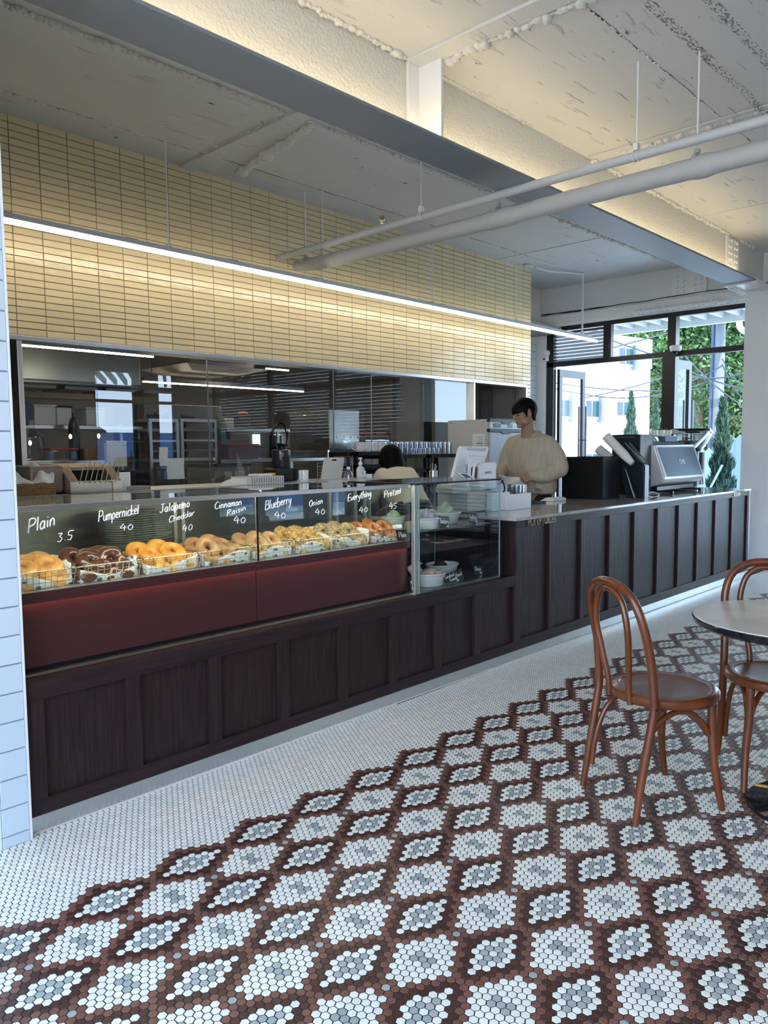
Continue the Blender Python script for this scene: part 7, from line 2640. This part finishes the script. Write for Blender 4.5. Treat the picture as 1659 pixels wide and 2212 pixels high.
M['pipe'] = mat('white_painted_pipe', (0.52, 0.52, 0.50), 0.5, bump=0.05, bscale=60)
M['wrap'] = mat('wrapped_pipe', (0.47, 0.46, 0.43), 0.65, bump=0.9, bscale=9, stretch=(1, 1.5, 1))
pp = thing('ceiling_pipe', 'thin straight white pipe running from the tiled wall above the wrapped pipe', 'pipe', (4.4, 2.5, 3.08))
MB().tube([(4.405, YW, 3.066), (4.40, 2.4, 3.082), (4.40, -2.5, 3.084)], .0275, 20).build('pipe_run', M['pipe'], pp, smooth=True)
MB().lathe([(.036, 0), (.036, .006)], (4.405, YW - .006, 3.066), 20, rot=Matrix.Rotation(-PI / 2, 3, 'X')).build('wall_collar', M['steel_dark'], pp, smooth=True)
for y in (3.757, 2.111):
    MB().tube([(4.40, y, 3.11), (4.40, y, ZC)], .0055, 8).build('hanger_rod', M['white_paint'], pp)
    mb = MB()
    cl = [(4.40 + .031 * math.sin(a), y, 3.081 + .031 * math.cos(a)) for a in [i * 2 * PI / 20 for i in range(20)]]
    for dy in (-.012, .012):
        mb.tube([(p[0], p[1] + dy, p[2]) for p in cl], .003, 6, closed=True)
    mb.box(4.38, 4.42, y - .012, y + .012, 3.112, 3.15)
    mb.build('pipe_clamp', M['white_paint'], pp)
pw_ = thing('wrapped_pipe', 'thick insulation-wrapped white pipe crossing below the beam', 'pipe', (4.54, 2.5, 2.985))
path = smooth_path([(4.62, YW, 3.03), (4.61, 5.30, 3.025), (4.555, 5.05, 2.99), (4.54, 4.6, 2.978), (4.535, 3.4, 2.970), (4.53, 2.4, 2.976), (4.53, 1.2, 2.975), (4.53, -2.5, 2.975)], 26)
R_ = []
for i, p in enumerate(path):
    r_ = .056 + .0025 * noise.noise(Vector((p.y * 9, 1.3, 0))) + .0018 * (1 if int(p.y * 9) % 2 else 0)
    if abs(p.y - 3.14) < .10 or abs(p.y - 1.78) < .07:
        r_ += .008
    if p.y > 5.3:
        r_ = .045
    R_.append(r_)
MB().tube(path, R_, 24).build('wrapped_run', M['wrap'], pw_, smooth=True)
for y in (5.182, 3.17, 1.811):
    MB().tube([(4.53, y, 3.06), (4.53, y, ZC)], .0055, 8).build('hanger_rod', M['white_paint'], pw_)
    mb = MB().box(4.515, 4.545, y - .014, y + .014, 3.055, 3.075)
    mb.tube(arc_pts((4.53, y, 2.978), .068, .5, PI - .5, 12, (1, 0, 0), (0, 0, 1)), .006, 6, flat=2.4)
    mb.build('pipe_clamp', M['wrap'], pw_)
p = at(842, 478, 2, 3.02)
prop(MB().lathe([(.014, 0), (.016, .02), (.024, .03), (.020, .05), (.006, .06)], (4.40, 4.15, 3.108), 14).build('brass_valve', M['brass'], None, smooth=True), 'small brass sprinkler head on the thin pipe', 'sprinkler')

# ================================================================== DOOR SENSOR, CAMERA
p = at(1182, 772, 0, XD)
t = thing('door_sensor', 'round-headed white sensor on the door jamb', 'sensor', (XD - .02, p.y, p.z - .08))
MB().box(XD - .02, XD + .01, p.y - .028, p.y + .028, p.z - .055, p.z + .04).build('sensor_body', M['white_pl'], t, bevel=0.01)
MB().lathe([(.042, 0), (.042, .022), (.034, .030), (.008, .032)], (XD, p.y - .004, p.z + .055), 24, rot=Matrix.Rotation(-PI / 2, 3, 'Y')).build('sensor_head', M['white_pl'], t, smooth=True)
MB().box(XD - .015, XD, p.y + .03, p.y + .06, p.z - .03, p.z - .01).build('clip', M['black'], t)
p = at(1460, 757, 0, XD - .04)
t = thing('dome_camera', 'white dome security camera on the black mullion crossing', 'camera', (XD - .04, p.y, p.z - .05))
MB().lathe([(.062, 0), (.066, .008), (.070, .062), (.064, .068)], (XD - .05, p.y, p.z - .010), 28).build('camera_base', M['white_pl'], t, smooth=True, angle=40)
MB().ell((XD - .06, p.y, p.z - .012), (.036, .036, .034), 20, 12).build('dark_dome', M['black_gloss'], t, smooth=True)
MB().box(XD - .05, XD + .02, p.y - .05, p.y + .05, p.z + .0, p.z + .05).build('bracket', M['white_pl'], t, bevel=0.004)

# ================================================================== LAMPS AND TABLES BEHIND THE CAMERA, MIRRORED IN THE GLASS, PLUS TWO ADDED FILL GLOBES
for (px, py, lb) in ((65, 957, 'first'), (152, 943, 'second'), (213, 942, 'third'), (658, 898, 'fourth')):
    v = at(px, py, 1, 11.9)
    y_ = 2 * (YW + .05) - 11.9
    t = thing('pendant_lamp', 'black pendant lamp with warm bulb, %s from the left in the kitchen glass reflection' % lb, 'lamp', (v.x, y_, v.z))
    MB().lathe([(.02, .10), (.12, .03), (.13, .0), (.12, .005), (.02, .09)], (v.x, y_, v.z + .05), 20).build('lamp_shade', M['black'], t, smooth=True)
    MB().tube([(v.x, y_, v.z + .14), (v.x, y_, ZC)], .004, 6).build('cord', M['black'], t)
    MB().ell((v.x, y_, v.z), (.022, .022, .036), 14, 10).build('bulb', emis('warm_bulb', (1.0, 0.62, 0.16), 60.0), t, smooth=True)

for (x, y, lb) in ((-0.55, 0.9, 'added fill light globe out of view, nearer the counter'), (-0.55, -1.9, 'added fill light globe out of view, nearer the rear windows')):
    t = thing('added_fill_globe', lb, 'lamp', (x, y, 2.7))  # unseen globes added only to lift the light in the room
    MB().ell((x, y, 2.7), (.18, .18, .18), 24, 16).build('fill_globe_body', emis('warm_fill_glow', (1.0, 0.88, 0.72), 10.0), t, smooth=True)
    MB().tube([(x, y, 2.87), (x, y, ZC)], .005, 6).build('cord', M['black'], t)

# ================================================================== OUTSIDE, IN FRONT OF THE DOOR WALL
struct(box('ground_outside', mat('pale_paving', (0.62, 0.62, 0.60), 0.8, var=0.1), (XD + 0.1, 70, -30, 45, -0.2, -0.02)))
struct(box('ground_behind', mat('grey_deck', (0.30, 0.27, 0.24), 0.8, var=0.2), (-30, XD + 0.1, -30, -3.6, -0.2, -0.02)))
struct(box('ground_side', mat('side_paving', (0.45, 0.45, 0.44), 0.8, var=0.2), (-30, -1.5, -3.6, 20, -0.2, -0.02)))

# door leaves
def leaf(name, hx, hy, ang, w, label, glassy=True):
    t = thing(name, label, 'door', (hx, hy, 0), ang)
    H = 2.50
    f = .075
    mb = MB().box(0, w, -.022, .022, H - .11, H).box(0, w, -.022, .022, 0.02, .20).box(0, f, -.022, .022, .20, H - .11).box(w - f, w, -.022, .022, .20, H - .11)
    mb.build('door_frame', mat('blue_black_door_frame', (0.02, 0.03, 0.05), 0.3), t, world=False, bevel=0.002)
    MB().add([(f, 0, .2), (w - f, 0, .2), (w - f, 0, H - .11), (f, 0, H - .11)], [(0, 1, 2, 3)]).build('door_pane', M['glass_win'], t, world=False)
    for s in (-1, 1):
        mb = MB().tube([(w - .04, s * .06, .75), (w - .04, s * .06, 2.0)], .014, 10)
        for z in (.95, 1.5):
            mb.tube([(w - .04, 0, z), (w - .04, s * .06, z)], .008, 8)
        mb.build('pull_handle', M['steel_dark'], t, world=False, smooth=True)
    return t


leaf('door_leaf', XD + 0.11, 5.80, math.radians(-2), at(1258, 900, 1, 5.80).x - XD - .11, 'dark framed glass door leaf swung open at the left of the doorway')
leaf('door_leaf', XD + 0.11, 4.13, math.radians(-2), at(1491, 900, 1, 4.10).x - XD - .11, 'dark framed glass door leaf swung open behind the fixed window pane')

# canopy
cn = thing('slatted_canopy', 'white slatted canopy roof outside above the windows', 'canopy', (XD + 1.2, 3.0, 3.12))
cx1 = 11.42
cz = 3.19
MB().box(cx1, cx1 + .06, -3.5, 7.5, cz - .05, cz + .14).build('edge_beam', M['white_paint'], cn)
for i in range(48):
    y = -3.3 + i * .225
    MB().box(XD + .32, cx1, y, y + .035, cz + .02, cz + .14).build('rafter', M['white_paint'], cn)
MB().box(XD + .30, cx1 + .06, -3.5, 7.5, cz + .14, cz + .17).build('roof_sheet', mat('canopy_sheet', (0.60, 0.62, 0.64), 0.6), cn)

# white building
d0 = (RIGHT * ((3000 - CX) / F_PX) + DOWN * ((940 - CY) / F_PX) + FWD)
bd_ = Vector((d0.x, d0.y, 0)).normalized()
bn = Vector((bd_.y, -bd_.x, 0))
r0_ = (RIGHT * ((1401 - CX) / F_PX) + DOWN * ((985 - CY) / F_PX) + FWD)
P0 = Vector((0, 0, CAM_Z)) + r0_ * 21.0
P0.z = 0
bl_ = thing('white_building', 'sunlit white two storey building outside the open door', 'building', tuple(P0))
M['bwall'] = mat('sunlit_white_render', (0.82, 0.80, 0.76), 0.8)
fpt = lambda px, py, off=0.0: atp(px, py, P0 - bn * 0 + bn * off, bn)
zr0, zr1 = fpt(1322, 722).z, fpt(1400, 737).z
ztop = (zr0 + zr1) / 2
Lb = 26.0
q = lambda s, dpt, z: P0 - bd_ * s - bn * dpt + Vector((0, 0, z))
mb = MB()
vs = [q(0, 0, 0), q(Lb, 0, 0), q(Lb, 9, 0), q(0, 9, 0), q(0, 0, ztop), q(Lb, 0, ztop), q(Lb, 9, ztop), q(0, 9, ztop)]
mb.add(vs, [(0, 3, 2, 1), (4, 5, 6, 7), (0, 1, 5, 4), (1, 2, 6, 5), (2, 3, 7, 6), (3, 0, 4, 7)])
mb.build('wall', M['bwall'], bl_)
mb = MB()
vs = [q(-.02, -.04, ztop - .75), q(Lb, -.04, ztop - .75), q(Lb, 9, ztop - .75), q(-.02, 9, ztop - .75), q(-.02, -.04, ztop + .02), q(Lb, -.04, ztop + .02), q(Lb, 9, ztop + .02), q(-.02, 9, ztop + .02)]
mb.add(vs, [(0, 3, 2, 1), (4, 5, 6, 7), (0, 1, 5, 4), (1, 2, 6, 5), (2, 3, 7, 6), (3, 0, 4, 7)])
mb.build('parapet', mat('grey_parapet', (0.16, 0.19, 0.21), 0.8), bl_)
gy = mat('grey_block_strip', (0.09, 0.11, 0.15), 0.8)
tealg = mat('teal_window_glass', (0.012, 0.050, 0.062), 0.25, spec=0.2)
greyg = mat('pale_window_glass', (0.045, 0.060, 0.085), 0.25, spec=0.2)
for (x0, y0, x1, y1) in ((1262, 860, 1292, 906), (1329, 863, 1361, 903), (1333, 746, 1366, 793), (1204, 858, 1228, 905), (1262, 976, 1292, 1012), (1290, 975, 1300, 1000)):
    a_, b_ = fpt(x0, y0), fpt(x1, y1)
    w = (b_ - a_).length
    mk = lambda u0, u1, z0, z1, o0, o1: [a_ + (Vector((b_.x - a_.x, b_.y - a_.y, 0))) * u + bn * o + Vector((0, 0, z - a_.z)) for z in (z0, z1) for (u, o) in ((u0, o0), (u1, o0), (u1, o1), (u0, o1))]
    BF = [(0, 3, 2, 1), (4, 5, 6, 7), (0, 1, 5, 4), (1, 2, 6, 5), (2, 3, 7, 6), (3, 0, 4, 7)]
    zt_, zb_ = max(a_.z, b_.z), min(a_.z, b_.z)
    wf_ = MB().add(mk(0, 1, zb_, zt_, -.02, .03), BF).build('window_frame', M['white_paint'], bl_)
    for u0, u1, mm in ((.08, .44, greyg), (.52, .92, tealg)):
        o = MB().add(mk(u0, u1, zb_ + .06, zt_ - .06, .02, .045), BF).build('window_pane', mm, wf_, world=False)
        Wi = WM[bl_.name].inverted()
        for v in o.data.vertices:
            v.co = Wi @ v.co
    MB().add(mk(.93, 1.12, zb_ - .08, zt_ + .04, .0, .12), BF).build('reveal', gy, bl_)

# trees
M['leaf1'] = mat('bright_green_leaves', (0.038, 0.085, 0.020), 0.6, island=0.6)
M['leaf2'] = mat('deep_green_leaves', (0.016, 0.050, 0.014), 0.6, island=0.6)
M['leaf3'] = mat('blue_green_needles', (0.040, 0.085, 0.060), 0.6, island=0.5)
M['bark'] = mat('grey_bark', (0.12, 0.09, 0.07), 0.9)


def leaves(n, pts_fn, size, seed, elong=1.0):
    rng = np.random.RandomState(seed)
    c = pts_fn(rng, n)
    d = rng.normal(0, 1, (n, 3))
    d /= np.linalg.norm(d, axis=1)[:, None]
    e = np.cross(d, rng.normal(0, 1, (n, 3)))
    e /= np.linalg.norm(e, axis=1)[:, None]
    s = size * rng.uniform(.6, 1.4, (n, 1))
    V = np.stack([c - d * s * elong, c - e * s * .5, c + d * s * elong, c + e * s * .5], 1).reshape(-1, 3)
    mb = MB()
    mb.v = [tuple(v) for v in V]
    mb.f = [(4 * i, 4 * i + 1, 4 * i + 2, 4 * i + 3) for i in range(n)]
    mb.m = [0] * n
    return mb


def tree(x, y, h, r, mleaf, label, n=9000, seed=1, z0=1.0, size=.16, group=None):
    t = thing('leafy_tree', label, 'tree', (x, y, 0), 0, group)
    rnd = random.Random(seed)
    blobs = [(rnd.uniform(-.6, .6) * r, rnd.uniform(-.6, .6) * r, z0 + (h - z0) * rnd.uniform(.12, .88), r * rnd.uniform(.35, .6)) for _ in range(22)]

    def pts(rng, n_):
        k = rng.randint(0, len(blobs), n_)
        B_ = np.array(blobs)[k]
        d = rng.normal(0, 1, (n_, 3))
        d /= np.linalg.norm(d, axis=1)[:, None]
        rr = B_[:, 3:4] * rng.uniform(.7, 1.0, (n_, 1))
        return np.array([x, y, 0]) + B_[:, :3] + d * rr
    leaves(int(n * 1.8), pts, size * .55, seed).build('crown', mleaf, t)
    mb = MB().tube([(x, y, 0), (x + .1, y, h * .4), (x, y + .1, h * .75)], [r * .09, r * .06, r * .03], 10)
    for b in blobs[:8]:
        mb.tube([(x, y, h * .35), (x + b[0], y + b[1], b[2])], [r * .035, r * .012], 6)
    mb.build('trunk', M['bark'], t, smooth=True)
    return t


def gpt(px, dist):
    r = RIGHT * ((px - CX) / F_PX) + FWD
    r = Vector((r.x, r.y, 0)).normalized()
    return r * dist


tree(*gpt(1395, 36)[:2], 9.5, 3.4, M['leaf1'], 'bright leafy tree just right of the white building', 12000, 1, .2, .17)
tree(*gpt(1450, 40)[:2], 12.5, 3.6, M['leaf2'], 'tall dark leafy tree behind the window mullion', 12000, 2, .3, .18)
tree(*gpt(1500, 33)[:2], 10.2, 3.2, M['leaf1'], 'bright leafy tree left of the utility pole', 12000, 3, .8, .15)
tree(*gpt(1545, 42)[:2], 13.0, 4.0, M['leaf2'], 'large dark leafy tree behind the utility pole', 13000, 4, .4, .2)
tree(*gpt(1600, 34)[:2], 10.0, 3.4, M['leaf1'], 'bright leafy tree at the far right beside the white column', 12000, 5, .6, .16)
tree(*gpt(1350, 50)[:2], 14.5, 4.2, M['leaf2'], 'dark tree showing above the roof of the white building', 9000, 6, 2, .22)
tree(*gpt(1425, 52)[:2], 15.5, 4.6, M['leaf2'], 'tallest dark tree closing the background behind the mullion', 12000, 8, 1, .24)
tree(*gpt(1580, 54)[:2], 16.5, 5.5, M['leaf2'], 'widest dark tree closing the background at the right', 14000, 7, 1, .25)


def cypress(px_top, py_top, dist, w, label, seed):
    r = RIGHT * ((px_top - CX) / F_PX) + DOWN * ((py_top - CY) / F_PX) + FWD
    k = dist / math.hypot(r.x, r.y)
    x, y, z = r.x * k, r.y * k, CAM_Z + r.z * k
    t = thing('slim_cypress', label, 'tree', (x, y, 0), 0, None)

    def pts(rng, n_):
        u = rng.uniform(0, 1, n_) ** .8
        zz = u * z
        rad = w * (1 - u) ** .8 * (.55 + .45 * np.minimum(1, u * 8)) * rng.uniform(.55, 1.0, n_) * (1 + .25 * np.sin(u * 40))
        a = rng.uniform(0, 2 * PI, n_)
        return np.stack([x + np.cos(a) * rad, y + np.sin(a) * rad, zz + .05], 1)
    rng = np.random.RandomState(seed)
    n = 5200
    c = pts(rng, n)
    out = np.stack([c[:, 0] - x, c[:, 1] - y, np.zeros(n)], 1)
    out /= (np.linalg.norm(out, axis=1)[:, None] + 1e-6)
    d = out * .35 + np.array([0, 0, 1.0]) + rng.normal(0, .18, (n, 3))
    d /= np.linalg.norm(d, axis=1)[:, None]
    e = np.cross(d, rng.normal(0, 1, (n, 3)))
    e /= np.linalg.norm(e, axis=1)[:, None]
    s = w * .34 * rng.uniform(.6, 1.3, (n, 1))
    V = np.stack([c - d * s * .3, c - e * s * .16, c + d * s, c + e * s * .16], 1).reshape(-1, 3)
    mb = MB()
    mb.v = [tuple(v) for v in V]
    mb.f = [(4 * i, 4 * i + 1, 4 * i + 2, 4 * i + 3) for i in range(n)]
    mb.m = [0] * n
    mb.build('foliage', M['leaf3'], t)
    MB().tube([(x, y, 0), (x, y, z * .8)], [w * .1, w * .03], 8).build('stem', M['bark'], t, smooth=True)


cypress(1364, 856, 16.5, .25, 'slim cypress in front of the white building', 1)
cypress(1417, 868, 16.0, .21, 'slim cypress left of the black mullion', 2)
cypress(1497, 885, 16.0, .15, 'slim cypress seen between the open leaf and the pole', 3)
cypress(1562, 872, 13.5, .27, 'nearest slim cypress before the pale blue fence', 4)
# stake supporting the nearest cypress
a, b = at(1546, 1055, 0, 12.4), at(1560, 1005, 0, 12.2)
prop(MB().tube([(a.x, a.y, 0), (a.x - .1, a.y + .05, a.z), (b.x, b.y, b.z)], .016, 8).build('support_stake', mat('pale_stake', (0.55, 0.68, 0.66), 0.5), None), 'pale support stake leaning at the nearest cypress', 'stake')

# picket fence
M['fence'] = mat('pale_blue_fence', (0.12, 0.18, 0.27), 0.6)


def picket(px0, px1, py, dist, label):
    a_, b_ = gpt(px0, dist), gpt(px1, dist * .985)
    k = RIGHT * ((px0 - CX) / F_PX) + DOWN * ((py - CY) / F_PX) + FWD
    z = CAM_Z + k.z * dist / math.hypot(k.x, k.y)
    t = thing('picket_fence', label, 'fence', ((a_.x + b_.x) / 2, (a_.y + b_.y) / 2, 0))
    u = (b_ - a_)
    L_n = u.length
    u.normalize()
    n_ = Vector((u.y, -u.x, 0))
    k = int(L_n / .155)
    for i in range(k):
        s0, s1 = i * .155, i * .155 + .148
        p0, p1, pm = a_ + u * s0, a_ + u * s1, a_ + u * (s0 + s1) / 2
        vs = []
        for off in (0, .02):
            for p, zz in ((p0, 0), (p1, 0), (p1, z - .07), (pm, z), (p0, z - .07)):
                vs.append(p + n_ * off + Vector((0, 0, zz)))
        MB().add(vs, [(0, 1, 2, 3, 4), (9, 8, 7, 6, 5), (0, 5, 6, 1), (1, 6, 7, 2), (2, 7, 8, 3), (3, 8, 9, 4), (4, 9, 5, 0)]).build('picket', M['fence'], t)
    MB().tube([a_ + Vector((0, 0, .5)) - n_ * .04, b_ + Vector((0, 0, .5)) - n_ * .04], .03, 4).build('rail', M['fence'], t)


picket(1490, 1562, 968, 18, 'pale blue picket fence left of the nearest cypress')
picket(1566, 1640, 940, 15, 'taller pale blue picket fence right of the nearest cypress')

# utility pole with beam and wires
pd = 19.0
b0 = gpt(1543, pd)
k = RIGHT * ((1556 - CX) / F_PX) + DOWN * ((700 - CY) / F_PX) + FWD
kk = pd / math.hypot(k.x, k.y)
topz = CAM_Z + k.z * kk
up_ = thing('utility_pole', 'grey concrete utility pole with a box beam, seen through the right pane', 'pole', (b0.x, b0.y, 0))
tp = Vector((k.x * kk, k.y * kk, topz))
MB().tube([b0, tp + Vector((0, 0, 1.2))], [.135, .11], 16).build('pole_shaft', mat('grey_concrete_pole', (0.11, 0.115, 0.13), 0.8, var=.15, vscale=3), up_, smooth=True)
MB().tube([b0 - RIGHT * .17, tp - RIGHT * .14 + Vector((0, 0, 1))], .035, 8).build('cable_duct', mat('dark_blue_duct', (0.03, 0.045, 0.09), 0.5), up_)
c0_ = tp + Vector((0, 0, .12))
e0_ = gpt(1640, pd - 2.5)
MB().box(-.0, .01, 0, .01, 0, .01)
br = MB()
P1, P2 = Vector((c0_.x, c0_.y, 0)), Vector((e0_.x, e0_.y, 0))
uu = (P2 - P1).normalized()
nn = Vector((uu.y, -uu.x, 0))
zb1_, zb2_ = topz + .02, topz + .52
vs = []
for z in (zb1_, zb2_):
    for p, o_ in ((P1 - uu * .15, -.15), (P2, -.15), (P2, .15), (P1 - uu * .15, .15)):
        vs.append(p + nn * o_ + Vector((0, 0, z)))
br.add(vs, [(0, 3, 2, 1), (4, 5, 6, 7), (0, 1, 5, 4), (1, 2, 6, 5), (2, 3, 7, 6), (3, 0, 4, 7)])
br.build('box_beam', mat('mauve_grey_box', (0.17, 0.16, 0.18), 0.7), up_)
g0 = gpt(1587, pd - 1.2)
MB().tube(smooth_path([(g0.x, g0.y, zb1_), (g0.x, g0.y, zb1_ - .28), (g0.x + .12, g0.y - .18, zb1_ - .42), (g0.x + .3, g0.y - .45, zb1_ - .5)], 5), .06, 10).build('elbow_pipe', M['white_paint'], up_, smooth=True)


M['cablem'] = mat('dark_cable_sheath', (0.05, 0.055, 0.065), 0.7, spec=0.2)


def wire(p0, p1, d0_, d1_, sag, label, r=.014, mt=None):
    a_ = Vector((0, 0, CAM_Z))
    r0 = RIGHT * ((p0[0] - CX) / F_PX) + DOWN * ((p0[1] - CY) / F_PX) + FWD
    r1 = RIGHT * ((p1[0] - CX) / F_PX) + DOWN * ((p1[1] - CY) / F_PX) + FWD
    A1, B1 = a_ + r0 * (d0_ / math.hypot(r0.x, r0.y)), a_ + r1 * (d1_ / math.hypot(r1.x, r1.y))
    pts = [A1.lerp(B1, i / 12) - Vector((0, 0, sag * math.sin(PI * i / 12))) for i in range(13)]
    prop(MB().tube(pts, r, 6).build('overhead_wire', mt or M['cablem'], None, smooth=True), label, 'wire', 'overhead wires outside')


for i, (p0, p1, d0_, d1_, sg) in enumerate((((1190, 826), (1545, 838), 17, 18.5, .12), ((1190, 838), (1545, 820), 17, 18.5, .3), ((1250, 862), (1480, 800), 17, 18, .05), ((1320, 735), (1420, 770), 17, 18, .0),
                                            ((1430, 835), (1560, 790), 18, 18.6, .1), ((1440, 778), (1660, 850), 18, 16, .1), ((1440, 800), (1660, 790), 18, 16, .2), ((1470, 760), (1640, 900), 18, 16, .1), ((1320, 752), (1460, 715), 17, 18, .0))):
    wire(p0, p1, d0_, d1_, sg, 'thin overhead wire crossing the street outside')
for i in range(2):
    wire((1560, 775 + i * 12), (1640, 830 + i * 22), 18, 17, .25 + .08 * (i % 3), 'tangled dark wire bundle right of the pole', .012)

# seen in reflections: fence, pergola slats and green behind the building
pg = thing('garden_pergola', 'slatted pergola mirrored in the kitchen glass', 'pergola', (4, -5, 3.0))
for i in range(66):
    x = -6 + i * .28
    MB().obox((x, -5.6, 3.12), (.07, 4.2, .12), Matrix.Rotation(.55, 3, 'Z')).build('slat', M['black'], pg)
MB().box(-8, 14, -7.5, -7.4, 2.9, 3.05).build('beam', M['black'], pg)
for x in (-6, 0, 6, 12):
    MB().box(x, x + .12, -7.5, -7.38, 0, 2.9).build('post', M['black'], pg)
bf = thing('garden_fence', 'blue slatted fence mirrored in the kitchen glass', 'fence', (3, -9, 0))
MB().box(-14, 18, -9.1, -9.0, 0, 1.9).build('fence_board', mat('blue_fence', (0.10, 0.20, 0.42), 0.6), bf)
tree(1.5, -10.5, 5.5, 2.2, M['leaf1'], 'bright shrub tree mirrored left in the kitchen glass', 4000, 21, 1.2, .16)
tree(6.5, -11, 5.0, 2.2, M['leaf2'], 'dark shrub tree mirrored in the middle of the kitchen glass', 4000, 22, 1.2, .16)
